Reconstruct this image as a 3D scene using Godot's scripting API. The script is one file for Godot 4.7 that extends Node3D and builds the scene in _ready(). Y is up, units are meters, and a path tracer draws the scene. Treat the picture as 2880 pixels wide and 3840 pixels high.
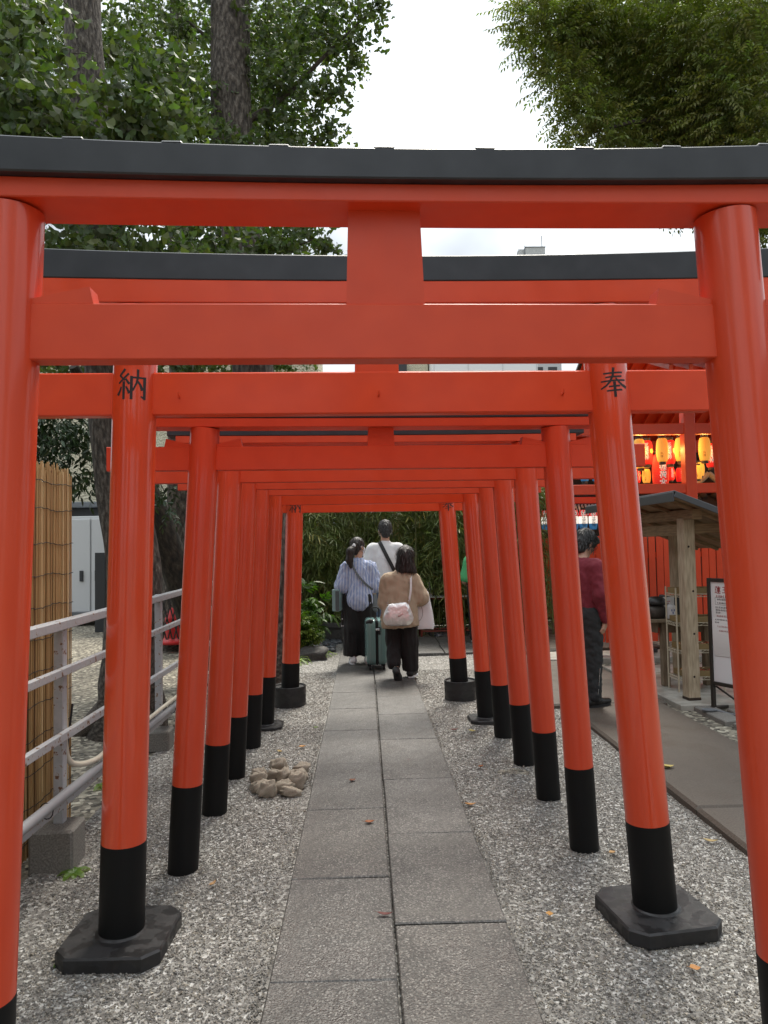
extends Node3D
# A shrine path under a row of vermilion torii, built from code alone.

var M := {}            # materials by plain name
var rng := RandomNumberGenerator.new()
var taken := {}

# ---------------------------------------------------------------- mesh builder
class MB:
	var v := PackedVector3Array()
	var n := PackedVector3Array()
	var uv := PackedVector2Array()
	var col := PackedColorArray()
	var ix := PackedInt32Array()
	var xf := Transform3D()
	var tint := Color.WHITE
	var tinted := false

	func put(p: Vector3, nn: Vector3, u := Vector2.ZERO) -> int:
		v.append(xf * p)
		n.append((xf.basis * nn).normalized())
		uv.append(u)
		col.append(tint)
		return v.size() - 1

	func tri(a: Vector3, b: Vector3, c: Vector3) -> void:   # counter-clockwise seen from outside
		var nn := (b - a).cross(c - a)
		if nn.length_squared() < 1e-20:
			return
		nn = nn.normalized()
		var i := put(a, nn)
		put(b, nn)
		put(c, nn)
		ix.append_array([i, i + 2, i + 1])

	func quad(a: Vector3, b: Vector3, c: Vector3, d: Vector3, full := false) -> void:
		var nn := (c - a).cross(d - b)
		if nn.length_squared() < 1e-20:
			return
		nn = nn.normalized()
		var i := put(a, nn, Vector2(0, 1))
		put(b, nn, Vector2(1, 1))
		put(c, nn, Vector2(1, 0))
		put(d, nn, Vector2(0, 0))
		ix.append_array([i, i + 2, i + 1, i, i + 3, i + 2])

	func face(pts: Array, mid: Vector3) -> void:             # a convex face turned away from mid
		var nn: Vector3 = (pts[1] - pts[0]).cross(pts[2] - pts[0])
		var c := Vector3.ZERO
		for p in pts:
			c += p
		c /= pts.size()
		var q := pts.duplicate()
		if nn.dot(c - mid) < 0.0:
			q.reverse()
		if q.size() == 4:
			quad(q[0], q[1], q[2], q[3])
		else:
			tri(q[0], q[1], q[2])

	func box(c: Vector3, s: Vector3, bev := 0.004, b := Basis.IDENTITY) -> void:
		var h := s * 0.5
		bev = minf(bev, minf(h.x, minf(h.y, h.z)) * 0.9)
		var k := {}
		for x in [-1, 1]:
			for y in [-1, 1]:
				for z in [-1, 1]:
					for a in 3:
						var p := Vector3(x * (h.x - bev), y * (h.y - bev), z * (h.z - bev))
						p[a] = [x, y, z][a] * h[a]
						k[[x, y, z, a]] = c + b * p
		for s1 in [-1, 1]:
			face([k[[s1, -1, -1, 0]], k[[s1, 1, -1, 0]], k[[s1, 1, 1, 0]], k[[s1, -1, 1, 0]]], c)
			face([k[[-1, s1, -1, 1]], k[[1, s1, -1, 1]], k[[1, s1, 1, 1]], k[[-1, s1, 1, 1]]], c)
			face([k[[-1, -1, s1, 2]], k[[1, -1, s1, 2]], k[[1, 1, s1, 2]], k[[-1, 1, s1, 2]]], c)
			if bev > 0.0:
				for s2 in [-1, 1]:
					face([k[[s1, s2, -1, 0]], k[[s1, s2, 1, 0]], k[[s1, s2, 1, 1]], k[[s1, s2, -1, 1]]], c)
					face([k[[s1, -1, s2, 0]], k[[s1, 1, s2, 0]], k[[s1, 1, s2, 2]], k[[s1, -1, s2, 2]]], c)
					face([k[[-1, s1, s2, 1]], k[[1, s1, s2, 1]], k[[1, s1, s2, 2]], k[[-1, s1, s2, 2]]], c)
					for s3 in [-1, 1]:
						face([k[[s1, s2, s3, 0]], k[[s1, s2, s3, 1]], k[[s1, s2, s3, 2]]], c)

	func lathe(prof: Array, seg := 32, smooth := false, caps := true) -> void:   # prof: Vector2(radius, y) upwards
		for j in prof.size() - 1:
			var p: Vector2 = prof[j]
			var q: Vector2 = prof[j + 1]
			var np := Vector2(q.y - p.y, p.x - q.x).normalized()
			var nq := np
			if smooth:
				if j > 0:
					var o: Vector2 = prof[j - 1]
					np = (np + Vector2(p.y - o.y, o.x - p.x).normalized()).normalized()
				if j < prof.size() - 2:
					var r: Vector2 = prof[j + 2]
					nq = (nq + Vector2(r.y - q.y, q.x - r.x).normalized()).normalized()
			var i0 := v.size()
			for i in seg + 1:
				var a := TAU * i / seg
				var d := Vector3(sin(a), 0, cos(a))
				put(d * p.x + Vector3.UP * p.y, d * np.x + Vector3.UP * np.y, Vector2(float(i) / seg, 1.0 - float(j) / (prof.size() - 1)))
				put(d * q.x + Vector3.UP * q.y, d * nq.x + Vector3.UP * nq.y, Vector2(float(i) / seg, 1.0 - float(j + 1) / (prof.size() - 1)))
			for i in seg:
				var k := i0 + i * 2
				ix.append_array([k, k + 1, k + 2, k + 2, k + 1, k + 3])
		if caps:
			for e in 2:
				var p: Vector2 = prof[0] if e == 0 else prof[-1]
				if p.x < 1e-5:
					continue
				var nn := Vector3.DOWN if e == 0 else Vector3.UP
				var c := put(Vector3.UP * p.y, nn)
				for i in seg + 1:
					var a := TAU * i / seg
					put(Vector3(sin(a) * p.x, p.y, cos(a) * p.x), nn)
				for i in seg:
					if e == 0:
						ix.append_array([c, c + 1 + i, c + 2 + i])
					else:
						ix.append_array([c, c + 2 + i, c + 1 + i])

	func tube(pts: Array, rad: Array, seg := 8, caps := true, bump := 0.0, rg: RandomNumberGenerator = null) -> void:
		var up := Vector3.UP
		var t0: Vector3 = (pts[1] - pts[0]).normalized()
		if absf(t0.dot(up)) > 0.9:
			up = Vector3.RIGHT
		var side := t0.cross(up).normalized()
		var i0 := v.size()
		for j in pts.size():
			var t: Vector3 = (pts[mini(j + 1, pts.size() - 1)] - pts[maxi(j - 1, 0)]).normalized()
			side = (side - t * side.dot(t)).normalized()
			var o := t.cross(side)
			var r: float = rad[mini(j, rad.size() - 1)]
			for i in seg + 1:
				var a := TAU * (i % seg) / seg
				var d := side * cos(a) + o * sin(a)
				var rr := r
				if bump > 0.0:
					rr *= 1.0 + bump * (0.6 * sin(a * 3.0 + j * 0.7) + 0.4 * sin(a * 5.0 - j * 1.3))
				put(pts[j] + d * rr, d, Vector2(float(i) / seg, float(j) / (pts.size() - 1)))
		for j in pts.size() - 1:
			for i in seg:
				var k := i0 + j * (seg + 1) + i
				ix.append_array([k, k + seg + 1, k + 1, k + 1, k + seg + 1, k + seg + 2])
		if caps:
			for e in 2:
				var base := i0 if e == 0 else i0 + (pts.size() - 1) * (seg + 1)
				var nn: Vector3 = (pts[0] - pts[1]).normalized() if e == 0 else (pts[-1] - pts[-2]).normalized()
				var c0 := v.size()
				for i in seg:
					v.append(v[base + i])
					n.append((xf.basis * nn).normalized())
					uv.append(Vector2.ZERO)
					col.append(tint)
				for i in range(1, seg - 1):
					if e == 0:
						ix.append_array([c0, c0 + i, c0 + i + 1])
					else:
						ix.append_array([c0, c0 + i + 1, c0 + i])

	func prism(poly: Array, z0: float, z1: float) -> void:   # poly: Vector2 counter-clockwise in x,y; z1 > z0
		var pp := PackedVector2Array(poly)
		var t := Geometry2D.triangulate_polygon(pp)
		for i in range(0, t.size(), 3):
			var a := pp[t[i]]
			var b := pp[t[i + 1]]
			var c := pp[t[i + 2]]
			if (b - a).cross(c - a) < 0.0:
				var s := b
				b = c
				c = s
			tri(Vector3(a.x, a.y, z1), Vector3(b.x, b.y, z1), Vector3(c.x, c.y, z1))
			tri(Vector3(a.x, a.y, z0), Vector3(c.x, c.y, z0), Vector3(b.x, b.y, z0))
		for i in pp.size():
			var a := pp[i]
			var b := pp[(i + 1) % pp.size()]
			quad(Vector3(a.x, a.y, z1), Vector3(a.x, a.y, z0), Vector3(b.x, b.y, z0), Vector3(b.x, b.y, z1))

	func loft(rings: Array, caps := true) -> void:           # closed rings of equal size, smooth; counter-clockwise seen from the last ring
		var m: int = rings[0].size()
		var i0 := v.size()
		var p := PackedVector3Array()
		for r in rings:
			for q in r:
				p.append(q)
		var nn := PackedVector3Array()
		nn.resize(p.size())
		var f := PackedInt32Array()
		for j in rings.size() - 1:
			for i in m:
				var a := j * m + i
				var b := j * m + (i + 1) % m
				f.append_array([a, b, b + m, a, b + m, a + m])
		for i in range(0, f.size(), 3):
			var g := (p[f[i + 1]] - p[f[i]]).cross(p[f[i + 2]] - p[f[i]])
			nn[f[i]] += g
			nn[f[i + 1]] += g
			nn[f[i + 2]] += g
		for i in p.size():
			put(p[i], nn[i].normalized(), Vector2(float(i % m) / m, float(i / m) / (rings.size() - 1)))
		for i in range(0, f.size(), 3):
			ix.append_array([i0 + f[i], i0 + f[i + 2], i0 + f[i + 1]])
		if caps:
			for e in 2:
				var r: Array = rings[0] if e == 0 else rings[-1]
				var c := Vector3.ZERO
				for q in r:
					c += q
				c /= m
				for i in m:
					if e == 0:
						tri(c, r[(i + 1) % m], r[i])
					else:
						tri(c, r[i], r[(i + 1) % m])

	func indexed(p: PackedVector3Array, f: PackedInt32Array) -> void:   # smooth surface; faces counter-clockwise from outside
		var nn := PackedVector3Array()
		nn.resize(p.size())
		for i in range(0, f.size(), 3):
			var g := (p[f[i + 1]] - p[f[i]]).cross(p[f[i + 2]] - p[f[i]])
			nn[f[i]] += g
			nn[f[i + 1]] += g
			nn[f[i + 2]] += g
		var i0 := v.size()
		for i in p.size():
			put(p[i], nn[i].normalized(), Vector2(p[i].x, p[i].y))
		var mirrored := xf.basis.determinant() < 0.0
		for i in range(0, f.size(), 3):
			if mirrored:
				ix.append_array([i0 + f[i], i0 + f[i + 1], i0 + f[i + 2]])
			else:
				ix.append_array([i0 + f[i], i0 + f[i + 2], i0 + f[i + 1]])

	func mesh() -> ArrayMesh:
		var a := []
		a.resize(Mesh.ARRAY_MAX)
		a[Mesh.ARRAY_VERTEX] = v
		a[Mesh.ARRAY_NORMAL] = n
		a[Mesh.ARRAY_TEX_UV] = uv
		if tinted:
			a[Mesh.ARRAY_COLOR] = col
		a[Mesh.ARRAY_INDEX] = ix
		var m := ArrayMesh.new()
		m.add_surface_from_arrays(Mesh.PRIMITIVE_TRIANGLES, a)
		return m

# ---------------------------------------------------------------- naming and parenting
func numbered(called: String) -> String:
	var k: int = taken.get(called, 0)
	taken[called] = k + 1
	return called if k == 0 else "%s_%03d" % [called, k]

func tag(o: Node3D, label: String, category := "", group := "", kind := "") -> Node3D:
	if label: o.set_meta("label", label)
	if category: o.set_meta("category", category)
	if group: o.set_meta("group", group)
	if kind: o.set_meta("kind", kind)
	return o

func thing(called: String, label: String, category: String, at := Vector3.ZERO, turn := 0.0, group := "") -> Node3D:
	var o := Node3D.new()
	o.name = numbered(called)
	add_child(o, true)
	o.position = at
	o.rotation.y = turn
	tag(o, label, category, group)
	return o

func part(called: String, mb, m: Material, parent: Node3D = null) -> MeshInstance3D:
	var o := MeshInstance3D.new()
	o.mesh = mb.mesh() if mb is MB else mb
	o.material_override = m
	if parent:
		o.name = called
		parent.add_child(o, true)
		var k := 0
		for c in parent.get_children():
			if c != o and (c.name == called or String(c.name).begins_with(called + "_0") or String(c.name).begins_with(called + "_1")):
				k += 1
		o.name = called if k == 0 else "%s_%03d" % [called, k]
	else:
		o.name = numbered(called)
		add_child(o, true)
	return o

func struct(called: String, mb, m: Material, parent: Node3D = null) -> MeshInstance3D:
	var o := part(called, mb, m, parent)
	if parent == null:
		o.set_meta("kind", "structure")
	return o

func scatter(called: String, mesh: Mesh, m: Material, where: Array, tints: Array, parent: Node3D = null) -> MultiMeshInstance3D:
	var mm := MultiMesh.new()
	mm.transform_format = MultiMesh.TRANSFORM_3D
	mm.use_colors = tints.size() > 0
	mm.mesh = mesh
	mm.instance_count = where.size()
	for i in where.size():
		mm.set_instance_transform(i, where[i])
		if tints.size():
			mm.set_instance_color(i, tints[i])
	var o := MultiMeshInstance3D.new()
	o.multimesh = mm
	o.material_override = m
	if parent:
		o.name = called
		parent.add_child(o, true)
	else:
		o.name = numbered(called)
		add_child(o, true)
	o.set_meta("kind", "stuff")
	return o

# ---------------------------------------------------------------- materials and textures
func lin(r: float, g: float, b: float) -> Color:
	return Color(r, g, b).linear_to_srgb()

func mat(called: String, c: Color, rough := 0.7, metal := 0.0) -> StandardMaterial3D:
	var m := StandardMaterial3D.new()
	m.resource_name = called
	m.albedo_color = c
	m.roughness = rough
	m.metallic = metal
	M[called] = m
	return m

func noise(type: int, freq: float, oct := 4, sd := 1) -> FastNoiseLite:
	var f := FastNoiseLite.new()
	f.noise_type = type
	f.frequency = freq
	f.fractal_octaves = oct
	f.fractal_type = FastNoiseLite.FRACTAL_FBM if oct > 1 else FastNoiseLite.FRACTAL_NONE
	f.seed = sd
	return f

func ntex(f: FastNoiseLite, size: int, ramp := [], norm := 0.0, h := 0) -> NoiseTexture2D:
	var t := NoiseTexture2D.new()
	t.width = size
	t.height = h if h else size
	t.seamless = true
	t.seamless_blend_skirt = 0.15
	t.noise = f
	t.generate_mipmaps = false
	if norm > 0.0:
		t.as_normal_map = true
		t.bump_strength = norm
	if ramp.size():
		var g := Gradient.new()
		g.offsets = PackedFloat32Array(ramp.map(func(e): return e[0]))
		g.colors = PackedColorArray(ramp.map(func(e): return e[1]))
		t.color_ramp = g
	return t

func tri_uv(m: StandardMaterial3D, s: float, world := true) -> StandardMaterial3D:
	m.uv1_triplanar = true
	m.uv1_world_triplanar = world
	m.uv1_scale = Vector3.ONE * s
	return m

func g3(x: float) -> Color:
	return lin(x, x, x)

func _ready() -> void:
	var cam := Camera3D.new()
	cam.name = "camera"
	cam.position = Vector3(0, 1.55, 0)
	cam.rotation = Vector3(0.0452437, -0.0282566, -0.0183065)
	cam.fov = 70.4608
	cam.near = 0.05
	cam.far = 400.0
	cam.current = true
	add_child(cam)
	var we := WorldEnvironment.new()
	we.name = "world_environment"
	var env := Environment.new()
	env.background_mode = Environment.BG_SKY
	env.sky = Sky.new()
	env.sky.sky_material = make_sky()
	env.tonemap_mode = Environment.TONE_MAPPER_LINEAR
	env.tonemap_exposure = 2.5
	env.sdfgi_enabled = true
	env.ssao_enabled = true
	env.ssil_enabled = true
	we.environment = env
	add_child(we)
	var sun := DirectionalLight3D.new()
	sun.name = "sun"
	sun.light_energy = 0.62
	sun.light_angular_distance = 18.0
	sun.light_color = Color(1.0, 0.97, 0.92)
	sun.shadow_enabled = true
	sun.rotation_degrees = Vector3(-60, 165, 0)
	add_child(sun)
	make_materials()
	build_ground()
	build_torii()
	more_materials()
	build_stones()
	build_leaves()
	build_railing()
	build_screen()
	build_shed()
	build_trees()
	build_hedge()
	build_fences()
	build_hall()
	build_lanterns()
	build_kiosk()
	build_sign()
	build_far()
	build_around()
	people_materials()
	build_people()

func make_sky() -> PanoramaSkyMaterial:
	# an overcast sky: brighter overhead than at the horizon, with soft cloud masses
	var W := 768
	var H := 384
	var im := Image.create_empty(W, H, false, Image.FORMAT_RGBF)
	var f := noise(FastNoiseLite.TYPE_SIMPLEX_SMOOTH, 1.9, 5, 21)
	var f2 := noise(FastNoiseLite.TYPE_SIMPLEX_SMOOTH, 0.8, 3, 22)
	for j in H:
		var el := PI * (0.5 - (j + 0.5) / H)
		var up := sin(el)
		for i in W:
			var az := TAU * (i + 0.5) / W
			var d := Vector3(cos(el) * sin(az), up, cos(el) * cos(az))
			var p := d / maxf(0.35, up + 0.35)
			var c := 0.5 + 0.75 * f.get_noise_3d(p.x * 1.5, p.y * 1.5, p.z * 1.5) + 0.35 * f2.get_noise_3d(p.x, p.y + 5.0, p.z)
			c = smoothstep(0.10, 0.90, c + 0.08)
			var L := 1.22 * (1.0 + 2.2 * maxf(0.0, up)) / 3.2
			var thin := Color(0.70, 0.75, 0.79)
			var thick := Color(0.40, 0.435, 0.48)
			var col := thick.lerp(thin, c) * L
			if up < 0.0:
				col = Color(0.10, 0.098, 0.09)
			im.set_pixel(i, j, Color(col.r, col.g, col.b))
	var m := PanoramaSkyMaterial.new()
	m.panorama = ImageTexture.create_from_image(im)
	return m


func make_materials() -> void:
	var S := FastNoiseLite.TYPE_SIMPLEX_SMOOTH
	var P := FastNoiseLite.TYPE_PERLIN
	# vermilion enamel: brushed coats with slight unevenness of tone and gloss
	var brush := ntex(noise(S, 0.006, 4, 3), 512, [[0.0, lin(0.62, 0.054, 0.012)], [1.0, lin(0.69, 0.066, 0.015)]])
	var gloss := ntex(noise(S, 0.008, 4, 4), 512, [[0.0, g3(0.17)], [0.5, g3(0.22)], [1.0, g3(0.32)]])
	var wavy := ntex(noise(P, 0.02, 3, 5), 512, [], 1.2)
	for e in [["vermilion", Color.WHITE, 0.62, 1.1], ["vermilion_satin", Color(0.97, 0.95, 0.95), 0.85, 1.1]]:
		var m := tri_uv(mat(e[0], e[1]), 1.6)
		m.albedo_texture = brush
		m.roughness = e[2]
		m.roughness_texture = gloss
		m.normal_enabled = true
		m.normal_texture = wavy
		m.normal_scale = 0.10
	M.vermilion_satin.normal_scale = 0.05
	for e in ["vermilion", "vermilion_satin"]:
		var m: StandardMaterial3D = M[e].duplicate()
		m.resource_name = e + "_pillar"
		m.uv1_world_triplanar = false
		m.uv1_scale = Vector3(9.0, 0.55, 9.0)          # brush strokes drawn down the pillar
		m.normal_scale = 0.20 if e == "vermilion" else 0.07
		m.clearcoat_enabled = true
		m.clearcoat = 0.8 if e == "vermilion" else 0.5
		m.clearcoat_roughness = 0.10
		M[m.resource_name] = m
	var bk := tri_uv(mat("black_enamel", g3(0.007), 1.0), 1.6)
	bk.roughness_texture = gloss
	bk.metallic_specular = 0.32
	bk.normal_enabled = true
	bk.normal_texture = wavy
	bk.normal_scale = 0.08
	var kt := tri_uv(mat("kasagi_black", Color.WHITE, 0.42), 1.2)
	kt.albedo_texture = ntex(noise(S, 0.01, 5, 8), 512, [[0.0, lin(0.016, 0.018, 0.022)], [1.0, lin(0.032, 0.034, 0.040)]])
	kt.normal_enabled = true
	kt.normal_texture = wavy
	kt.normal_scale = 0.1
	var pl := tri_uv(mat("plinth_black", Color.WHITE, 1.0), 2.2)
	pl.albedo_texture = ntex(noise(S, 0.012, 5, 18), 512, [[0.0, g3(0.013)], [1.0, lin(0.028, 0.026, 0.026)]])
	pl.roughness_texture = ntex(noise(S, 0.009, 3, 19), 512, [[0.0, g3(0.08)], [0.42, g3(0.10)], [0.52, g3(0.42)], [1.0, g3(0.6)]])
	pl.normal_enabled = true
	pl.normal_texture = ntex(noise(P, 0.05, 4, 20), 512, [], 2.0)
	pl.normal_scale = 0.25
	mat("ink_black", g3(0.012), 0.45)
	# ground
	var cell := noise(FastNoiseLite.TYPE_CELLULAR, 0.075, 1, 11)
	cell.cellular_return_type = FastNoiseLite.RETURN_CELL_VALUE
	cell.cellular_jitter = 1.0
	var cellh := noise(FastNoiseLite.TYPE_CELLULAR, 0.075, 1, 11)
	cellh.cellular_return_type = FastNoiseLite.RETURN_DISTANCE
	var gr := tri_uv(mat("gravel_grey", Color.WHITE, 0.75), 1.0)
	gr.albedo_texture = ntex(cell, 1024, [[0.0, lin(0.05, 0.046, 0.04)], [0.3, lin(0.13, 0.122, 0.11)], [0.6, lin(0.22, 0.21, 0.19)], [0.85, lin(0.34, 0.33, 0.30)], [1.0, lin(0.55, 0.54, 0.51)]])
	gr.normal_enabled = true
	gr.normal_texture = ntex(cellh, 1024, [], 6.0)
	gr.normal_scale = 0.7
	var g2 := tri_uv(mat("gravel_coarse", Color.WHITE, 0.8), 0.42)
	g2.albedo_texture = gr.albedo_texture
	g2.albedo_color = Color(0.96, 0.93, 0.86)
	g2.normal_enabled = true
	g2.normal_texture = gr.normal_texture
	g2.normal_scale = 1.1
	# wet granite-like paving: crushed aggregate in a dark binder
	var agg := noise(FastNoiseLite.TYPE_CELLULAR, 0.11, 1, 31)
	agg.cellular_return_type = FastNoiseLite.RETURN_CELL_VALUE
	var aggt := ntex(agg, 1024, [[0.0, lin(0.018, 0.016, 0.0135)], [0.35, lin(0.042, 0.0385, 0.033)], [0.7, lin(0.082, 0.077, 0.068)], [0.92, lin(0.15, 0.143, 0.13)], [1.0, lin(0.27, 0.26, 0.24)]])
	var wet := ntex(noise(S, 0.006, 4, 33), 512, [[0.0, g3(0.17)], [0.4, g3(0.24)], [0.6, g3(0.33)], [1.0, g3(0.46)]])
	var rough_n := ntex(noise(S, 0.12, 3, 34), 512, [], 5.0)
	var stain := ntex(noise(S, 0.004, 5, 35), 512, [[0.0, lin(0.86, 0.85, 0.83)], [0.5, lin(0.94, 0.935, 0.925)], [1.0, lin(1, 1, 1)]])
	for e in [["paving", Color(1, 1, 1)], ["paving_b", Color(0.965, 0.965, 0.96)], ["paving_c", Color(0.985, 0.975, 0.96)]]:
		var m := tri_uv(mat(e[0], e[1]), 1.45)
		m.albedo_texture = aggt
		m.detail_enabled = true
		m.detail_albedo = stain
		m.detail_blend_mode = BaseMaterial3D.BLEND_MODE_MUL
		m.roughness = 1.0
		m.roughness_texture = wet
		m.metallic_specular = 0.7
		m.normal_enabled = true
		m.normal_texture = rough_n
		m.normal_scale = 0.42
	var asp := tri_uv(mat("wet_concrete_brown", Color.WHITE, 1.0), 0.9)
	asp.albedo_texture = ntex(noise(S, 0.09, 5, 41), 1024, [[0.0, lin(0.045, 0.036, 0.027)], [0.5, lin(0.085, 0.068, 0.052)], [1.0, lin(0.14, 0.115, 0.09)]])
	asp.roughness_texture = ntex(noise(S, 0.005, 4, 42), 512, [[0.0, g3(0.16)], [0.5, g3(0.30)], [1.0, g3(0.55)]])
	asp.normal_enabled = true
	asp.normal_texture = rough_n
	asp.normal_scale = 0.2
	var con := tri_uv(mat("pale_concrete", Color.WHITE, 1.0), 0.8)
	con.albedo_texture = ntex(noise(S, 0.012, 6, 43), 512, [[0.0, lin(0.20, 0.185, 0.155)], [0.5, lin(0.32, 0.30, 0.26)], [1.0, lin(0.44, 0.42, 0.37)]])
	con.roughness_texture = ntex(noise(S, 0.006, 3, 44), 512, [[0.0, g3(0.12)], [0.45, g3(0.2)], [0.6, g3(0.6)], [1.0, g3(0.8)]])
	var blk := tri_uv(mat("concrete_block", Color.WHITE, 0.9), 3.0)
	blk.albedo_texture = ntex(noise(S, 0.05, 5, 45), 512, [[0.0, lin(0.10, 0.095, 0.085)], [0.6, lin(0.19, 0.18, 0.16)], [1.0, lin(0.30, 0.28, 0.25)]])
	blk.normal_enabled = true
	blk.normal_texture = rough_n
	blk.normal_scale = 0.4
	# bark
	var bn := noise(S, 0.012, 5, 51)
	bn.domain_warp_enabled = true
	bn.domain_warp_amplitude = 18.0
	bn.domain_warp_frequency = 0.02
	var bkt := ntex(bn, 512, [[0.0, lin(0.018, 0.014, 0.011)], [0.4, lin(0.055, 0.044, 0.035)], [0.7, lin(0.11, 0.092, 0.074)], [1.0, lin(0.19, 0.17, 0.145)]])
	var bnn := ntex(bn, 512, [], 14.0)
	for e in [["bark", Color.WHITE, Vector3(5, 13, 1)], ["bark_smooth", Color(0.62, 0.60, 0.52), Vector3(3, 6, 1)]]:
		var m := mat(e[0], e[1], 0.9)
		m.uv1_scale = e[2]
		m.albedo_texture = bkt
		m.normal_enabled = true
		m.normal_texture = bnn
		m.normal_scale = 1.0
	M.bark_smooth.normal_scale = 0.35
	mat("twig", lin(0.05, 0.04, 0.028), 0.85)
	# leaves
	for e in [["ginkgo_leaf", lin(0.095, 0.138, 0.050), 0.5], ["zelkova_leaf", lin(0.18, 0.205, 0.062), 0.42], ["bamboo_leaf", lin(0.17, 0.21, 0.062), 0.45],
			["shrub_leaf", lin(0.06, 0.125, 0.022), 0.45], ["dark_leaf", lin(0.030, 0.062, 0.018), 0.3]]:
		var m := mat(e[0], e[1], e[2])
		m.vertex_color_use_as_albedo = true
		m.backlight_enabled = true
		m.backlight = Color(0.85, 0.95, 0.5)
	M.dark_leaf.backlight = Color(0.3, 0.35, 0.2)
	M.bamboo_leaf.backlight = Color(0.7, 0.78, 0.4)
	mat("bamboo_culm", lin(0.10, 0.11, 0.04), 0.4)
	# metal, timber and so on
	var st := tri_uv(mat("grey_paint", Color.WHITE, 0.5), 2.0)
	var rust := noise(S, 0.02, 5, 61)
	st.albedo_texture = ntex(rust, 512, [[0.0, lin(0.34, 0.355, 0.375)], [0.66, lin(0.40, 0.41, 0.425)], [0.74, lin(0.36, 0.34, 0.32)], [0.80, lin(0.17, 0.085, 0.045)], [1.0, lin(0.10, 0.045, 0.02)]])
	mat("pvc_grey", lin(0.25, 0.255, 0.27), 0.35)
	mat("pvc_cream", lin(0.58, 0.54, 0.44), 0.4)
	mat("black_rubber", g3(0.012), 0.6)
	mat("black_metal", lin(0.02, 0.019, 0.018), 0.45)
	var tm := mat("cedar", Color.WHITE, 0.72)
	var gn := noise(S, 0.011, 4, 71)
	gn.domain_warp_enabled = true
	gn.domain_warp_amplitude = 12.0
	tm.albedo_texture = ntex(gn, 512, [[0.0, lin(0.24, 0.185, 0.12)], [0.45, lin(0.36, 0.29, 0.195)], [0.8, lin(0.43, 0.35, 0.245)], [1.0, lin(0.48, 0.40, 0.29)]])
	tri_uv(tm, 1.0, false)
	tm.uv1_scale = Vector3(7, 0.8, 7)
	var tm2 := mat("cedar_grey", Color(0.72, 0.70, 0.68), 0.8)
	tm2.albedo_texture = tm.albedo_texture
	tri_uv(tm2, 1.0, false)
	tm2.uv1_scale = Vector3(7, 0.8, 7)
	var tm3 := mat("cedar_beam", Color(0.80, 0.74, 0.66), 0.75)
	tm3.albedo_texture = tm.albedo_texture
	tri_uv(tm3, 1.0, false)
	tm3.uv1_scale = Vector3(0.8, 7, 0.8)
	mat("roof_metal", lin(0.060, 0.063, 0.068), 0.45, 0.1)
	mat("cream_stucco", lin(0.62, 0.58, 0.44), 0.9)
	var sc := ntex(noise(S, 0.09, 3, 81), 512, [], 8.0)
	M.cream_stucco.normal_enabled = true
	M.cream_stucco.normal_texture = sc
	tri_uv(M.cream_stucco, 0.35)
	mat("white_steel", lin(0.56, 0.57, 0.58), 0.5)
	mat("white_plaster", lin(0.70, 0.71, 0.72), 0.8)
	mat("grey_metal", lin(0.13, 0.14, 0.15), 0.5)
	mat("dark_grey", lin(0.03, 0.032, 0.035), 0.6)
	mat("paper_white", lin(0.70, 0.70, 0.70), 0.7)
	mat("plastic_white", lin(0.72, 0.72, 0.72), 0.3)
	mat("plastic_red", lin(0.52, 0.02, 0.02), 0.4)
	mat("plastic_blue", lin(0.02, 0.05, 0.28), 0.5)
	mat("wire_cream", lin(0.52, 0.46, 0.34), 0.4)
	mat("tray_wood", lin(0.22, 0.15, 0.06), 0.6)
	mat("bronze_dark", lin(0.06, 0.05, 0.042), 0.45, 0.5)
	var rd := mat("reed", Color.WHITE, 0.55)
	rd.vertex_color_use_as_albedo = true
	var rk := tri_uv(mat("stone_tan", Color.WHITE, 0.85), 7.0)
	rk.albedo_texture = ntex(noise(S, 0.07, 5, 91), 512, [[0.0, lin(0.08, 0.06, 0.045)], [0.4, lin(0.28, 0.235, 0.175)], [0.75, lin(0.42, 0.37, 0.30)], [1.0, lin(0.58, 0.54, 0.47)]])
	rk.normal_enabled = true
	rk.normal_texture = rough_n
	rk.normal_scale = 0.5
	var rk2 := tri_uv(mat("stone_river", Color.WHITE, 0.35), 4.0)
	rk2.albedo_texture = ntex(noise(S, 0.04, 4, 92), 512, [[0.0, lin(0.03, 0.033, 0.038)], [1.0, lin(0.13, 0.14, 0.15)]])
	var rk3 := tri_uv(mat("stone_dark", Color.WHITE, 0.7), 2.0)
	rk3.albedo_texture = ntex(noise(S, 0.03, 5, 93), 512, [[0.0, lin(0.03, 0.028, 0.026)], [1.0, lin(0.11, 0.10, 0.09)]])
	var lf := mat("fallen_leaf", Color.WHITE, 0.6)
	lf.vertex_color_use_as_albedo = true
	var pb := mat("pebble", Color.WHITE, 0.6)
	pb.vertex_color_use_as_albedo = true

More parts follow.
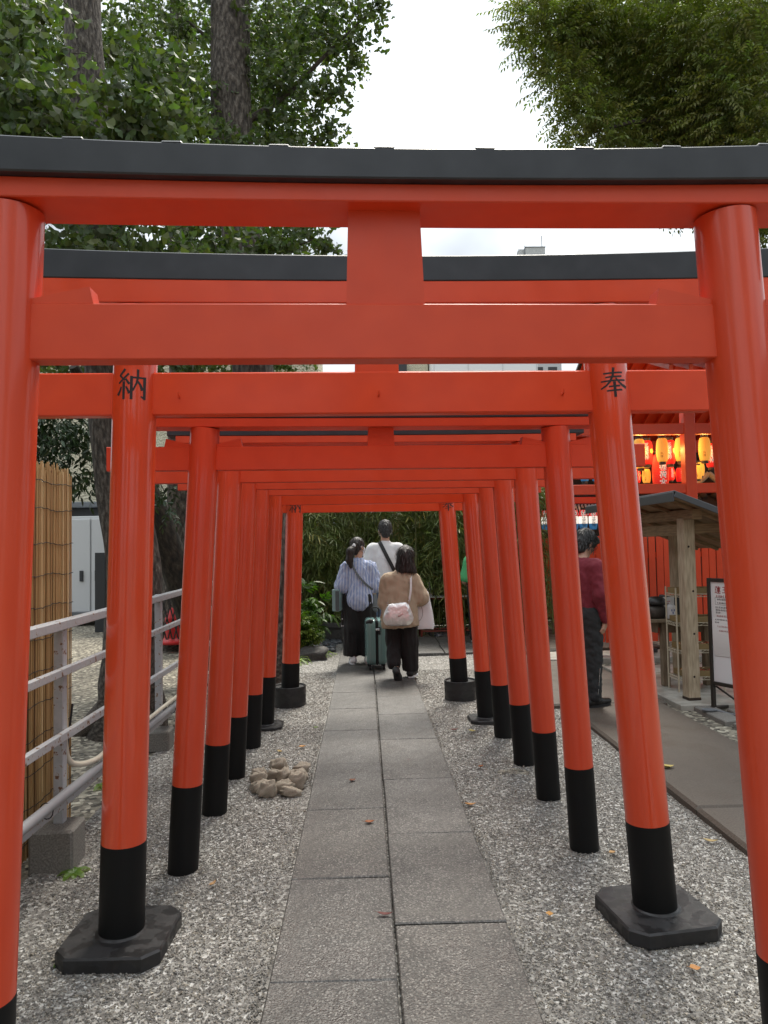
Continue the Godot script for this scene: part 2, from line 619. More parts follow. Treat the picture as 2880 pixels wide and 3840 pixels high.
# ---------------------------------------------------------------- brush strokes
# A character in a box of 100 x 100 (x right, y down): strokes "w0 w1 : x y, x y, ..." parted by ";".
const GLYPH := {
	"nou": "6 4:28 3,12 22;4 4:12 22,27 37;5 3:40 17,24 33,8 47;4 6:32 34,42 48;7 6:25 44,25 97;3 7:16 60,12 72,5 84;3 7:33 59,38 67,43 78;7 7:50 26,50 97;4 4:50 28,93 28;8 7:92 27,92 95;7 2:92 95,81 89;6 3:70 3,70 28,66 46,55 70;4 8:70 40,78 51,84 66",
	"hou": "3 4:18 20,82 19;3 4:24 33,78 32;3 4:8 46,92 45;7 3:51 4,47 28,37 48,22 62,6 70;3 8:57 38,66 50,79 62,95 69;3 4:33 65,69 64;3 4:25 79,76 78;8 7:51 52,51 99",
	"ina": "8 5:38 6,24 14,8 18;7 7:4 32,44 31;8 7:26 14,26 96;7 3:25 36,16 54,4 68;4 7:28 42,36 50,44 58;7 4:86 5,70 12,54 14;5 7:56 22,60 32;5 7:70 20,72 30;7 4:90 20,82 34;7 6:56 44,54 94;6 6:56 46,90 44;7 7:90 44,90 94;5 5:57 68,88 67;6 6:55 92,90 91",
	"ni": "7 7:10 18,92 17;8 6:34 6,34 28;8 6:66 6,66 28;8 3:30 32,20 50,6 66;8 7:20 50,20 97;7 7:38 42,96 40;6 5:46 54,46 76;5 5:46 55,66 54;6 5:66 54,66 75;5 5:46 74,66 73;8 7:82 42,82 94;6 2:82 94,70 88",
	"dai": "8 7:8 36,94 33;9 4:50 4,49 36,36 66,6 94;4 11:51 42,66 70,96 93",
	"sho": "7 7:12 12,90 11;8 7:52 12,52 88;7 7:52 48,82 47;7 7:24 44,24 88;7 8:6 89,96 88",
	"houlaw": "7 9:10 10,22 22;7 9:4 36,16 47;3 8:24 64,16 78,8 94;7 7:40 26,90 24;8 7:64 6,64 50;7 8:30 50,97 48;7 4:60 52,48 70,38 84;5 6:38 86,88 80;5 9:76 66,84 78,92 92",
	"mitsu": "6 8:50 2,52 12;8 4:12 16,8 30;6 6:12 18,90 16;7 4:90 16,84 28;4 7:26 30,20 44;7 4:66 24,46 40,20 54;6 8:36 30,40 40;5 7:74 32,82 44;8 7:50 50,50 92;8 7:20 62,20 92;6 6:20 92,80 91;8 7:80 60,80 94",
	"teki": "9 5:34 4,20 30,6 44;7 8:10 16,30 40,36 70,28 96;8 4:30 46,18 64,4 76;8 9:50 34,56 50;9 5:94 28,84 48;10 5:72 6,70 44,58 74,40 94;6 12:71 46,82 72,98 92",
	"kami": "7 8:20 6,30 14;7 5:6 26,44 24,8 62;8 7:27 48,27 97;8 7:54 22,54 70;6 6:54 24,92 22;8 7:92 22,92 70;5 5:54 46,92 45;6 6:54 68,92 67;8 7:73 4,73 99",
	"ren": "6 6:10 14,90 14;6 5:32 4,32 24;6 5:68 4,68 24;5 5:40 30,92 29;5 5:46 38,46 62;5 5:46 38,86 38;5 5:86 38,86 62;4 4:46 50,86 50;4 4:46 61,86 61;5 5:36 72,96 71;6 6:66 26,66 86;6 6:10 30,20 38;5 6:8 50,22 50;6 5:22 50,18 80,6 92;6 9:14 84,40 94,96 94",
	"tama": "6 6:14 14,86 13;7 6:50 14,50 86;6 6:22 48,78 47;6 7:8 87,94 86;5 7:66 60,78 74",
	"tori": "7 4:44 2,36 14;7 6:24 14,24 66;5 5:24 15,74 14;7 6:74 14,74 46;4 4:26 30,72 29;4 4:26 44,92 43;5 5:24 57,94 56;8 5:93 56,90 94;6 2:90 94,78 88;5 6:14 74,8 92;5 6:32 74,34 88;5 6:50 72,54 86",
}

func strokes(mb: MB, glyph: String, place: Callable, grow := 0.0) -> void:   # place(x, y) of the 100-box gives a point; front side faces out
	for s in GLYPH[glyph].split(";"):
		var half: PackedStringArray = s.split(":")
		var w: PackedStringArray = half[0].split(" ")
		var pts := []
		for q in half[1].split(","):
			var c: PackedStringArray = q.split(" ")
			pts.append(Vector2(float(c[0]), float(c[1])))
		var w0 := float(w[0]) * 0.5 + grow
		var w1 := float(w[1]) * 0.5 + grow
		# resample
		var fine := []
		var total := 0.0
		for i in pts.size() - 1:
			total += pts[i].distance_to(pts[i + 1])
		var run := 0.0
		for i in pts.size() - 1:
			var d: float = pts[i].distance_to(pts[i + 1])
			var k := maxi(1, int(d / 7.0))
			for j in k:
				fine.append([pts[i].lerp(pts[i + 1], float(j) / k), (run + d * j / k) / total])
			run += d
		fine.append([pts[-1], 1.0])
		var lp := []
		var rp := []
		for i in fine.size():
			var a: Vector2 = fine[maxi(i - 1, 0)][0]
			var b: Vector2 = fine[mini(i + 1, fine.size() - 1)][0]
			var t := (b - a).normalized()
			var o := Vector2(-t.y, t.x)
			var ww := lerpf(w0, w1, fine[i][1])
			var c: Vector2 = fine[i][0]
			if i == 0:
				c -= t * ww * 0.6
			if i == fine.size() - 1:
				c += t * ww * 0.6
			lp.append(place.call(c.x + o.x * ww, c.y + o.y * ww))
			rp.append(place.call(c.x - o.x * ww, c.y - o.y * ww))
		for i in lp.size() - 1:
			mb.quad(lp[i], lp[i + 1], rp[i + 1], rp[i])

# ---------------------------------------------------------------- torii
func beam_mesh(x0: float, x1: float, depth: float, bottom: Callable, top: Callable, bev := 0.004, ends := 0.0) -> MB:
	var mb := MB.new()
	var N := 20
	var h := depth * 0.5
	var sec := func(x: float, e: float) -> Array:   # closed section, counter-clockwise seen from +x
		var b: float = bottom.call(x)
		var t: float = top.call(x)
		return [Vector3(x, b + bev, h), Vector3(x, b, h - bev), Vector3(x, b, -h + bev), Vector3(x, b + bev, -h), Vector3(x, t - bev, -h), Vector3(x, t, -h + bev), Vector3(x, t, h - bev), Vector3(x, t - bev, h)]
	var rows := []
	for i in N + 1:
		rows.append(sec.call(lerpf(x0, x1, float(i) / N), 0.0))
	for i in N:
		for j in 8:
			var k := (j + 1) % 8
			mb.quad(rows[i][j], rows[i][k], rows[i + 1][k], rows[i + 1][j])
	for e in 2:
		var r: Array = rows[0] if e == 0 else rows[N]
		var c := Vector3.ZERO
		for q in r:
			c += q
		c /= 8.0
		for j in 8:
			if e == 0:
				mb.tri(c, r[(j + 1) % 8], r[j])
			else:
				mb.tri(c, r[j], r[(j + 1) % 8])
	return mb

func make_torii(t: Dictionary, label: String, group: String) -> Node3D:
	var o := thing("torii_gate", label, "torii gate", Vector3(t.c, 0, -t.z), -t.rot, group)
	var red: StandardMaterial3D = M[t.get("paint", "vermilion_satin")]
	var lean: float = (t.wb - t.wn) / t.hn
	var r: float = t.r
	var pillars := []
	for s in [-1, 1]:
		var base := Vector3(s * t.wb, 0, 0)
		var top := Vector3(s * (t.wb - lean * t.sb) + t.ct * t.sb, t.sb, 0)
		var y := (top - base).normalized()
		var zz := Vector3(1, 0, 0).cross(y).normalized()
		var b := Basis(y.cross(zz), y, zz)
		var L := base.distance_to(top)
		var y0: float = t.get("y0", -0.03)
		var mb := MB.new()
		mb.lathe([Vector2(r, t.kb), Vector2(r, L - 0.001)], 56, false, true)
		var p := part("pillar", mb, M[t.get("paint", "vermilion_satin") + "_pillar"], o)
		p.position = base
		p.basis = b
		var bb := MB.new()
		bb.lathe([Vector2(r + 0.0008, y0), Vector2(r + 0.0008, t.kb), Vector2(r - 0.002, t.kb + 0.0006)], 56, false, true)
		part("black_base_band", bb, M.black_enamel, p)
		if t.has("glyphs"):
			var g := MB.new()
			var gs: float = t.gsize
			var gy: float = t.gy
			var rr := r + 0.0008
			var twist: float = t.get("twist", [0.0, 0.0])[0 if s < 0 else 1]
			strokes(g, t.glyphs[0 if s < 0 else 1], func(x: float, yy: float) -> Vector3:
				var a := (x - 50.0) / 100.0 * gs / rr + twist
				return Vector3(sin(a) * rr, gy + (50.0 - yy) / 100.0 * gs, cos(a) * rr), 1.1)
			part("lettering", g, M.ink_black, p)
		if t.has("foot"):
			var f := MB.new()
			if t.foot == "plate":
				var hw: float = t.foot_w
				var c := 0.055
				var hgt: float = t.foot_h
				var lo := []
				var hi := []
				var poly := [Vector2(-hw + c, hw), Vector2(hw - c, hw), Vector2(hw, hw - c), Vector2(hw, -hw + c), Vector2(hw - c, -hw), Vector2(-hw + c, -hw), Vector2(-hw, -hw + c), Vector2(-hw, hw - c)]
				var rings := [[0.0, 0.0], [0.0, hgt - 0.008], [0.006, hgt], ]
				var prev := []
				for q in rings:
					var ring := []
					for e in poly:
						var ee: Vector2 = e * (1.0 - q[0] / hw)
						ring.append(Vector3(ee.x, q[1], ee.y))
					if prev.size():
						for i in 8:
							f.quad(prev[i], prev[(i + 1) % 8], ring[(i + 1) % 8], ring[i])
					prev = ring
				for i in range(1, 7):
					f.tri(prev[0], prev[i], prev[i + 1])
				f.lathe([Vector2(r + 0.012, hgt - 0.001), Vector2(r + 0.004, hgt + 0.006), Vector2(r - 0.004, hgt + 0.009)], 40, false, false)
			else:
				var dr: float = t.foot_w
				var dh: float = t.foot_h
				f.lathe([Vector2(dr, -0.01), Vector2(dr + 0.003, dh), Vector2(dr, dh + 0.004), Vector2(dr - 0.008, dh + 0.002), Vector2(dr - 0.016, dh - 0.012), Vector2(r, dh - 0.010)], 48, false, true)
			var fo := part("foot_block", f, M.plinth_black, o)
			fo.position = base
			fo.rotation.y = t.get("foot_turn", [0.0, 0.0])[0 if s < 0 else 1]
	# tie beam through the pillars
	var cx: float = t.ct * t.hn
	var nk := part("tie_beam", beam_mesh(-t.nl + cx, t.nl + cx, t.nd, func(x): return t.hn, func(x): return t.hn + t.nh, t.get("nbev", 0.003)), red, o)
	var ts: float = t.ct * t.sb
	var rise: float = t.rise
	part("red_lintel", beam_mesh(-t.kl + 0.05 + ts, t.kl - 0.05 + ts, t.sd, func(x): return t.sb + 0.25 * rise * x * x, func(x): return t.sb + t.sh + 0.5 * rise * x * x, 0.003), red, o)
	var kd: float = t.get("kd", t.sd + 0.004)
	var kas := part("black_lintel", beam_mesh(-t.kl + ts, t.kl + ts, kd, func(x): return t.sb + t.sh + 0.5 * rise * x * x, func(x): return t.sb + t.sh + t.kh + rise * x * x, 0.004), M.kasagi_black, o)
	if t.has("caps"):
		for x in t.caps:
			var cp := MB.new()
			var yy: float = t.sb + t.sh + t.kh + rise * x * x
			cp.box(Vector3(x, yy + 0.001, 0.0), Vector3(0.058, 0.012, kd - 0.004), 0.005)
			part("seam_cap", cp, M.kasagi_black, kas)
	# strut between the beams
	var gw: float = t.gw
	var gx: float = t.get("gx", 0.0)
	var g0: float = t.hn + t.nh
	var gm := MB.new()
	gm.prism([Vector2(gx - gw * 0.527, g0), Vector2(gx + gw * 0.527, g0), Vector2(gx + gw * 0.485, t.sb), Vector2(gx - gw * 0.485, t.sb)], -t.gd * 0.5, t.gd * 0.5)
	part("centre_strut", gm, red, o)
	if t.has("wedge"):
		for s in [-1, 1]:
			for e in t.wedge:
				var px: float = s * (t.wb - lean * g0) + t.ct * g0
				var d: int = -s * e          # inner (1) points to the middle, outer (-1) away
				var a: float = px + d * r * 0.86
				var wl: float = t.wl
				var wh: float = t.wh
				var poly := [Vector2(a, g0), Vector2(a + d * wl, g0), Vector2(a + d * (wl - wh * 0.22), g0 + wh), Vector2(a, g0 + wh * 0.28)]
				if d < 0:
					poly.reverse()
				var wm := MB.new()
				wm.prism(poly, -t.nd * 0.46, t.nd * 0.46)
				part("wedge", wm, red, o)
	if t.has("hooks"):
		for x in t.hooks:
			var hm := MB.new()
			var hy: float = t.hn + t.nh * 0.42
			var z: float = t.nd * 0.5
			hm.tube([Vector3(x, hy, z - 0.01), Vector3(x, hy, z + 0.016), Vector3(x, hy + 0.004, z + 0.022), Vector3(x, hy + 0.016, z + 0.024)], [0.0032], 6)
			hm.box(Vector3(x, hy, z + 0.001), Vector3(0.011, 0.011, 0.003), 0.001)
			part("hook", hm, red, o)
	return o

func build_torii() -> void:
	var big := {"wedge": [1, -1], "rise": 0.017}
	var g := "vermilion torii over the stone path"
	var t1 := {"z": 1.99, "c": 0.075, "wb": 1.099, "wn": 1.0155, "kb": 0.40, "hn": 2.058, "rot": -0.03, "ct": -0.008, "r": 0.0835, "sb": 2.472, "sh": 0.049, "kh": 0.084, "rise": 0.021, "sd": 0.166, "kd": 0.222, "kl": 1.75, "nl": 1.42, "nd": 0.068, "nh": 0.152, "gw": 0.205, "gd": 0.05, "gx": -0.005, "wedge": [1, -1], "wl": 0.165, "wh": 0.046,
		"caps": [-1.25, -0.82, -0.565, -0.286, -0.006, 0.265, 0.537, 0.78, 1.05]}
	make_torii(t1, "nearest torii, its two pillars cut off by the photo's edges", g)
	var t2 := {"z": 2.98, "c": 0.094, "wb": 1.075, "wn": 0.984, "kb": 0.40, "hn": 2.088, "rot": -0.025, "ct": -0.017, "r": 0.086, "sb": 2.53, "sh": 0.09, "kh": 0.105, "rise": 0.014, "sd": 0.17, "kl": 1.78, "nl": 1.40, "nd": 0.062, "nh": 0.175, "nbev": 0.006, "gw": 0.172, "gd": 0.05, "gx": -0.03, "paint": "vermilion", "glyphs": ["nou", "hou"], "gsize": 0.122, "gy": 2.205, "twist": [0.12, -0.02],
		"foot": "plate", "foot_w": 0.198, "foot_h": 0.055, "y0": 0.03, "foot_turn": [-0.05, 0.12], "hooks": [-0.83, -0.024, 0.74]}
	make_torii(t2, "second torii from the front, black characters on pillars, octagonal black foot plates", g)
	var sm := {"r": 0.0718, "sb": 2.137, "sh": 0.043, "kh": 0.09, "rise": 0.006, "sd": 0.13, "kl": 1.26, "nl": 1.36, "nd": 0.055, "nh": 0.118, "gw": 0.13, "gd": 0.04, "gx": 0.0}
	var rows := [
		[3.66, 0.094, 0.997, 0.902, 0.41, 1.933, -0.056, 0.007, 2.141],
		[4.41, 0.095, 1.002, 0.905, 0.401, 1.937, -0.047, 0.004, 2.168],
		[5.076, 0.099, 1.006, 0.904, 0.415, 1.944, -0.079, -0.001, 2.168],
		[5.808, 0.096, 1.001, 0.910, 0.412, 1.953, -0.07, 0.0, 2.168],
		[6.37, 0.082, 0.959, 0.860, 0.436, 1.911, -0.023, 0.002, 2.135],
	]
	var words := ["third torii from the front, slim bare-footed pillars, wedges on its tie beam", "fourth torii from the front, its pillars just behind those with wedged beam",
		"fifth torii from the front, middle one of the five slim gates", "sixth torii from the front, last slim gate with pillars bare in gravel", "seventh torii from the front, slim pillars on low black foot plates"]
	for i in 5:
		var t := sm.duplicate()
		var k: Array = rows[i]
		t.merge({"z": k[0], "c": k[1], "wb": k[2], "wn": k[3], "kb": k[4], "hn": k[5], "rot": k[6], "ct": k[7], "sb": k[8]}, true)
		if i == 0:
			t.merge({"wedge": [1, -1], "wl": 0.128, "wh": 0.040, "gx": 0.006})
		if i == 4:
			t.merge({"foot": "plate", "foot_w": 0.15, "foot_h": 0.03, "y0": 0.01, "paint": "vermilion"})
		make_torii(t, words[i], g)
	var t8 := {"z": 7.263, "c": 0.092, "wb": 0.848, "wn": 0.766, "kb": 0.41, "hn": 1.882, "rot": -0.053, "ct": -0.007, "r": 0.0865, "sb": 2.16, "sh": 0.06, "kh": 0.09, "rise": 0.01, "sd": 0.15, "kl": 1.2, "nl": 1.02, "nd": 0.06, "nh": 0.14, "gw": 0.15, "gd": 0.04, "paint": "vermilion", "glyphs": ["nou", "hou"], "gsize": 0.125, "gy": 1.945, "twist": [0.12, 0.0], "foot": "drum", "foot_w": 0.157, "foot_h": 0.185, "y0": 0.1}
	make_torii(t8, "farthest torii, standing on two round black drums", g)

# ---------------------------------------------------------------- setting: ground, paths
func sheet(x0: float, z0: float, x1: float, z1: float, y: float, nx := 1, nz := 1, f = null) -> MB:
	var mb := MB.new()
	var p := PackedVector3Array()
	var ix := PackedInt32Array()
	for j in nz + 1:
		for i in nx + 1:
			var x := lerpf(x0, x1, float(i) / nx)
			var z := lerpf(z0, z1, float(j) / nz)
			p.append(Vector3(x, y + (f.call(x, z) if f != null else 0.0), z))
	for j in nz:
		for i in nx:
			var a := j * (nx + 1) + i
			ix.append_array([a, a + nx + 1, a + 1, a + 1, a + nx + 1, a + nx + 2])
	mb.indexed(p, ix)
	return mb

func slab(mb: MB, x0: float, z0: float, x1: float, z1: float, top: float, thick: float, bev := 0.006, skew := 0.0) -> void:
	# an upright block whose near and far ends run slightly askew; z0 is the near end (greater z)
	var xs := [x0, x1]
	var ring := func(d: float, y: float) -> Array:
		return [Vector3(xs[0] + d, y, z0 + skew - d), Vector3(xs[1] - d, y, z0 - skew - d), Vector3(xs[1] - d, y, z1 - skew + d), Vector3(xs[0] + d, y, z1 + skew + d)]
	var r0: Array = ring.call(0.0, top - thick)
	var r1: Array = ring.call(0.0, top - bev)
	var r2: Array = ring.call(bev, top)
	for k in 4:
		var n := (k + 1) % 4
		mb.quad(r0[k], r0[n], r1[n], r1[k])
		mb.quad(r1[k], r1[n], r2[n], r2[k])
	mb.quad(r2[0], r2[1], r2[2], r2[3])

func build_ground() -> void:
	var bumps := noise(FastNoiseLite.TYPE_SIMPLEX_SMOOTH, 0.9, 3, 7)
	var far := sheet(-150, 60, 150, -200, -0.012)
	struct("ground", far, M.gravel_coarse)
	var near := sheet(-1.62, 0.5, 2.1, -12.2, 0.0, 62, 210, func(x: float, z: float) -> float:
		var e := 1.0
		if x > -0.40 and x < 0.58:
			e = 0.0
		return e * (0.012 * bumps.get_noise_2d(x, z) + 0.006 * bumps.get_noise_2d(x * 4.0, z * 4.0)) - 0.002)
	struct("gravel_bed", near, M.gravel_grey)
	# real pebbles on the bed, finer and sparser with distance
	var variants := []
	for k in 3:
		var mb := MB.new()
		var rr := RandomNumberGenerator.new()
		rr.seed = 40 + k
		var d := []
		for i in 6:
			d.append([Vector3.RIGHT, Vector3.LEFT, Vector3.UP, Vector3.DOWN, Vector3.FORWARD, Vector3.BACK][i] * rr.randf_range(0.75, 1.25) + Vector3(rr.randf_range(-0.2, 0.2), rr.randf_range(-0.2, 0.2), rr.randf_range(-0.2, 0.2)))
		for x in [0, 1]:
			for y in [2, 3]:
				for z in [4, 5]:
					mb.face([d[x], d[y], d[z]], Vector3.ZERO)
		variants.append(mb.mesh())
	rng.seed = 77
	var where := [[], [], []]
	var tints := [[], [], []]
	var tries := 250000
	for i in tries:
		var z := -1.6 - 7.4 * pow(rng.randf(), 1.55)
		var x := rng.randf_range(-1.6, 1.86)
		if x > -0.372 and x < 0.556:
			continue
		if x < -1.36 and rng.randf() < 0.5:
			continue
		var s := rng.randf_range(0.0023, 0.0040) * (1.0 + 0.35 * absf(rng.randfn()) * 0.5)
		if rng.randf() < 0.012:
			s *= 1.9
		var y := 0.012 * bumps.get_noise_2d(x, z) + 0.006 * bumps.get_noise_2d(x * 4.0, z * 4.0) - 0.002 + s * rng.randf_range(-0.2, 0.75)
		var b := Basis.from_euler(Vector3(rng.randf() * TAU, rng.randf() * TAU, 0)).scaled(Vector3(s, s * 0.75, s) * 1.15)
		var v := i % 3
		where[v].append(Transform3D(b, Vector3(x, y, z)))
		var q := rng.randf()
		var g := 0.11 + 0.17 * q * q + (0.16 if rng.randf() < 0.08 else 0.0)
		var wm := rng.randf_range(-0.02, 0.15)
		tints[v].append(Color(g * (1.05 + wm * 0.6), g, g * (0.93 - wm)))
	for v in 3:
		scatter("gravel", variants[v], M.pebble, where[v], tints[v])
	# two columns of paving slabs
	var path := Node3D.new()
	path.name = "stone_path"
	path.set_meta("kind", "structure")
	add_child(path)
	var pm := [M.paving, M.paving_b, M.paving_c]
	var left := [1.2, -1.05, -1.83, -2.60, -3.385, -4.245, -5.12, -6.03, -6.82, -7.56, -8.62, -9.45, -10.3, -11.2, -12.0]
	var right := [1.2, -0.55, -1.30, -2.08, -2.965, -3.87, -4.76, -5.72, -6.55, -7.33, -8.20, -9.05, -9.95, -10.8, -11.6, -12.0]
	var k := 0
	for col in 2:
		var ys: Array = left if col == 0 else right
		for i in ys.size() - 1:
			var mb := MB.new()
			rng.seed = 300 + k
			var x0 := -0.356 if col == 0 else 0.099
			var x1 := 0.089 if col == 0 else 0.544
			slab(mb, x0 + rng.randf_range(-0.003, 0.003), ys[i] - 0.003, x1 + rng.randf_range(-0.002, 0.002), ys[i + 1] + 0.003, 0.035 + rng.randf_range(-0.003, 0.003), 0.08, 0.005, rng.randf_range(-0.006, 0.006))
			part("paving_slab", mb, pm[(k * 7 + i) % 3], path)
			k += 1
	# cross path at the far end
	var cross := Node3D.new()
	cross.name = "cross_path"
	cross.set_meta("kind", "structure")
	add_child(cross)
	var cuts := [0.552, 1.10, 1.92, 2.75]
	for i in 3:
		var mb := MB.new()
		slab(mb, cuts[i] + 0.005, -10.15, cuts[i + 1] - 0.005, -11.0, 0.036, 0.08, 0.006)
		slab(mb, cuts[i] + 0.03, -11.02, cuts[i + 1] + 0.02, -11.95, 0.034, 0.08, 0.006)
		part("paving_slab", mb, pm[i], cross)
	# brown wet concrete walk on the right with a rounded edge
	var walk := Node3D.new()
	walk.name = "concrete_walk"
	walk.set_meta("kind", "structure")
	add_child(walk)
	var segs := [[-0.4, -2.35], [-2.356, -4.095], [-4.105, -6.75]]
	for s in segs:
		var mb := MB.new()
		slab(mb, 1.842, s[0], 2.52 if s[1] > -5.0 else 2.74, s[1], 0.045, 0.09, 0.018)
		part("concrete_slab", mb, M.wet_concrete_brown, walk)
	var mb2 := MB.new()
	slab(mb2, 1.52, -6.757, 2.80, -9.2, 0.044, 0.09, 0.016)
	part("concrete_slab", mb2, M.wet_concrete_brown, walk)
	# pale slab below the kiosk, pale strip before the fence
	var ks := MB.new()
	slab(ks, 2.86, -6.60, 6.5, -8.75, 0.04, 0.12, 0.006)
	struct("kiosk_floor", ks, M.pale_concrete)
	var st := MB.new()
	slab(st, 2.3, -9.22, 7.5, -9.85, 0.06, 0.1, 0.01)
	struct("pale_kerb", st, M.pale_concrete)
	var st2 := MB.new()
	slab(st2, 1.9, -10.2, 4.2, -12.4, 0.05, 0.1, 0.01)
	struct("shrine_floor", st2, M.wet_concrete_brown)
	var st3 := MB.new()
	slab(st3, 1.9, -12.41, 7.0, -12.62, 0.16, 0.2, 0.01)
	struct("shrine_step", st3, M.pale_concrete)
	# stone edging strips beside the walk
	var edge := Node3D.new()
	edge.name = "edging_stones"
	edge.set_meta("kind", "structure")
	add_child(edge)
	for e in [[2.98, -6.05, 3.16, -6.62], [3.22, -5.95, 3.40, -6.50], [3.02, -5.42, 3.2, -6.0]]:
		var m3 := MB.new()
		slab(m3, e[0], e[1], e[2], e[3], 0.03, 0.06, 0.008, 0.02)
		part("edging_stone", m3, M.concrete_block, edge)

func pebble_mesh(sd: int, sx: float, sy: float, sz: float, rough := 0.12) -> MB:
	var mb := MB.new()
	var f := noise(FastNoiseLite.TYPE_SIMPLEX_SMOOTH, 1.3, 2, sd)
	var rings := []
	var N := 12
	for j in N + 1:
		var th := PI * (float(j) / N) - PI / 2
		var ring := []
		for i in 16:
			var a := TAU * i / 16
			var d := Vector3(cos(th) * sin(a), sin(th), cos(th) * cos(a))
			var r := 1.0 + rough * 2.2 * f.get_noise_3dv(d * 1.0)
			# squarer than a ball
			var sq := Vector3(signf(d.x) * pow(absf(d.x), 0.8), signf(d.y) * pow(absf(d.y), 0.8), signf(d.z) * pow(absf(d.z), 0.8))
			ring.append(Vector3(sq.x * sx, sq.y * sy, sq.z * sz) * r)
		rings.append(ring)
	mb.loft(rings, false)
	return mb

func build_stones() -> void:
	# the small heap beside the path
	var w := [["pale angular stone at the back of the heap beside the path", -0.60, 0.06, -5.02, 0.085, 0.06, 0.07, 0.3],
		["small grey stone at the heap's left rear corner", -0.715, 0.045, -4.90, 0.07, 0.05, 0.055, 1.0],
		["brown stone lying in the middle rear of the heap", -0.60, 0.05, -4.88, 0.085, 0.045, 0.055, -0.4],
		["round stone leaning over its twin at the heap's left edge", -0.70, 0.055, -4.80, 0.08, 0.05, 0.055, 0.5],
		["flat stone tucked under the round one at left of heap", -0.69, 0.03, -4.755, 0.085, 0.035, 0.05, 0.5],
		["rust-brown stone at the front left of the heap", -0.665, 0.03, -4.71, 0.085, 0.05, 0.05, 0.35],
		["pointed pale grey stone nearest the viewer in the heap", -0.615, 0.045, -4.64, 0.075, 0.062, 0.055, 0.0],
		["ochre speckled stone at the centre of the heap", -0.53, 0.06, -4.80, 0.075, 0.065, 0.06, 0.8],
		["long whitish stone across the heap's front", -0.52, 0.035, -4.70, 0.1, 0.045, 0.05, -0.15],
		["thin brown stone lying foremost on the heap's right", -0.475, 0.025, -4.64, 0.095, 0.035, 0.04, 0.05],
		["squarish stone on the heap's right against the path", -0.445, 0.055, -4.76, 0.075, 0.06, 0.06, 0.2],
		["long stone lying between heap centre and path edge", -0.455, 0.05, -4.87, 0.1, 0.04, 0.05, -0.5],
		["slanting stone at the heap's right rear against the slab", -0.43, 0.055, -4.98, 0.085, 0.042, 0.05, 0.7]]
	for i in w.size():
		var e: Array = w[i]
		var o := part("stone", pebble_mesh(500 + i, e[4] * 0.70, e[5] * 0.88, e[6] * 0.74, 0.24), M.stone_tan)
		o.position = Vector3(e[1] - 0.012, e[2] - 0.008, -4.82 + (e[3] + 4.82) * 1.12)
		o.rotation = Vector3(0.1 * sin(i * 2.1), e[7], 0.12 * cos(i * 1.7))
		tag(o, e[0], "stone", "stones heaped beside the path")

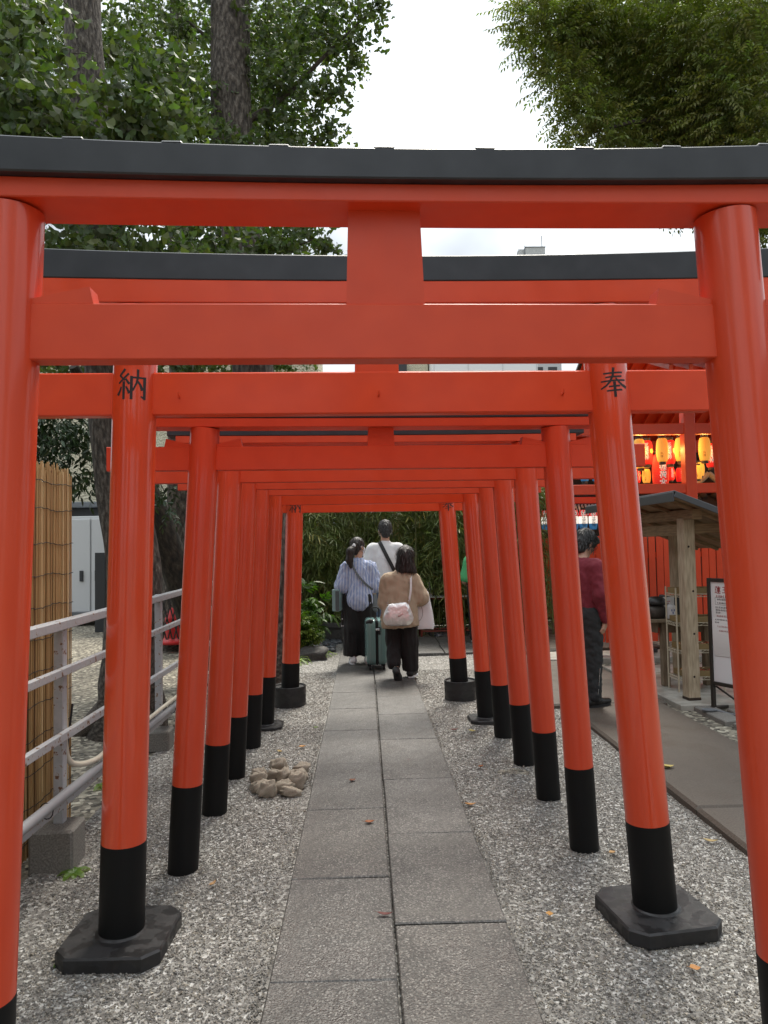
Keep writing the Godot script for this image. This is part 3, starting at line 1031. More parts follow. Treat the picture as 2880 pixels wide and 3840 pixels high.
func build_leaves() -> void:
	# fallen leaves: [label, x, z, length, width, turn, colour]
	var tan_ := Color(0.42, 0.31, 0.13)
	var rust := Color(0.30, 0.10, 0.03)
	var dark := Color(0.13, 0.03, 0.02)
	var yel := Color(0.50, 0.40, 0.12)
	var E := [["large curled tan leaf on gravel beside the nearest slab", -0.435, -2.28, 0.062, 0.022, 0.9, tan_],
		["small yellow leaf on gravel beside the left nearest pillar", -1.0, -2.31, 0.04, 0.014, 0.5, yel],
		["dark red wet leaf on the left slabs near the groove", 0.06, -3.03, 0.065, 0.018, -0.1, dark],
		["brown leaf on the left slab opposite the stone heap", -0.10, -4.73, 0.05, 0.03, 0.7, Color(0.18, 0.07, 0.035)],
		["rusty leaf on the left slab in front of the heap", 0.005, -4.02, 0.055, 0.03, 0.2, rust],
		["orange leaf at the path's right edge level with the heap", 0.60, -4.33, 0.07, 0.028, 0.1, Color(0.45, 0.22, 0.07)],
		["brown leaf on gravel before the third right pillar", 1.14, -4.02, 0.06, 0.03, -0.6, rust],
		["orange leaf scrap left of the right octagonal foot", 0.74, -3.05, 0.04, 0.03, 1.4, Color(0.5, 0.27, 0.08)],
		["tan leaf scrap beside the right octagonal foot's rear", 1.20, -3.62, 0.035, 0.028, 0.3, Color(0.44, 0.26, 0.1)],
		["orange leaf in front of the right octagonal foot", 1.16, -2.64, 0.04, 0.03, 0.0, Color(0.5, 0.24, 0.08)],
		["rust leaf on gravel close to the right front pillar", 0.90, -2.30, 0.04, 0.03, 0.4, rust],
		["pale split leaf lying on the brown concrete walk", 1.98, -4.80, 0.085, 0.05, 0.2, yel],
		["orange leaf on the left gravel beyond the stone heap", -0.50, -5.66, 0.055, 0.035, 0.3, Color(0.45, 0.23, 0.07)],
		["pale leaf on gravel left of the path before the drums", -0.66, -5.55, 0.05, 0.025, -0.7, tan_],
		["dark leaf on right gravel before the seventh right pillar", 0.72, -6.05, 0.075, 0.03, 0.1, dark],
		["yellow leaf on right gravel beside the dark one", 0.86, -6.0, 0.06, 0.03, -0.3, yel],
		["tan leaf at the foot of the brown walk's edge", 1.74, -3.72, 0.07, 0.022, -0.4, tan_],
		["rust-brown leaf on right gravel in front of fifth pillar", 0.78, -5.05, 0.05, 0.03, 0.9, rust],
		["tan leaf on gravel behind the left octagonal foot", -0.72, -3.42, 0.05, 0.02, 1.2, Color(0.36, 0.2, 0.08)],
		["tan leaf on gravel near the fence's near block", -1.32, -4.05, 0.06, 0.03, 0.4, tan_]]
	for i in E.size():
		var e: Array = E[i]
		var mb := MB.new()
		mb.tinted = true
		mb.tint = e[6]
		var L: float = e[3]
		var W: float = e[4]
		var rows := []
		for j in 7:
			var t := j / 6.0
			var w := W * sin(PI * pow(t, 0.8)) * 0.5 + 0.0006
			var curl := 0.18 * L * pow(absf(t - 0.5) * 2.0, 2.0)
			rows.append([Vector3(-w, curl + w * 0.5, (t - 0.5) * L), Vector3(0, curl, (t - 0.5) * L), Vector3(w, curl + w * 0.6, (t - 0.5) * L)])
		for j in 6:
			for k in 2:
				mb.quad(rows[j][k], rows[j + 1][k], rows[j + 1][k + 1], rows[j][k + 1])
				mb.quad(rows[j][k] - Vector3.UP * 0.0008, rows[j][k + 1] - Vector3.UP * 0.0008, rows[j + 1][k + 1] - Vector3.UP * 0.0008, rows[j + 1][k] - Vector3.UP * 0.0008)
		mb.tint = (e[6] as Color) * 0.7
		mb.tube([rows[0][1], rows[0][1] + Vector3(0.003, 0.002, -L * 0.25)], [0.0008], 4)
		var o := part("fallen_leaf", mb, M.fallen_leaf)
		var on_slab: bool = e[1] > -0.356 and e[1] < 0.544
		o.position = Vector3(e[1], 0.042 if on_slab else (0.049 if e[1] > 1.85 else 0.010), e[2])
		o.rotation = Vector3(0.05 * sin(i * 3.0), e[5] + PI / 2, 0.06 * cos(i * 2.0))
		tag(o, e[0], "leaf", "leaves fallen on the ground")

# ---------------------------------------------------------------- left side: railing, screen, trunks, shed
func build_railing() -> void:
	var o := thing("metal_railing", "grey painted metal railing with rusty rails along the left side", "railing")
	var at := func(s: float) -> Vector3: return Vector3(-1.545 - 0.09 * s, 0, -3.74 - 2.075 * s)
	for s in [0.0, 1.0, 2.0]:
		var p: Vector3 = at.call(s)
		var mb := MB.new()
		mb.box(Vector3(0, 0.68, 0), Vector3(0.05, 1.02, 0.05), 0.004)
		var q := part("post", mb, M.grey_paint, o)
		q.position = p
	for r in [[1.178, -0.014, 0.046, 0.06], [0.95, -0.030, 0.040, 0.03], [0.632, -0.055, 0.044, 0.03], [0.322, -0.085, 0.066, 0.03]]:
		var a: Vector3 = at.call(-1.15)
		var b: Vector3 = at.call(2.3)
		var mb := MB.new()
		var mid := (a + b) * 0.5
		var L := a.distance_to(b)
		var dir: Vector3 = (b - a + Vector3.UP * float(r[1]) * 3.45).normalized()
		var bs := Basis(Vector3.UP.cross(dir).normalized(), dir.cross(Vector3.UP.cross(dir).normalized()), dir)
		mb.box(Vector3.ZERO, Vector3(r[3], r[2], L), 0.004)
		var q := part("rail", mb, M.grey_paint, o)
		q.basis = bs
		q.position = mid + Vector3(0.040 if r[3] < 0.05 else 0.012, r[0] + r[1] * 0.575, 0)
	# concrete blocks below the posts
	var bl := ["concrete block under the railing's near post", "concrete block under the railing's far post"]
	for i in 2:
		var mb := MB.new()
		mb.box(Vector3(0, 0.085 - 0.02 * i, 0), Vector3(0.21, 0.22 - 0.06 * i, 0.20), 0.012)
		var c := part("concrete_block", mb, M.concrete_block)
		c.position = at.call(float(i)) + Vector3(0.0, 0, 0.03)
		c.rotation.y = 0.06
		tag(c, bl[i], "block", "concrete blocks under the railing")
	# pipes tied along the bottom rail
	var pm := MB.new()
	var pts := []
	for i in 13:
		var s := -0.55 + 2.6 * i / 12.0
		var p: Vector3 = at.call(s)
		pts.append(p + Vector3(0.085, 0.375 - 0.088 * s, 0))
	pm.tube(pts, [0.024], 14)
	var pipe := part("grey_pipe", pm, M.pvc_grey)
	tag(pipe, "grey plastic conduit tied along the railing's lowest rail", "pipe")
	for s in [-0.18, 0.44, 0.6, 1.05, 1.13]:
		var t := MB.new()
		var p: Vector3 = at.call(s) + Vector3(0.085, 0.375 - 0.088 * s, 0)
		var ring := []
		for i in 13:
			var a := TAU * i / 12.0
			ring.append(p + Vector3(cos(a) * 0.030 - 0.008, sin(a) * 0.038 - 0.012, 0.006 * sin(a)))
		t.tube(ring, [0.0025], 5, false)
		part("cable_tie", t, M.black_rubber, pipe)
	var cm := MB.new()
	var c0: Vector3 = at.call(0.0)
	var cp := [c0 + Vector3(0.0, 0.72, -0.045), c0 + Vector3(0.005, 0.55, -0.05), c0 + Vector3(0.015, 0.47, -0.08), c0 + Vector3(0.04, 0.43, -0.16), c0 + Vector3(0.07, 0.415, -0.30)]
	for i in 9:
		var s := 0.26 + 1.75 * i / 8.0
		cp.append(at.call(s) + Vector3(0.078, 0.427 - 0.088 * s + 0.004 * sin(i * 2.2), 0))
	cm.tube(smooth_path(cp, 5), [0.015], 10)
	var cream := part("cream_pipe", cm, M.pvc_cream)
	tag(cream, "bent cream plastic pipe lying on top of the grey conduit", "pipe")

func smooth_path(p: Array, k: int) -> Array:
	var out := []
	for i in p.size() - 1:
		var a: Vector3 = p[maxi(i - 1, 0)]
		var b: Vector3 = p[i]
		var c: Vector3 = p[i + 1]
		var d: Vector3 = p[mini(i + 2, p.size() - 1)]
		for j in k:
			out.append(b.cubic_interpolate(c, a, d, float(j) / k))
	out.append(p[-1])
	return out

func build_screen() -> void:
	var o := thing("reed_screen", "upright screen of tan reeds tied with black wire, behind the railing", "screen", Vector3(-1.74, 0, -4.33))
	var rg := RandomNumberGenerator.new()
	rg.seed = 12
	var mb := MB.new()
	mb.tinted = true
	var z := 0.0
	while z < 1.35:
		for layer in 2:
			var w := rg.randf_range(0.0028, 0.0052)
			var top := 2.0 + rg.randf_range(-0.04, 0.025) + 0.02 * sin(z * 6.0)
			var g := rg.randf()
			var c := Color(0.34, 0.20, 0.08).lerp(Color(0.50, 0.34, 0.15), g)
			if rg.randf() < 0.16: c = Color(0.62, 0.46, 0.24)
			if rg.randf() < 0.12: c = Color(0.20, 0.11, 0.045)
			mb.tint = c
			var x := rg.randf_range(-0.006, 0.006) + layer * 0.010
			var lean := rg.randf_range(-0.012, 0.012)
			var mid := rg.randf_range(-0.004, 0.004)
			mb.tube([Vector3(x, 0.0, z - lean), Vector3(x + mid, 0.9, z), Vector3(x, top, z + lean)], [w, w * 0.95, w * 0.85], 5)
		z += rg.randf_range(0.0062, 0.0095)
	var r := part("reeds", mb, M.reed, o)
	r.set_meta("kind", "stuff")
	for k in 12:
		var y := 1.925 - 0.168 * k + (0.02 if k == 1 else 0.0)
		var wm := MB.new()
		var pts := []
		for i in 46:
			pts.append(Vector3(0.020 + 0.0035 * sin(i * 1.9), y + 0.006 * sin(i * 0.5 + k) + 0.003 * sin(i * 2.3), -0.01 + 1.37 * i / 45.0))
		wm.tube(pts, [0.0022], 5)
		part("tie_wire", wm, M.black_rubber, o)
	var sm := MB.new()
	sm.tube(smooth_path([Vector3(0.03, 0.66, 0.02), Vector3(0.035, 0.45, 0.10), Vector3(0.04, 0.30, 0.16), Vector3(0.035, 0.12, 0.24), Vector3(0.04, 0.0, 0.30)], 4), [0.006], 6)
	part("strap", sm, M.black_rubber, o)

func trunk(mb: MB, pts: Array, rad: Array, seg := 22, bump := 0.07) -> void:
	var p := smooth_path(pts, 6)
	var r := []
	for i in rad.size() - 1:
		for j in 6:
			r.append(lerpf(rad[i], rad[i + 1], j / 6.0))
	r.append(rad[-1])
	mb.tube(p, r, seg, true, bump)

func build_trunks() -> Array:
	var out := []
	var a := thing("ginkgo_tree", "nearer ginkgo with rough trunk between railing and shed", "tree", Vector3(-2.03, 0, -6.34))
	var mb := MB.new()
	trunk(mb, [Vector3(0, -0.1, 0), Vector3(0.0, 0.15, 0), Vector3(0.02, 0.5, 0), Vector3(0.035, 1.45, 0.03), Vector3(-0.12, 2.65, 0.04), Vector3(-0.24, 4.0, 0.04), Vector3(-0.31, 5.33, 0.04), Vector3(-0.40, 6.5, 0.04), Vector3(-0.5, 9.0, 0)], [0.36, 0.30, 0.25, 0.222, 0.205, 0.175, 0.165, 0.155, 0.09])
	part("trunk", mb, M.bark, a)
	for s in [[Vector3(0.1, 0.0, 0.05), Vector3(-0.26, 0.02, 0.12), 0.10], [Vector3(-0.05, 0.05, 0.1), Vector3(-0.45, -0.04, 0.05), 0.09], [Vector3(0.05, 0.05, 0.1), Vector3(0.3, -0.05, 0.3), 0.09]]:
		var rm := MB.new()
		rm.tube([s[0] + Vector3.UP * 0.28, s[0].lerp(s[1], 0.5) + Vector3.UP * 0.12, s[1]], [s[2] * 1.1, s[2], s[2] * 0.5], 10, true, 0.06)
		part("root", rm, M.bark, a)
	out.append(a)
	var b := thing("ginkgo_tree", "farther ginkgo, its dark trunk showing high beside the open sky", "tree", Vector3(-1.08, 0, -8.5))
	mb = MB.new()
	trunk(mb, [Vector3(0, -0.1, 0), Vector3(0, 0.2, 0), Vector3(0.0, 0.8, 0), Vector3(-0.10, 2.5, 0), Vector3(-0.25, 4.5, 0.05), Vector3(-0.39, 6.6, 0.1), Vector3(-0.41, 8.06, 0.1), Vector3(-0.42, 11.0, 0.1)], [0.34, 0.27, 0.245, 0.24, 0.238, 0.235, 0.23, 0.15])
	part("trunk", mb, M.bark, b)
	out.append(b)
	var c := thing("leaning_tree", "smooth-barked tree leaning left behind the railing's far post", "tree", Vector3(-1.75, 0, -8.6))
	mb = MB.new()
	trunk(mb, [Vector3(0.02, -0.1, 0), Vector3(-0.05, 0.2, 0), Vector3(-0.29, 0.82, 0), Vector3(-0.53, 1.5, 0), Vector3(-0.78, 2.2, 0.1), Vector3(-1.15, 3.0, 0.5), Vector3(-1.3, 3.5, 0.9)], [0.30, 0.23, 0.18, 0.168, 0.155, 0.10, 0.05], 20, 0.03)
	part("trunk", mb, M.bark_smooth, c)
	out.append(c)
	return out

func build_shed() -> void:
	var o := thing("storage_shed", "white steel storage shed raised on blocks, left background", "shed", Vector3(-5.65, 0, -15.2))
	var mb := MB.new()
	mb.box(Vector3(0, 1.24, -0.8), Vector3(2.0, 2.04, 1.5), 0.01)
	part("wall", mb, M.white_steel, o)
	for x in [-0.5, 0.47]:
		var d := MB.new()
		d.box(Vector3(x, 1.24, -0.03), Vector3(0.94, 1.92, 0.04), 0.008)
		var dd := part("door", d, M.white_steel, o)
		var hm := MB.new()
		hm.box(Vector3(x + (0.30 if x < 0 else -0.36), 1.02, 0.0), Vector3(0.07, 0.22, 0.05), 0.006)
		part("handle", hm, M.dark_grey, dd)
	var sill := MB.new()
	sill.box(Vector3(0, 0.25, 0.0), Vector3(2.02, 0.06, 0.08), 0.005)
	part("sill", sill, M.grey_metal, o)
	for x in [-0.9, -0.3, 0.3, 0.9]:
		var f := MB.new()
		f.box(Vector3(x, 0.10, -0.15), Vector3(0.14, 0.22, 0.3), 0.01)
		part("foot_block", f, M.dark_grey, o)
	var b := thing("cream_building", "cream stucco building with dark gutter behind the white shed", "building", Vector3(-5.5, 0, -16.8))
	mb = MB.new()
	mb.box(Vector3(0, 4.6, -1.0), Vector3(9.0, 4.2, 2.0), 0.01)
	part("wall", mb, M.cream_stucco, b)
	mb = MB.new()
	mb.box(Vector3(0, 1.25, -1.2), Vector3(9.0, 2.5, 1.6), 0.01)
	part("lower_wall", mb, M.grey_metal, b)
	mb = MB.new()
	mb.box(Vector3(0, 2.58, 0.12), Vector3(9.1, 0.13, 0.36), 0.02)
	part("gutter", mb, M.grey_metal, b)
	mb = MB.new()
	mb.box(Vector3(0, 2.40, 0.02), Vector3(9.0, 0.22, 0.12), 0.01)
	part("fascia", mb, M.dark_grey, b)
	# odds and ends between the leaning tree and the railing
	var g := thing("folding_gate", "black folding lattice gate standing behind the leaning tree", "gate", Vector3(-2.78, 0.22, -10.8), 0.15)
	for i in 8:
		for d in [-1, 1]:
			var sm := MB.new()
			var x := -0.30 + 0.085 * i
			sm.tube([Vector3(x - 0.075 * d, 0.0, 0.006 * d), Vector3(x + 0.075 * d, 0.62, 0.006 * d)], [0.011], 6)
			part("slat", sm, M.black_metal, g)
	var w := MB.new()
	w.box(Vector3(0, 0.62, 0), Vector3(0.62, 0.82, 0.03), 0.006)
	var wp := part("white_board", w, M.white_steel)
	wp.position = Vector3(-2.98, 0, -11.5)
	tag(wp, "white board leaning behind the black folding gate", "board")
	var rb := MB.new()
	rb.lathe([Vector2(0.25, 0.0), Vector2(0.255, 0.03), Vector2(0.20, 0.05), Vector2(0.15, 0.10), Vector2(0.13, 0.45), Vector2(0.06, 0.62), Vector2(0.0, 0.63)], 28)
	var rp := part("red_stand", rb, M.plastic_red)
	rp.position = Vector3(-2.92, 0.12, -11.15)
	rp.scale = Vector3.ONE * 0.85
	tag(rp, "red plastic cone with a round base behind the railing", "cone")
	var bt := MB.new()
	bt.lathe([Vector2(0.22, 0.0), Vector2(0.24, 0.05), Vector2(0.24, 0.75), Vector2(0.2, 0.8)], 24)
	var bp := part("blue_barrel", bt, M.plastic_blue)
	bp.position = Vector3(-2.72, 1.10, -11.75)
	tag(bp, "blue plastic barrel on a shelf beyond the leaning tree", "barrel")
	var sh := MB.new()
	sh.box(Vector3(0, 1.05, 0), Vector3(1.3, 0.08, 0.5), 0.01)
	sh.box(Vector3(-0.6, 0.5, 0), Vector3(0.06, 1.02, 0.4), 0.01)
	sh.box(Vector3(0.6, 0.5, 0), Vector3(0.06, 1.02, 0.4), 0.01)
	var shp := part("dark_shelf", sh, M.dark_grey)
	shp.position = Vector3(-2.9, 0, -11.8)
	tag(shp, "dark shelf carrying the blue barrel beyond the leaning tree", "shelf")
	var th := thing("thatched_stall_roof", "small brown thatched roof above the blue barrel", "stall", Vector3(-2.8, 0, -11.7))
	var tm := MB.new()
	var rg := RandomNumberGenerator.new()
	rg.seed = 5
	tm.tinted = true
	for i in 160:
		var x := rg.randf_range(-0.7, 0.7)
		var y := rg.randf_range(1.90, 2.02)
		tm.tint = Color(0.10, 0.055, 0.035) * rg.randf_range(0.5, 1.4)
		tm.tube([Vector3(x, y + 0.05, -0.5), Vector3(x + rg.randf_range(-0.03, 0.03), y - rg.randf_range(0.0, 0.05), 0.12)], [0.010], 4)
	part("thatch", tm, M.reed, th).set_meta("kind", "stuff")
	for x in [-0.68, 0.68]:
		var pm := MB.new()
		pm.tube([Vector3(x, 0, -0.2), Vector3(x, 1.92, -0.2)], [0.03], 8)
		part("post", pm, M.dark_grey, th)

# ---------------------------------------------------------------- right side: fence, lantern hall, kiosk
func picket(o: Node3D, x0: float, n: int, step: float, y0: float, y1: float, sd: int) -> void:
	var rg := RandomNumberGenerator.new()
	rg.seed = sd
	var shared := []
	for k in 3:
		var mb := MB.new()
		var w := 0.0425 + 0.001 * k
		mb.prism([Vector2(-w, 0), Vector2(w, 0), Vector2(w, y1 - y0 - 0.03), Vector2(w * 0.55, y1 - y0 - 0.008), Vector2(0, y1 - y0), Vector2(-w * 0.55, y1 - y0 - 0.008), Vector2(-w, y1 - y0 - 0.03)], -0.009, 0.009)
		shared.append(mb.mesh())
	for i in n:
		var q := part("slat", shared[rg.randi() % 3], M.vermilion_satin, o)
		q.position = Vector3(x0 + step * i + rg.randf_range(-0.003, 0.003), y0 + rg.randf_range(-0.008, 0.008), rg.randf_range(-0.003, 0.003))
		q.rotation.z = rg.randf_range(-0.006, 0.006)

func build_fences() -> void:
	var a := thing("picket_fence", "red picket fence behind the timber kiosk, its rails at the back", "fence", Vector3(0, 0, -9.54))
	picket(a, 2.80, 28, 0.1015, 0.21, 1.61, 4)
	for y in [0.45, 1.35]:
		var mb := MB.new()
		mb.box(Vector3(4.17, y, -0.034), Vector3(2.85, 0.07, 0.035), 0.004)
		part("rail", mb, M.vermilion_satin, a)
	for x in [2.84, 3.74, 4.62, 5.5]:
		var mb := MB.new()
		mb.box(Vector3(x, 0.82, -0.10), Vector3(0.11, 1.64, 0.09), 0.012)
		part("post", mb, M.cedar_grey, a)
		mb = MB.new()
		mb.box(Vector3(x, 0.10, -0.02), Vector3(0.16, 0.05, 0.2), 0.006)
		part("foot", mb, M.black_metal, a)
	var b := thing("picket_fence", "farther red picket fence with front rails below the white-and-blue lanterns", "fence", Vector3(0, 0, -12.8))
	picket(b, 2.35, 26, 0.1015, 0.22, 1.625, 5)
	for y in [0.44, 1.49]:
		var mb := MB.new()
		mb.box(Vector3(3.6, y, 0.030), Vector3(2.7, 0.115, 0.035), 0.004)
		part("rail", mb, M.vermilion_satin, b)

func lantern(called: String, label: String, group: String, at: Vector3, h: float, r: float, style: String, glow: float, turn := 0.0) -> void:
	var o := thing(called, label, "lantern", at, turn, group)   # at: the lantern's top
	var cap := h * 0.09
	var body_h := h - cap * 2.0
	var prof := []
	var rad := func(t: float) -> float:      # t from the bottom of the paper to its top
		return r * (0.62 + 0.38 * pow(sin(PI * clampf(t, 0.0, 1.0)), 0.42))
	var ribs := 22
	var bands := []
	if style == "tri":
		bands = [[0.0, 0.30, "paper_blue"], [0.30, 0.68, "paper_lit"], [0.68, 1.0, "paper_red"]]
	else:
		bands = [[0.0, 1.0, style]]
	for bd in bands:
		var mb := MB.new()
		prof = []
		for i in ribs * 2 + 1:
			var t := lerpf(bd[0], bd[1], float(i) / (ribs * 2))
			prof.append(Vector2(rad.call(t) + (0.0 if i % 2 else -0.0015), -h + cap + body_h * t))
		mb.lathe(prof, 24, false, false)
		part("paper", mb, M[bd[2]], o)
	for e in 2:
		var mb := MB.new()
		var y := -h if e == 0 else -cap
		mb.lathe([Vector2(r * 0.56, y), Vector2(r * 0.60, y + cap * 0.1), Vector2(r * 0.60, y + cap), Vector2(r * 0.5, y + cap)], 20)
		part("cap", mb, M.black_metal, o)
	var hk := MB.new()
	hk.tube([Vector3(0, 0, 0), Vector3(0, 0.05, 0)], [0.004], 5)
	part("hanger", hk, M.black_metal, o)
	var words := []
	if style == "tri":
		words = [["teki", 0.82, 0.30, 0.0, "ink_black"], ["houlaw", 0.58, 0.19, 0.0, "ink_black"], ["mitsu", 0.42, 0.19, 0.0, "ink_black"], ["ina", 0.25, 0.19, 0.0, "ink_black"]]
	elif style == "paper_red_lit":
		words = [["sho", 0.80, 0.17, 0.0, "ink_black"], ["ina", 0.63, 0.17, 0.0, "ink_black"], ["ni", 0.46, 0.17, 0.0, "ink_black"], ["kami", 0.29, 0.17, 0.0, "ink_black"]]
	elif style == "paper_big":
		words = [["ina", 0.66, 0.19, 0.0, "ink_black"], ["ni", 0.45, 0.19, 0.0, "ink_black"], ["dai", 0.24, 0.19, 0.0, "ink_black"]]
	elif style == "paper_yellow":
		words = [["tori", 0.34, 0.13, -0.75, "ink_brown"], ["kami", 0.22, 0.12, -0.75, "ink_brown"]]
	for wd in words:
		for pass_ in 2:
			if pass_ == 0 and style != "tri" and style != "paper_red_lit" and style != "paper_big":
				continue
			if pass_ == 0 and wd[0] != "teki" and style == "tri":
				continue
			var mb := MB.new()
			var s: float = body_h * wd[2]
			var lift := 0.0012 if pass_ == 0 else 0.0024
			strokes(mb, wd[0], func(x: float, y: float) -> Vector3:
				var t: float = wd[1] - (y - 50.0) / 100.0 * wd[2]
				var rr: float = rad.call(t) + lift
				var a: float = (x - 50.0) / 100.0 * s / rr + wd[3]
				return Vector3(sin(a) * rr, -h + cap + body_h * t, cos(a) * rr), 4.5 if pass_ == 0 else 0.8)
			part("lettering", mb, M.paper_lit if pass_ == 0 else M[wd[4]], o)
	if style == "paper_red_lit":
		var mb := MB.new()
		for k in 14:
			var a0 := TAU * k / 14.0
			var a1 := TAU * (k + 1) / 14.0
			var pt := func(a: float, q: float) -> Vector3:
				var t := 0.55 + sin(a) * 0.10 * q
				var rr: float = rad.call(t) + 0.002
				var an := 0.95 + cos(a) * 0.40 * q * (1.0 + 0.12 * cos(a * 5.0))
				return Vector3(sin(an) * rr, -h + cap + body_h * t, cos(an) * rr)
			mb.tri(pt.call(0, 0), pt.call(a0, 1.0), pt.call(a1, 1.0))
		part("emblem", mb, M.paper_yellow, o)
	if glow > 0.0:
		var l := OmniLight3D.new()
		l.name = "lantern_lamp"
		l.light_color = Color(1.0, 0.72, 0.38)
		l.light_energy = glow
		l.light_size = 0.03
		l.omni_range = 8.0
		l.omni_attenuation = 2.0
		l.shadow_enabled = true
		l.position = Vector3(0, -h * 0.5, 0)
		o.add_child(l)

func lit(called: String, c: Color, e: Color, k: float) -> void:
	var m := mat(called, c, 0.7)
	m.emission_enabled = true
	m.emission = e
	m.emission_energy_multiplier = k

func build_lanterns() -> void:
	lit("paper_yellow", lin(0.62, 0.40, 0.10), lin(1.0, 0.42, 0.045), 0.20)
	lit("paper_red_lit", lin(0.55, 0.012, 0.015), lin(1.0, 0.02, 0.02), 0.12)
	lit("paper_big", lin(0.50, 0.018, 0.018), lin(1.0, 0.03, 0.02), 0.08)
	lit("paper_lit", lin(0.72, 0.70, 0.66), lin(1.0, 0.95, 0.86), 0.26)
	lit("paper_red", lin(0.55, 0.015, 0.015), lin(1.0, 0.03, 0.03), 0.12)
	lit("paper_blue", lin(0.03, 0.16, 0.36), lin(0.1, 0.4, 0.8), 0.07)
	mat("ink_brown", lin(0.16, 0.07, 0.02), 0.7)
	var gy := "yellow lanterns hanging in the red hall"
	var gr := "red lanterns hanging in the red hall"
	var yl := [[3.99, 3.04, -10.3, "yellow lantern half behind the small red plaque"], [4.29, 3.035, -10.22, "yellow lantern directly left of the red one above the large lantern"], [4.595, 3.05, -10.3, "yellow lantern touching the hall's red post on its left side"], [4.92, 3.045, -10.25, "yellow lantern just right of the hall's red post"], [4.10, 2.98, -10.55, "yellow lantern hung lower behind the plaque"]]
	for e in yl:
		lantern("yellow_lantern", e[3], gy, Vector3(e[0], e[1], e[2]), 0.41, 0.084, "paper_yellow", 0.055, 0.25)
	var rl := [[4.16, 3.04, -10.45, "red lantern between the plaque and the second yellow lantern"], [4.475, 3.035, -10.4, "red lantern with black characters above the large red lantern"], [5.09, 2.98, -10.4, "red lantern at the hall's right, half hidden by the near pillar"]]
	for e in rl:
		lantern("red_lantern", e[3], gr, Vector3(e[0], e[1], e[2]), 0.43, 0.084, "paper_red_lit", 0.02, -0.45)
	lantern("large_red_lantern", "large red lantern with black characters behind the lower beam", "", Vector3(4.37, 2.86, -10.5), 0.66, 0.118, "paper_big", 0.0, -0.05)
	var low := [[4.02, 2.63, -10.6, "paper_red_lit", "low red lantern at left under the plaque"], [4.11, 2.63, -10.75, "paper_red_lit", "low red lantern left of the narrow yellow one"], [4.20, 2.62, -10.6, "paper_yellow", "narrow low yellow lantern left of the large red one"], [4.56, 2.65, -10.6, "paper_red_lit", "low red lantern right of the large red one"], [4.66, 2.62, -10.5, "paper_red_lit", "low red lantern with characters beside the hall post"], [4.95, 2.66, -10.55, "paper_yellow", "low yellow lantern right of the hall post"], [5.06, 2.72, -10.7, "paper_yellow", "low orange lantern at the near pillar's edge"]]
	for e in low:
		lantern("small_lantern", e[4], "small low lanterns in the red hall", Vector3(e[0], e[1], e[2]), 0.25, 0.062, e[3], 0.01, 0.1)
	var tr := [[2.94, "leftmost white-and-blue lantern between slim pillars"], [3.105, "white-and-blue lantern over the far fence, second from left"], [3.24, "white-and-blue lantern at the third pillar's left edge"], [3.60, "white-and-blue lantern peeping out left of the standing youth"], [3.755, "white-and-blue lantern directly above the youth's head, left one"], [3.925, "white-and-blue lantern above the youth's head, right one"], [4.09, "white-and-blue lantern half behind the second pillar"], [4.93, "white-and-blue lantern under the kiosk roof, left one"], [5.1, "white-and-blue lantern under the kiosk roof, right one"]]
	for e in tr:
		lantern("paper_lantern", e[1], "red, white and blue lanterns over the far fence", Vector3(e[0], 2.12, -12.3), 0.41, 0.074, "tri", 0.0, -0.15)
	for x in [3.40, 3.58, 3.76]:
		lantern("hall_lantern", "white-and-blue lantern hung high, only its bottom showing under the beam, at %s" % ["left", "middle", "right"][int(round((x - 3.40) / 0.18))], "high white-and-blue lanterns", Vector3(x, 2.84, -11.0), 0.41, 0.074, "tri", 0.0, 0.0)

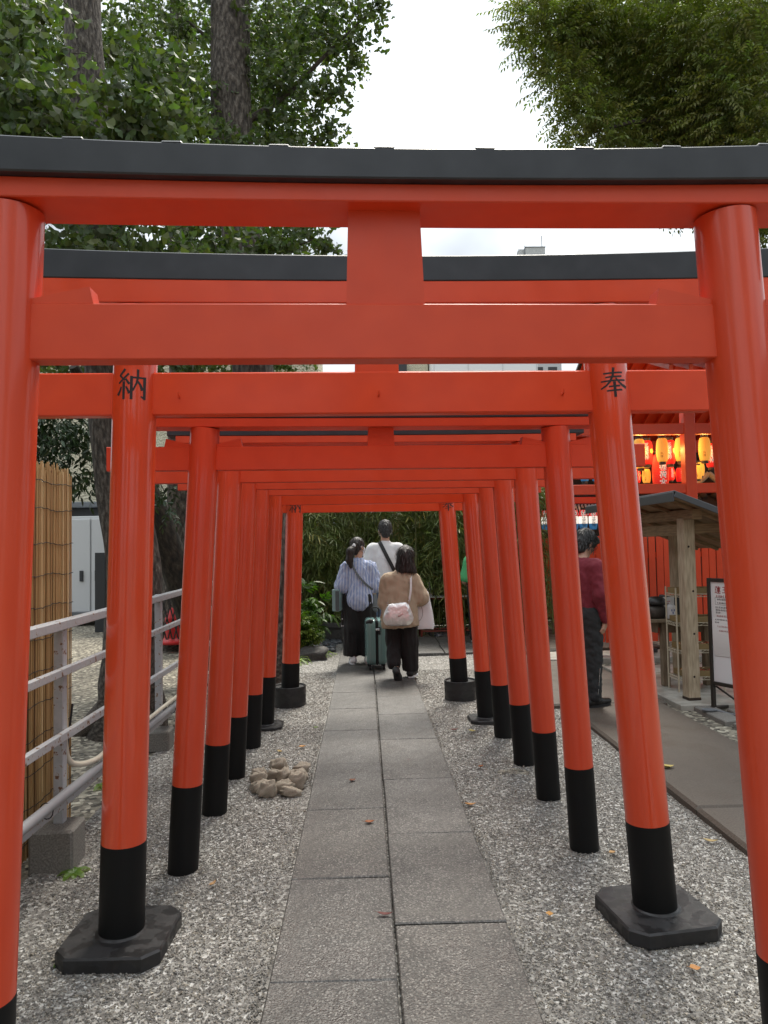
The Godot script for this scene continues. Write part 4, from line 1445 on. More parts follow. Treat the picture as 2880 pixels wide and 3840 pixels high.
func build_hall() -> void:
	var o := thing("lantern_hall", "open red hall of posts and beams hung with lanterns", "shrine hall", Vector3(0, 0, -9.9))
	var red: StandardMaterial3D = M.vermilion_satin
	for p in [[4.52, 0.0], [6.4, 0.0], [4.52, -3.6], [2.72, -3.2]]:
		var mb := MB.new()
		mb.box(Vector3(p[0], 1.75, p[1]), Vector3(0.155, 3.5, 0.155), 0.008)
		part("post", mb, red, o)
	for e in [[3.08, 0.15, 2.6], [2.255, 0.135, 2.6]]:
		var mb := MB.new()
		mb.box(Vector3(5.0, e[0], 0.004), Vector3(4.6, e[1], 0.11), 0.006)
		part("beam", mb, red, o)
	var pq := MB.new()
	pq.box(Vector3(3.83, 2.72, 0.09), Vector3(0.085, 0.31, 0.02), 0.004)
	part("plaque", pq, M.vermilion, o)
	# roof: two slopes with rafters below
	for s in [0, 1]:
		var a := Vector3(0, 3.72, 1.1) if s == 0 else Vector3(0, 3.42, -4.4)
		var b := Vector3(0, 4.75, -1.7)
		var d := (b - a)
		var n := Vector3.RIGHT.cross(d).normalized()
		if n.y < 0.0: n = -n
		var mid := (a + b) * 0.5
		var mb := MB.new()
		var bs := Basis(Vector3.RIGHT, n, Vector3.RIGHT.cross(n))
		mb.box(mid + Vector3(5.85, 0, 0) + n * 0.06, Vector3(4.3, 0.05, d.length() + 0.1), 0.006, bs)
		part("roof", mb, M.roof_metal, o)
		mb = MB.new()
		mb.box(mid + Vector3(5.85, 0, 0) + n * 0.02, Vector3(4.2, 0.02, d.length()), 0.004, bs)
		part("roof_boards", mb, red, o)
		for i in 17:
			mb = MB.new()
			mb.box(mid + Vector3(3.85 + 0.25 * i, 0, 0) - n * 0.03, Vector3(0.05, 0.07, d.length()), 0.004, bs)
			part("rafter", mb, red, o)
	var pl := MB.new()
	pl.box(Vector3(5.0, 3.30, -3.6), Vector3(4.8, 0.22, 0.14), 0.006)
	part("rear_beam", pl, red, o)
	# dark inner wall, and the lantern rack at its left
	var w := MB.new()
	w.box(Vector3(5.2, 1.75, -4.45), Vector3(5.6, 3.5, 0.1), 0.01)
	part("rear_wall", w, M.cedar_dark, o)
	var r := thing("lantern_rack", "red beam with white ribbed awning carrying the white-and-blue lanterns", "rack", Vector3(0, 0, -12.4))
	var mb := MB.new()
	mb.box(Vector3(4.0, 2.252, 0.0), Vector3(2.9, 0.11, 0.12), 0.008)
	part("beam", mb, M.plastic_red, r)
	for x in [2.62, 5.4]:
		mb = MB.new()
		mb.box(Vector3(x, 1.1, -0.02), Vector3(0.09, 2.2, 0.09), 0.006)
		part("post", mb, red, r)
	for i in 46:
		mb = MB.new()
		mb.xf = Transform3D(Basis(Vector3.BACK, 0.25), Vector3(2.66 + 0.06 * i, 2.19, -0.10))
		mb.box(Vector3(0, -0.095, 0), Vector3(0.034, 0.19, 0.012), 0.004)
		part("awning_rib", mb, M.plastic_white, r)
	# small carved shrine inside
	var c := thing("carved_shrine", "small carved wooden shrine roof inside the red hall", "shrine", Vector3(5.45, 0, -11.3))
	mb = MB.new()
	mb.prism([Vector2(-0.75, 1.90), Vector2(0.75, 1.90), Vector2(0.0, 2.52)], -0.8, 0.0)
	part("gable", mb, M.cedar_dark, c)
	for s in [-1, 1]:
		mb = MB.new()
		mb.tube([Vector3(0, 2.58, 0.05), Vector3(s * 0.42, 2.22, 0.05), Vector3(s * 0.86, 1.93, 0.05)], [0.045, 0.045, 0.04], 6)
		part("barge_board", mb, M.cedar, c)
	for i in 9:
		mb = MB.new()
		mb.lathe([Vector2(0.0, 0), Vector2(0.07, 0.03), Vector2(0.05, 0.09), Vector2(0.0, 0.11)], 10, true)
		var q := part("carving", mb, M.cedar_dark, c)
		q.position = Vector3(-0.36 + 0.09 * i, 1.97 + 0.28 * (1.0 - absf(i - 4.0) / 4.5), 0.02)
	mb = MB.new()
	mb.box(Vector3(0, 0.95, -0.4), Vector3(1.2, 1.9, 0.8), 0.02)
	part("body", mb, M.cedar_dark, c)

func build_kiosk() -> void:
	var o := thing("timber_kiosk", "small open kiosk of pale timber posts under a sloping dark roof", "kiosk", Vector3(3.07, 0.04, -6.84))
	for p in [[0.0, 0.0, 0.117, 1.71], [0.44, -1.24, 0.12, 1.60], [0.0, -1.5, 0.12, 1.71], [1.1, 0.0, 0.12, 1.30]]:
		var mb := MB.new()
		mb.box(Vector3(0, p[3] * 0.5, 0), Vector3(p[2], p[3], p[2]), 0.006)
		var q := part("post", mb, M.cedar, o)
		q.position = Vector3(p[0], 0, p[1])
		q.rotation.y = 0.10
		if p[0] == 0.0 and p[1] == 0.0:
			var sh := MB.new()
			sh.box(Vector3(0, 0.012, 0), Vector3(0.123, 0.03, 0.123), 0.004)
			part("damp_foot", sh, M.cedar_dark, q)
			for k in [[1.02, 0.02], [1.44, -0.01], [0.62, 0.015], [0.22, 0.0]]:
				var kn := MB.new()
				kn.lathe([Vector2(0.011, 0.0), Vector2(0.010, 0.0015)], 10)
				var kq := part("knot", kn, M.cedar_dark, q)
				kq.position = Vector3(k[1], k[0], 0.0587)
				kq.rotation.x = PI / 2
	var b := MB.new()
	b.box(Vector3(0.0, 1.742, -0.85), Vector3(0.092, 0.098, 2.2), 0.004)
	part("plate_beam", b, M.cedar_beam, o)
	b = MB.new()
	b.box(Vector3(0.55, 1.612, 0.0), Vector3(1.0, 0.098, 0.06), 0.004)
	part("cross_beam", b, M.cedar_beam, o)
	b = MB.new()
	b.box(Vector3(0.0, 1.60, -0.8), Vector3(0.06, 0.11, 1.5), 0.004)
	part("side_beam", b, M.cedar_beam, o)
	# roof falling to the right
	var sl := -0.385
	var d := Vector3(cos(sl), sin(sl), 0)
	var bs := Basis(d, Vector3(-d.y, d.x, 0), Vector3.BACK)
	var edge := Vector3(-0.27, 1.905, 0)
	var L := 1.35
	b = MB.new()
	b.box(edge + d * L * 0.5 + Vector3(0, 0, -0.85) + bs.y * 0.012, Vector3(L, 0.022, 2.5), 0.004, bs)
	part("roof_boards", b, M.cedar_beam, o)
	b = MB.new()
	b.box(edge + d * (L * 0.5 - 0.01) + Vector3(0, 0, -0.85) + bs.y * 0.032, Vector3(L + 0.04, 0.014, 2.56), 0.003, bs)
	part("roof_sheet", b, M.roof_metal, o)
	b = MB.new()
	b.box(edge + Vector3(-0.024, -0.012, -0.85), Vector3(0.02, 0.085, 2.56), 0.003)
	part("fascia", b, M.roof_metal, o)
	b = MB.new()
	b.box(edge + d * L * 0.5 + Vector3(0, 0, 0.435) + bs.y * 0.008, Vector3(L + 0.03, 0.055, 0.016), 0.003, bs)
	part("rake_trim", b, M.roof_metal, o)
	for z in [0.2, -0.3, -0.8, -1.3, -1.8]:
		b = MB.new()
		b.box(edge + d * L * 0.5 + Vector3(0, 0, z) - bs.y * 0.018, Vector3(L - 0.06, 0.036, 0.04), 0.003, bs)
		part("rafter", b, M.cedar_beam, o)
	# table
	var t := thing("wooden_table", "weathered wooden table under the kiosk roof", "table", Vector3(3.32, 0.04, -7.72))
	b = MB.new()
	b.box(Vector3(-0.06, 0.675, 0), Vector3(0.76, 0.035, 0.62), 0.005)
	part("top", b, M.cedar_grey, t)
	for x in [-0.22, 0.22]:
		for z in [0.22, -0.24]:
			b = MB.new()
			b.box(Vector3(x, 0.33, z), Vector3(0.075, 0.66, 0.075), 0.005)
			part("leg", b, M.cedar_grey, t)
	for z in [0.22, -0.24]:
		b = MB.new()
		b.box(Vector3(0.0, 0.60, z), Vector3(0.40, 0.11, 0.03), 0.004)
		part("apron", b, M.cedar_grey, t)
	for x in [-0.30]:
		b = MB.new()
		b.box(Vector3(x, 0.60, 0), Vector3(0.03, 0.11, 0.46), 0.004)
		part("apron", b, M.cedar_grey, t)
	# wire rack with four trays
	var r := thing("wire_rack", "cream wire rack with four levels standing behind the kiosk's front post", "rack", Vector3(3.28, 0.04, -7.26))
	for x in [-0.19, 0.27]:
		for z in [0.10, -0.14]:
			b = MB.new()
			b.tube([Vector3(x, 0, z), Vector3(x, 1.03, z)], [0.0085], 8)
			part("pole", b, M.wire_cream, r)
	var levels := [0.965, 0.68, 0.41, 0.145]
	for i in 4:
		var y: float = levels[i]
		b = MB.new()
		for e in [[Vector3(-0.19, y, 0.10), Vector3(0.27, y, 0.10)], [Vector3(-0.19, y, -0.14), Vector3(0.27, y, -0.14)], [Vector3(-0.19, y, 0.10), Vector3(-0.19, y, -0.14)], [Vector3(0.27, y, 0.10), Vector3(0.27, y, -0.14)]]:
			b.tube([e[0], e[1]], [0.004], 5)
			b.tube([e[0] - Vector3.UP * 0.028, e[1] - Vector3.UP * 0.028], [0.0035], 5)
			for k in 8:
				var p0: Vector3 = e[0].lerp(e[1], k / 8.0)
				var p1: Vector3 = e[0].lerp(e[1], (k + 1) / 8.0)
				if k % 2:
					b.tube([p0, p1 - Vector3.UP * 0.028], [0.0025], 4)
				else:
					b.tube([p0 - Vector3.UP * 0.028, p1], [0.0025], 4)
		for k in 7:
			b.tube([Vector3(-0.19 + 0.46 * (k + 1) / 8.0, y, 0.10), Vector3(-0.19 + 0.46 * (k + 1) / 8.0, y, -0.14)], [0.0025], 4)
		part("shelf", b, M.wire_cream, r)
		var tr := thing("wooden_tray", ["topmost shallow wooden tray on the wire rack", "second wooden tray from the top of the wire rack", "third tray of the rack, filled with small charms", "lowest tray of the wire rack, divided into cells"][i], "tray", Vector3(3.30 + 0.012 * i, 0.04 + y + 0.005, -7.27), 0.0, "trays on the wire rack")
		var tw := 0.40
		var td := 0.21
		var th := 0.055
		for e in [[0.0, td * 0.5, tw, 0.012], [0.0, -td * 0.5, tw, 0.012]]:
			b = MB.new()
			b.box(Vector3(e[0], th * 0.5, e[1]), Vector3(e[2], th, e[3]), 0.002)
			part("side", b, M.tray_wood, tr)
		for x in [-tw * 0.5 + 0.006, tw * 0.5 - 0.006]:
			b = MB.new()
			b.box(Vector3(x, th * 0.5, 0), Vector3(0.012, th, td - 0.014), 0.002)
			part("side", b, M.tray_wood, tr)
		b = MB.new()
		b.box(Vector3(0, 0.004, 0), Vector3(tw - 0.03, 0.006, td - 0.02), 0.001)
		part("bottom", b, M.tray_wood, tr)
		for k in 3:
			b = MB.new()
			b.box(Vector3(-tw * 0.25 + tw * 0.25 * k, 0.028, 0), Vector3(0.006, 0.04, td - 0.02), 0.001)
			part("divider", b, M.tray_wood, tr)
		if i >= 2:
			var rg := RandomNumberGenerator.new()
			rg.seed = 70 + i
			var hm := MB.new()
			hm.tinted = true
			for k in 70:
				hm.tint = [Color(0.5, 0.24, 0.10), Color(0.42, 0.10, 0.05), Color(0.55, 0.42, 0.26), Color(0.22, 0.10, 0.05)][rg.randi() % 4]
				hm.box(Vector3(rg.randf_range(-0.18, 0.18), 0.03 + rg.randf() * 0.025, rg.randf_range(-0.085, 0.085)), Vector3(0.03, 0.008, 0.018), 0.001, Basis.from_euler(Vector3(rg.randf() - 0.5, rg.randf() * TAU, rg.randf() - 0.5)))
			part("charms", hm, M.pebble, tr).set_meta("kind", "stuff")
	# things on the table
	var cl := MB.new()
	cl.lathe([Vector2(0.10, 0.0), Vector2(0.115, 0.015), Vector2(0.12, 0.06), Vector2(0.118, 0.11), Vector2(0.105, 0.125), Vector2(0.0, 0.128)], 28, true)
	var cu := part("round_stand", cl, M.bronze_dark)
	cu.position = Vector3(3.02, 0.733, -7.56)
	tag(cu, "squat brown cylinder carrying the black bowl on the table", "stand")
	cl = MB.new()
	cl.lathe([Vector2(0.05, 0.0), Vector2(0.10, 0.012), Vector2(0.105, 0.04), Vector2(0.085, 0.075), Vector2(0.045, 0.095), Vector2(0.0, 0.098)], 28, true)
	var bo := part("black_bowl", cl, M.black_metal)
	bo.position = Vector3(3.05, 0.861, -7.56)
	tag(bo, "upturned black bowl on the brown cylinder", "bowl")
	var nb := thing("notice_box", "dark box with a white notice on its front, on the table", "box", Vector3(3.24, 0.7335, -7.60))
	cl = MB.new()
	cl.box(Vector3(0.03, 0.115, -0.05), Vector3(0.24, 0.23, 0.16), 0.006)
	part("box", cl, M.dark_grey, nb)
	cl = MB.new()
	cl.box(Vector3(-0.055, 0.115, 0.036), Vector3(0.12, 0.20, 0.003), 0.0008)
	part("notice", cl, M.paper_white, nb)
	for k in 5:
		cl = MB.new()
		cl.box(Vector3(-0.06, 0.17 - 0.02 * k, 0.0385), Vector3(0.06 - 0.006 * (k % 2), 0.005, 0.001), 0.0003)
		part("text_line", cl, M.plastic_red if k < 2 else M.ink_black, nb)
	for k in 6:
		cl = MB.new()
		cl.box(Vector3(-0.06 + 0.035 * k, 0.233, -0.05), Vector3(0.012, 0.006, 0.13), 0.001)
		part("slat", cl, M.vermilion, nb)
	bottle("sanitizer_bottle", "white pump bottle with blue label on the kiosk table", Vector3(3.17, 0.7335, -7.47), 0.21, 0.046, M.plastic_blue)
	# iron ring beside the kiosk floor
	var ir := MB.new()
	var rp := []
	for i in 15:
		var a := TAU * i / 14.0
		rp.append(Vector3(-0.02 + 0.05 * cos(a), 0.04 + 0.006 * sin(a), 0.05 * sin(a)))
	ir.tube(rp, [0.012], 8, false)
	ir.tube([Vector3(0.03, 0.04, 0), Vector3(0.12, 0.02, 0.09), Vector3(0.30, 0.01, 0.20)], [0.012], 8)
	var iq := part("iron_ring_bolt", ir, M.grey_metal)
	iq.position = Vector3(3.04, 0.0, -6.40)
	tag(iq, "grey iron ring bolt lying before the kiosk floor", "ring bolt")

func bottle(called: String, label: String, at: Vector3, h: float, r: float, lm: Material) -> void:
	var o := thing(called, label, "bottle", at)
	var mb := MB.new()
	mb.lathe([Vector2(r * 0.92, 0), Vector2(r, h * 0.02), Vector2(r, h * 0.56), Vector2(r * 0.85, h * 0.64), Vector2(r * 0.42, h * 0.70), Vector2(r * 0.38, h * 0.74)], 24)
	part("body", mb, M.plastic_white, o)
	mb = MB.new()
	mb.lathe([Vector2(r * 0.45, h * 0.72), Vector2(r * 0.45, h * 0.79), Vector2(r * 0.16, h * 0.80), Vector2(r * 0.14, h * 0.92)], 16)
	mb.box(Vector3(-r * 0.35, h * 0.95, 0), Vector3(r * 1.2, h * 0.06, r * 0.36), 0.002)
	part("pump", mb, M.plastic_white, o)
	mb = MB.new()
	for k in 3:
		mb.box(Vector3(-0.012 + 0.012 * k, h * (0.42 - 0.12 * (k % 2)), r + 0.0008), Vector3(0.010, h * 0.10, 0.0014), 0.0004)
	part("label", mb, lm, o)

func build_sign() -> void:
	var o := thing("notice_board", "tall narrow notice board in a dark frame, white sheets pinned on it", "notice board", Vector3(3.13, 0.0, -6.56), deg_to_rad(-66.4))
	var W := 0.43
	var fr := 0.032
	for e in [[Vector3(fr * 0.5, 0.6, 0), Vector3(fr, 1.19, 0.035)], [Vector3(W - fr * 0.5, 0.6, 0), Vector3(fr, 1.19, 0.035)], [Vector3(W * 0.5, 1.178, 0.001), Vector3(W - fr * 2.0, fr, 0.033)], [Vector3(W * 0.5, 0.25, 0.001), Vector3(W - fr * 2.0, fr, 0.033)]]:
		var mb := MB.new()
		mb.box(e[0], e[1], 0.003)
		part("frame", mb, M.frame_brown, o)
	var mb := MB.new()
	mb.box(Vector3(W * 0.5, 0.714, -0.004), Vector3(W - fr * 2.0, 0.896, 0.012), 0.001)
	part("panel", mb, M.paper_white, o)
	for s in [[Vector3(fr * 0.5, 0.02, -0.10), Vector3(fr, 0.03, 0.26)], [Vector3(W - fr * 0.5, 0.02, -0.10), Vector3(fr, 0.03, 0.26)]]:
		mb = MB.new()
		mb.box(s[0], s[1], 0.003)
		part("foot", mb, M.frame_brown, o)
	mb = MB.new()
	mb.tube([Vector3(0.04, 0.22, -0.012), Vector3(W - 0.05, 0.07, -0.012)], [0.009], 6)
	part("brace", mb, M.frame_brown, o)
	# two sheets, the lower one bulging a little
	var x0 := 0.05
	var x1 := W - 0.055
	for k in 2:
		var sm := MB.new()
		var ya := 1.155 if k == 0 else 0.845
		var yb := 0.815 if k == 0 else 0.50
		var N := 12
		for i in N:
			var t0 := float(i) / N
			var t1 := float(i + 1) / N
			var z0 := 0.004 + (0.0015 if k == 0 else 0.003 + 0.012 * sin(PI * t0))
			var z1 := 0.004 + (0.0015 if k == 0 else 0.003 + 0.012 * sin(PI * t1))
			sm.quad(Vector3(x0, lerpf(ya, yb, t1), z1), Vector3(x1, lerpf(ya, yb, t1), z1 - 0.001), Vector3(x1, lerpf(ya, yb, t0), z0 - 0.001), Vector3(x0, lerpf(ya, yb, t0), z0))
		part("sheet", sm, M.sheet_white, o)
	var rg := RandomNumberGenerator.new()
	rg.seed = 33
	var line := func(y: float, xa: float, xb: float, h: float, m: Material, z: float, called: String) -> void:
		var lm := MB.new()
		var x := xa
		while x < xb - h:
			for q in 4:
				var hx := rg.randf_range(0.25, 0.9) * h
				lm.box(Vector3(x + h * 0.5 + rg.randf_range(-0.1, 0.1) * h, y + (q - 1.5) * h * 0.26, z), Vector3(hx, h * 0.12, 0.0006), 0.0)
			lm.box(Vector3(x + rg.randf_range(0.3, 0.7) * h, y, z), Vector3(h * 0.13, h * 0.9, 0.0006), 0.0)
			x += h * 1.12
		part(called, lm, m, o)
	for g in [["ren", 0.11], ["tama", 0.185]]:
		var gm := MB.new()
		strokes(gm, g[0], func(x: float, y: float) -> Vector3: return Vector3(g[1] + (x - 50.0) / 100.0 * 0.062, 1.092 + (50.0 - y) / 100.0 * 0.066, 0.0068), 1.5)
		part("red_lettering", gm, M.ink_red, o)
	var em := MB.new()
	em.lathe([Vector2(0.0, 0), Vector2(0.022, 0.0004), Vector2(0.0, 0.0012)], 14)
	em.xf = Transform3D(Basis.IDENTITY, Vector3(0.012, 0, 0.018))
	em.lathe([Vector2(0.0, 0), Vector2(0.014, 0.0004), Vector2(0.0, 0.0012)], 12)
	var eq := part("emblem", em, M.ink_black, o)
	eq.position = Vector3(0.275, 1.098, 0.0058)
	eq.rotation.x = PI / 2
	line.call(1.035, 0.09, 0.33, 0.020, M.ink_red, 0.0066, "text_line")
	for y in [1.005, 0.975]:
		line.call(y, 0.10, 0.32, 0.015, M.ink_black, 0.0066, "text_line")
	for e in [[0.21, 1.022, 0.26, 0.0018], [0.21, 0.958, 0.26, 0.0018]]:
		var bm := MB.new()
		bm.box(Vector3(e[0], e[1], 0.0066), Vector3(e[2], e[3], 0.0006), 0.0)
		part("box_line", bm, M.ink_black, o)
	for x in [0.08, 0.34]:
		var bm := MB.new()
		bm.box(Vector3(x, 0.99, 0.0066), Vector3(0.0018, 0.064, 0.0006), 0.0)
		part("box_line", bm, M.ink_black, o)
	for e in [[0.935, 0.08, 0.35, true], [0.91, 0.08, 0.35, true], [0.888, 0.08, 0.14, true], [0.858, 0.09, 0.34, false]]:
		line.call(e[0], e[1], e[2], 0.016, M.ink_black if e[3] else M.ink_red, 0.0066, "text_line")
	for e in [[0.825, 0.075, 0.34, true], [0.800, 0.075, 0.13, true], [0.765, 0.10, 0.32, false], [0.728, 0.12, 0.33, false]]:
		var t: float = (0.845 - e[0]) / 0.345
		line.call(e[0], e[1], e[2], 0.014, M.ink_black if e[3] else M.ink_red, 0.0072 + 0.012 * sin(PI * t) + 0.0006, "text_line")

func build_far() -> void:
	# small red table with a pump bottle at the far end of the path
	var o := thing("small_table", "small red-legged table at the path's far end", "table", Vector3(1.5, 0, -12.28))
	var mb := MB.new()
	mb.box(Vector3(0, 0.665, 0), Vector3(1.26, 0.018, 0.42), 0.004)
	part("top", mb, M.paper_white, o)
	for x in [-0.57, 0.57]:
		for z in [0.16, -0.16]:
			mb = MB.new()
			mb.tube([Vector3(x, 0, z), Vector3(x * 0.985, 0.655, z)], [0.017], 8)
			part("leg", mb, M.rust_red, o)
	for e in [[Vector3(-0.57, 0.10, 0.16), Vector3(0.57, 0.10, 0.16)], [Vector3(-0.57, 0.64, 0.16), Vector3(0.57, 0.64, 0.16)], [Vector3(-0.57, 0.10, -0.16), Vector3(0.57, 0.10, -0.16)]]:
		mb = MB.new()
		mb.tube([e[0], e[1]], [0.013], 8)
		part("stretcher", mb, M.rust_red, o)
	bottle("pump_bottle", "white pump bottle standing on the small red-legged table", Vector3(1.08, 0.6745, -12.2), 0.235, 0.046, M.lavender)
	# dark stone basin left of the path's end
	var bs := part("stone_basin", basin(), M.stone_dark)
	bs.position = Vector3(-0.30, 0, -12.15)
	tag(bs, "low dark stone basin behind the striped-shirt visitor", "basin")
	# far buildings seen over the gates
	var t := thing("distant_tower", "distant pale tower with rooftop screen and antenna above the gates", "building", Vector3(17.4, 0, -72.0))
	mb = MB.new()
	mb.box(Vector3(0, 14.9, 0), Vector3(4.6, 29.8, 4.0), 0.05)
	part("wall", mb, M.tower_grey, t)
	for f in 9:
		for i in 3:
			mb = MB.new()
			mb.box(Vector3(-1.4 + 1.4 * i, 3.0 + 3.0 * f, 2.0), Vector3(0.9, 1.4, 0.06), 0.02)
			part("window", mb, M.dark_grey, t)
	mb = MB.new()
	mb.box(Vector3(0.18, 30.35, 0.6), Vector3(1.95, 1.15, 1.6), 0.02)
	part("roof_screen", mb, M.tower_screen, t)
	mb = MB.new()
	mb.box(Vector3(0.18, 30.96, 0.6), Vector3(2.05, 0.07, 1.7), 0.01)
	part("screen_cap", mb, M.grey_metal, t)
	mb = MB.new()
	mb.box(Vector3(-1.18, 30.3, 0.6), Vector3(0.42, 1.05, 1.2), 0.02)
	part("stair_box", mb, M.tower_screen, t)
	for e in [[Vector3(-1.75, 29.8, 1.0), Vector3(-1.45, 30.85, 1.0)], [Vector3(-1.45, 30.85, 1.0), Vector3(-0.95, 30.85, 1.0)], [Vector3(-0.92, 29.8, 1.4), Vector3(-0.88, 31.1, 1.4)]]:
		mb = MB.new()
		mb.tube([e[0], e[1]], [0.03], 6)
		part("rail", mb, M.grey_metal, t)
	mb = MB.new()
	mb.tube([Vector3(0.98, 30.9, 0.9), Vector3(0.95, 32.3, 0.9)], [0.035], 6)
	part("antenna", mb, M.grey_metal, t)
	var w := thing("white_building", "plain white building glimpsed between the two front tie beams", "building", Vector3(5.2, 0, -32.0))
	mb = MB.new()
	mb.box(Vector3(0, 5.2, 0), Vector3(4.4, 10.4, 4.0), 0.03)
	part("wall", mb, M.white_plaster, w)
	for i in 4:
		mb = MB.new()
		mb.box(Vector3(-2.15 + 1.45 * i, 5.2, 2.0), Vector3(0.05, 10.3, 0.05), 0.01)
		part("joint_strip", mb, M.white_steel, w)
	var v := thing("cream_tower_block", "cream building with a dark sign edge left of the white one", "building", Vector3(2.2, 0, -33.0))
	mb = MB.new()
	mb.box(Vector3(0.1, 5.3, 0), Vector3(1.3, 10.6, 3.0), 0.03)
	part("wall", mb, M.cream_stucco, v)
	mb = MB.new()
	mb.box(Vector3(-0.45, 9.4, 1.7), Vector3(0.5, 1.6, 0.1), 0.02)
	part("sign", mb, M.dark_grey, v)

func basin() -> MB:
	var mb := MB.new()
	mb.lathe([Vector2(0.34, -0.02), Vector2(0.40, 0.02), Vector2(0.43, 0.20), Vector2(0.46, 0.24), Vector2(0.46, 0.30), Vector2(0.42, 0.31), Vector2(0.38, 0.27), Vector2(0.0, 0.26)], 32)
	return mb

func more_materials() -> void:
	var cd := tri_uv(mat("cedar_dark", Color(0.30, 0.24, 0.20), 0.8), 3.0, false)
	cd.albedo_texture = M.cedar.albedo_texture
	mat("frame_brown", lin(0.022, 0.017, 0.012), 0.5)
	mat("sheet_white", lin(0.66, 0.65, 0.63), 0.6)
	mat("ink_red", lin(0.30, 0.02, 0.02), 0.6)
	mat("rust_red", lin(0.20, 0.035, 0.02), 0.5)
	mat("lavender", lin(0.45, 0.40, 0.55), 0.5)
	mat("tower_grey", lin(0.42, 0.43, 0.44), 0.8)
	var ts := tri_uv(mat("tower_screen", Color.WHITE, 0.8), 0.5)
	ts.albedo_texture = ntex(noise(FastNoiseLite.TYPE_CELLULAR, 0.08, 2, 95), 256, [[0.0, lin(0.14, 0.15, 0.15)], [0.35, lin(0.42, 0.43, 0.42)], [1.0, lin(0.62, 0.63, 0.62)]])

# ---------------------------------------------------------------- foliage
const CLUMP := {
	"gA": "-2.47 5.33 -5.20 0.45;-2.30 4.78 -5.00 0.45;-2.38 4.50 -5.00 0.42;-2.11 4.54 -5.20 0.32;-1.81 4.96 -5.60 0.42;-1.69 5.43 -5.80 0.42;-1.50 4.91 -5.60 0.38;-2.72 5.84 -5.60 0.40;-1.79 4.68 -5.60 0.40;-1.96 3.79 -5.20 0.40;-1.65 3.95 -5.60 0.42;-1.26 4.21 -6.20 0.42;-2.11 3.49 -5.60 0.40;-1.44 3.56 -6.00 0.40;-2.34 6.44 -6.90 0.28",
	"gB": "-2.11 7.95 -8.60 0.62;-1.99 6.85 -8.20 0.55;-0.95 7.95 -8.60 0.70;-0.92 7.18 -8.60 0.62;-0.33 7.98 -8.60 0.50;0.18 8.19 -8.60 0.32;-0.07 7.61 -8.60 0.34;-0.31 7.14 -8.60 0.34;-0.37 6.61 -8.60 0.28;-0.90 6.55 -8.60 0.50;-1.42 6.16 -8.10 0.36;-1.85 6.02 -8.00 0.40;-0.92 4.80 -7.60 0.45;-0.45 4.92 -7.80 0.24;-1.38 4.09 -7.60 0.50;-0.32 6.13 -8.50 0.25",
	"gBack": "-5.15 9.55 -11.00 1.30;-3.68 9.83 -11.50 1.15;-2.05 10.10 -12.00 1.20;-0.92 10.20 -12.00 0.85;-4.53 7.78 -10.50 1.20;-3.04 8.16 -11.00 1.10;-1.60 8.24 -11.00 0.95;-3.58 5.85 -10.00 0.95;-2.05 6.05 -10.50 0.85;-0.88 6.12 -10.50 0.50;-3.85 4.21 -9.50 0.80;-2.29 4.09 -9.50 0.80;-1.12 4.13 -10.00 0.60",
	"zel": "2.00 7.67 -8.00 0.30;2.27 7.38 -8.00 0.42;2.57 7.75 -8.20 0.50;2.39 6.82 -8.00 0.30;2.52 6.44 -8.00 0.34;2.79 6.10 -8.00 0.36;2.94 7.45 -8.60 0.50;3.21 6.75 -8.40 0.45;3.14 7.63 -8.20 0.70;3.52 6.29 -8.40 0.50;3.82 7.17 -8.20 0.75;3.95 6.40 -8.20 0.55;4.15 7.18 -7.60 0.80;4.20 6.31 -7.60 0.65;4.39 5.77 -7.60 0.50;4.58 4.85 -7.80 0.30;4.12 6.03 -8.60 0.60;4.50 5.40 -8.00 0.50",
	"zelBack": "4.38 9.39 -11.50 0.95;5.80 9.35 -11.50 1.25;5.09 8.22 -11.50 0.85;6.10 8.38 -10.50 1.25;4.73 10.48 -11.50 1.00;6.15 10.10 -11.00 1.20",
	"cam": "-3.16 2.84 -7.00 0.38;-2.81 2.73 -7.00 0.30;-2.63 2.47 -7.00 0.20;-2.97 2.35 -7.20 0.14;-2.60 2.23 -7.20 0.13;-3.31 2.48 -7.00 0.30;-2.09 2.18 -7.60 0.12;-2.01 1.93 -7.60 0.08",
}

func clumps(k: String) -> Array:
	var out := []
	for s in CLUMP[k].split(";"):
		var c: PackedStringArray = s.split(" ")
		out.append([Vector3(float(c[0]), float(c[1]), float(c[2])), float(c[3])])
	return out

func ginkgo_leaf() -> ArrayMesh:                       # unit: blade about 1 wide, stalk at the origin, blade towards -y
	var mb := MB.new()
	var n := 6
	var rim := []
	for i in n + 1:
		var a := lerpf(-1.05, 1.05, float(i) / n)
		var r := 0.80 - (0.20 if i == n / 2 else 0.0) + 0.04 * sin(i * 2.4)
		rim.append(Vector3(sin(a) * r * 0.78, -0.35 - cos(a) * r * 0.80, 0.10 * cos(a * 1.6) - 0.10 * absf(a)))
	for i in n:
		mb.tri(Vector3(0, -0.35, 0), rim[i + 1], rim[i])
	mb.tri(Vector3(-0.02, 0, 0), Vector3(0.0, -0.38, 0), Vector3(0.02, 0, 0))
	return mb.mesh()

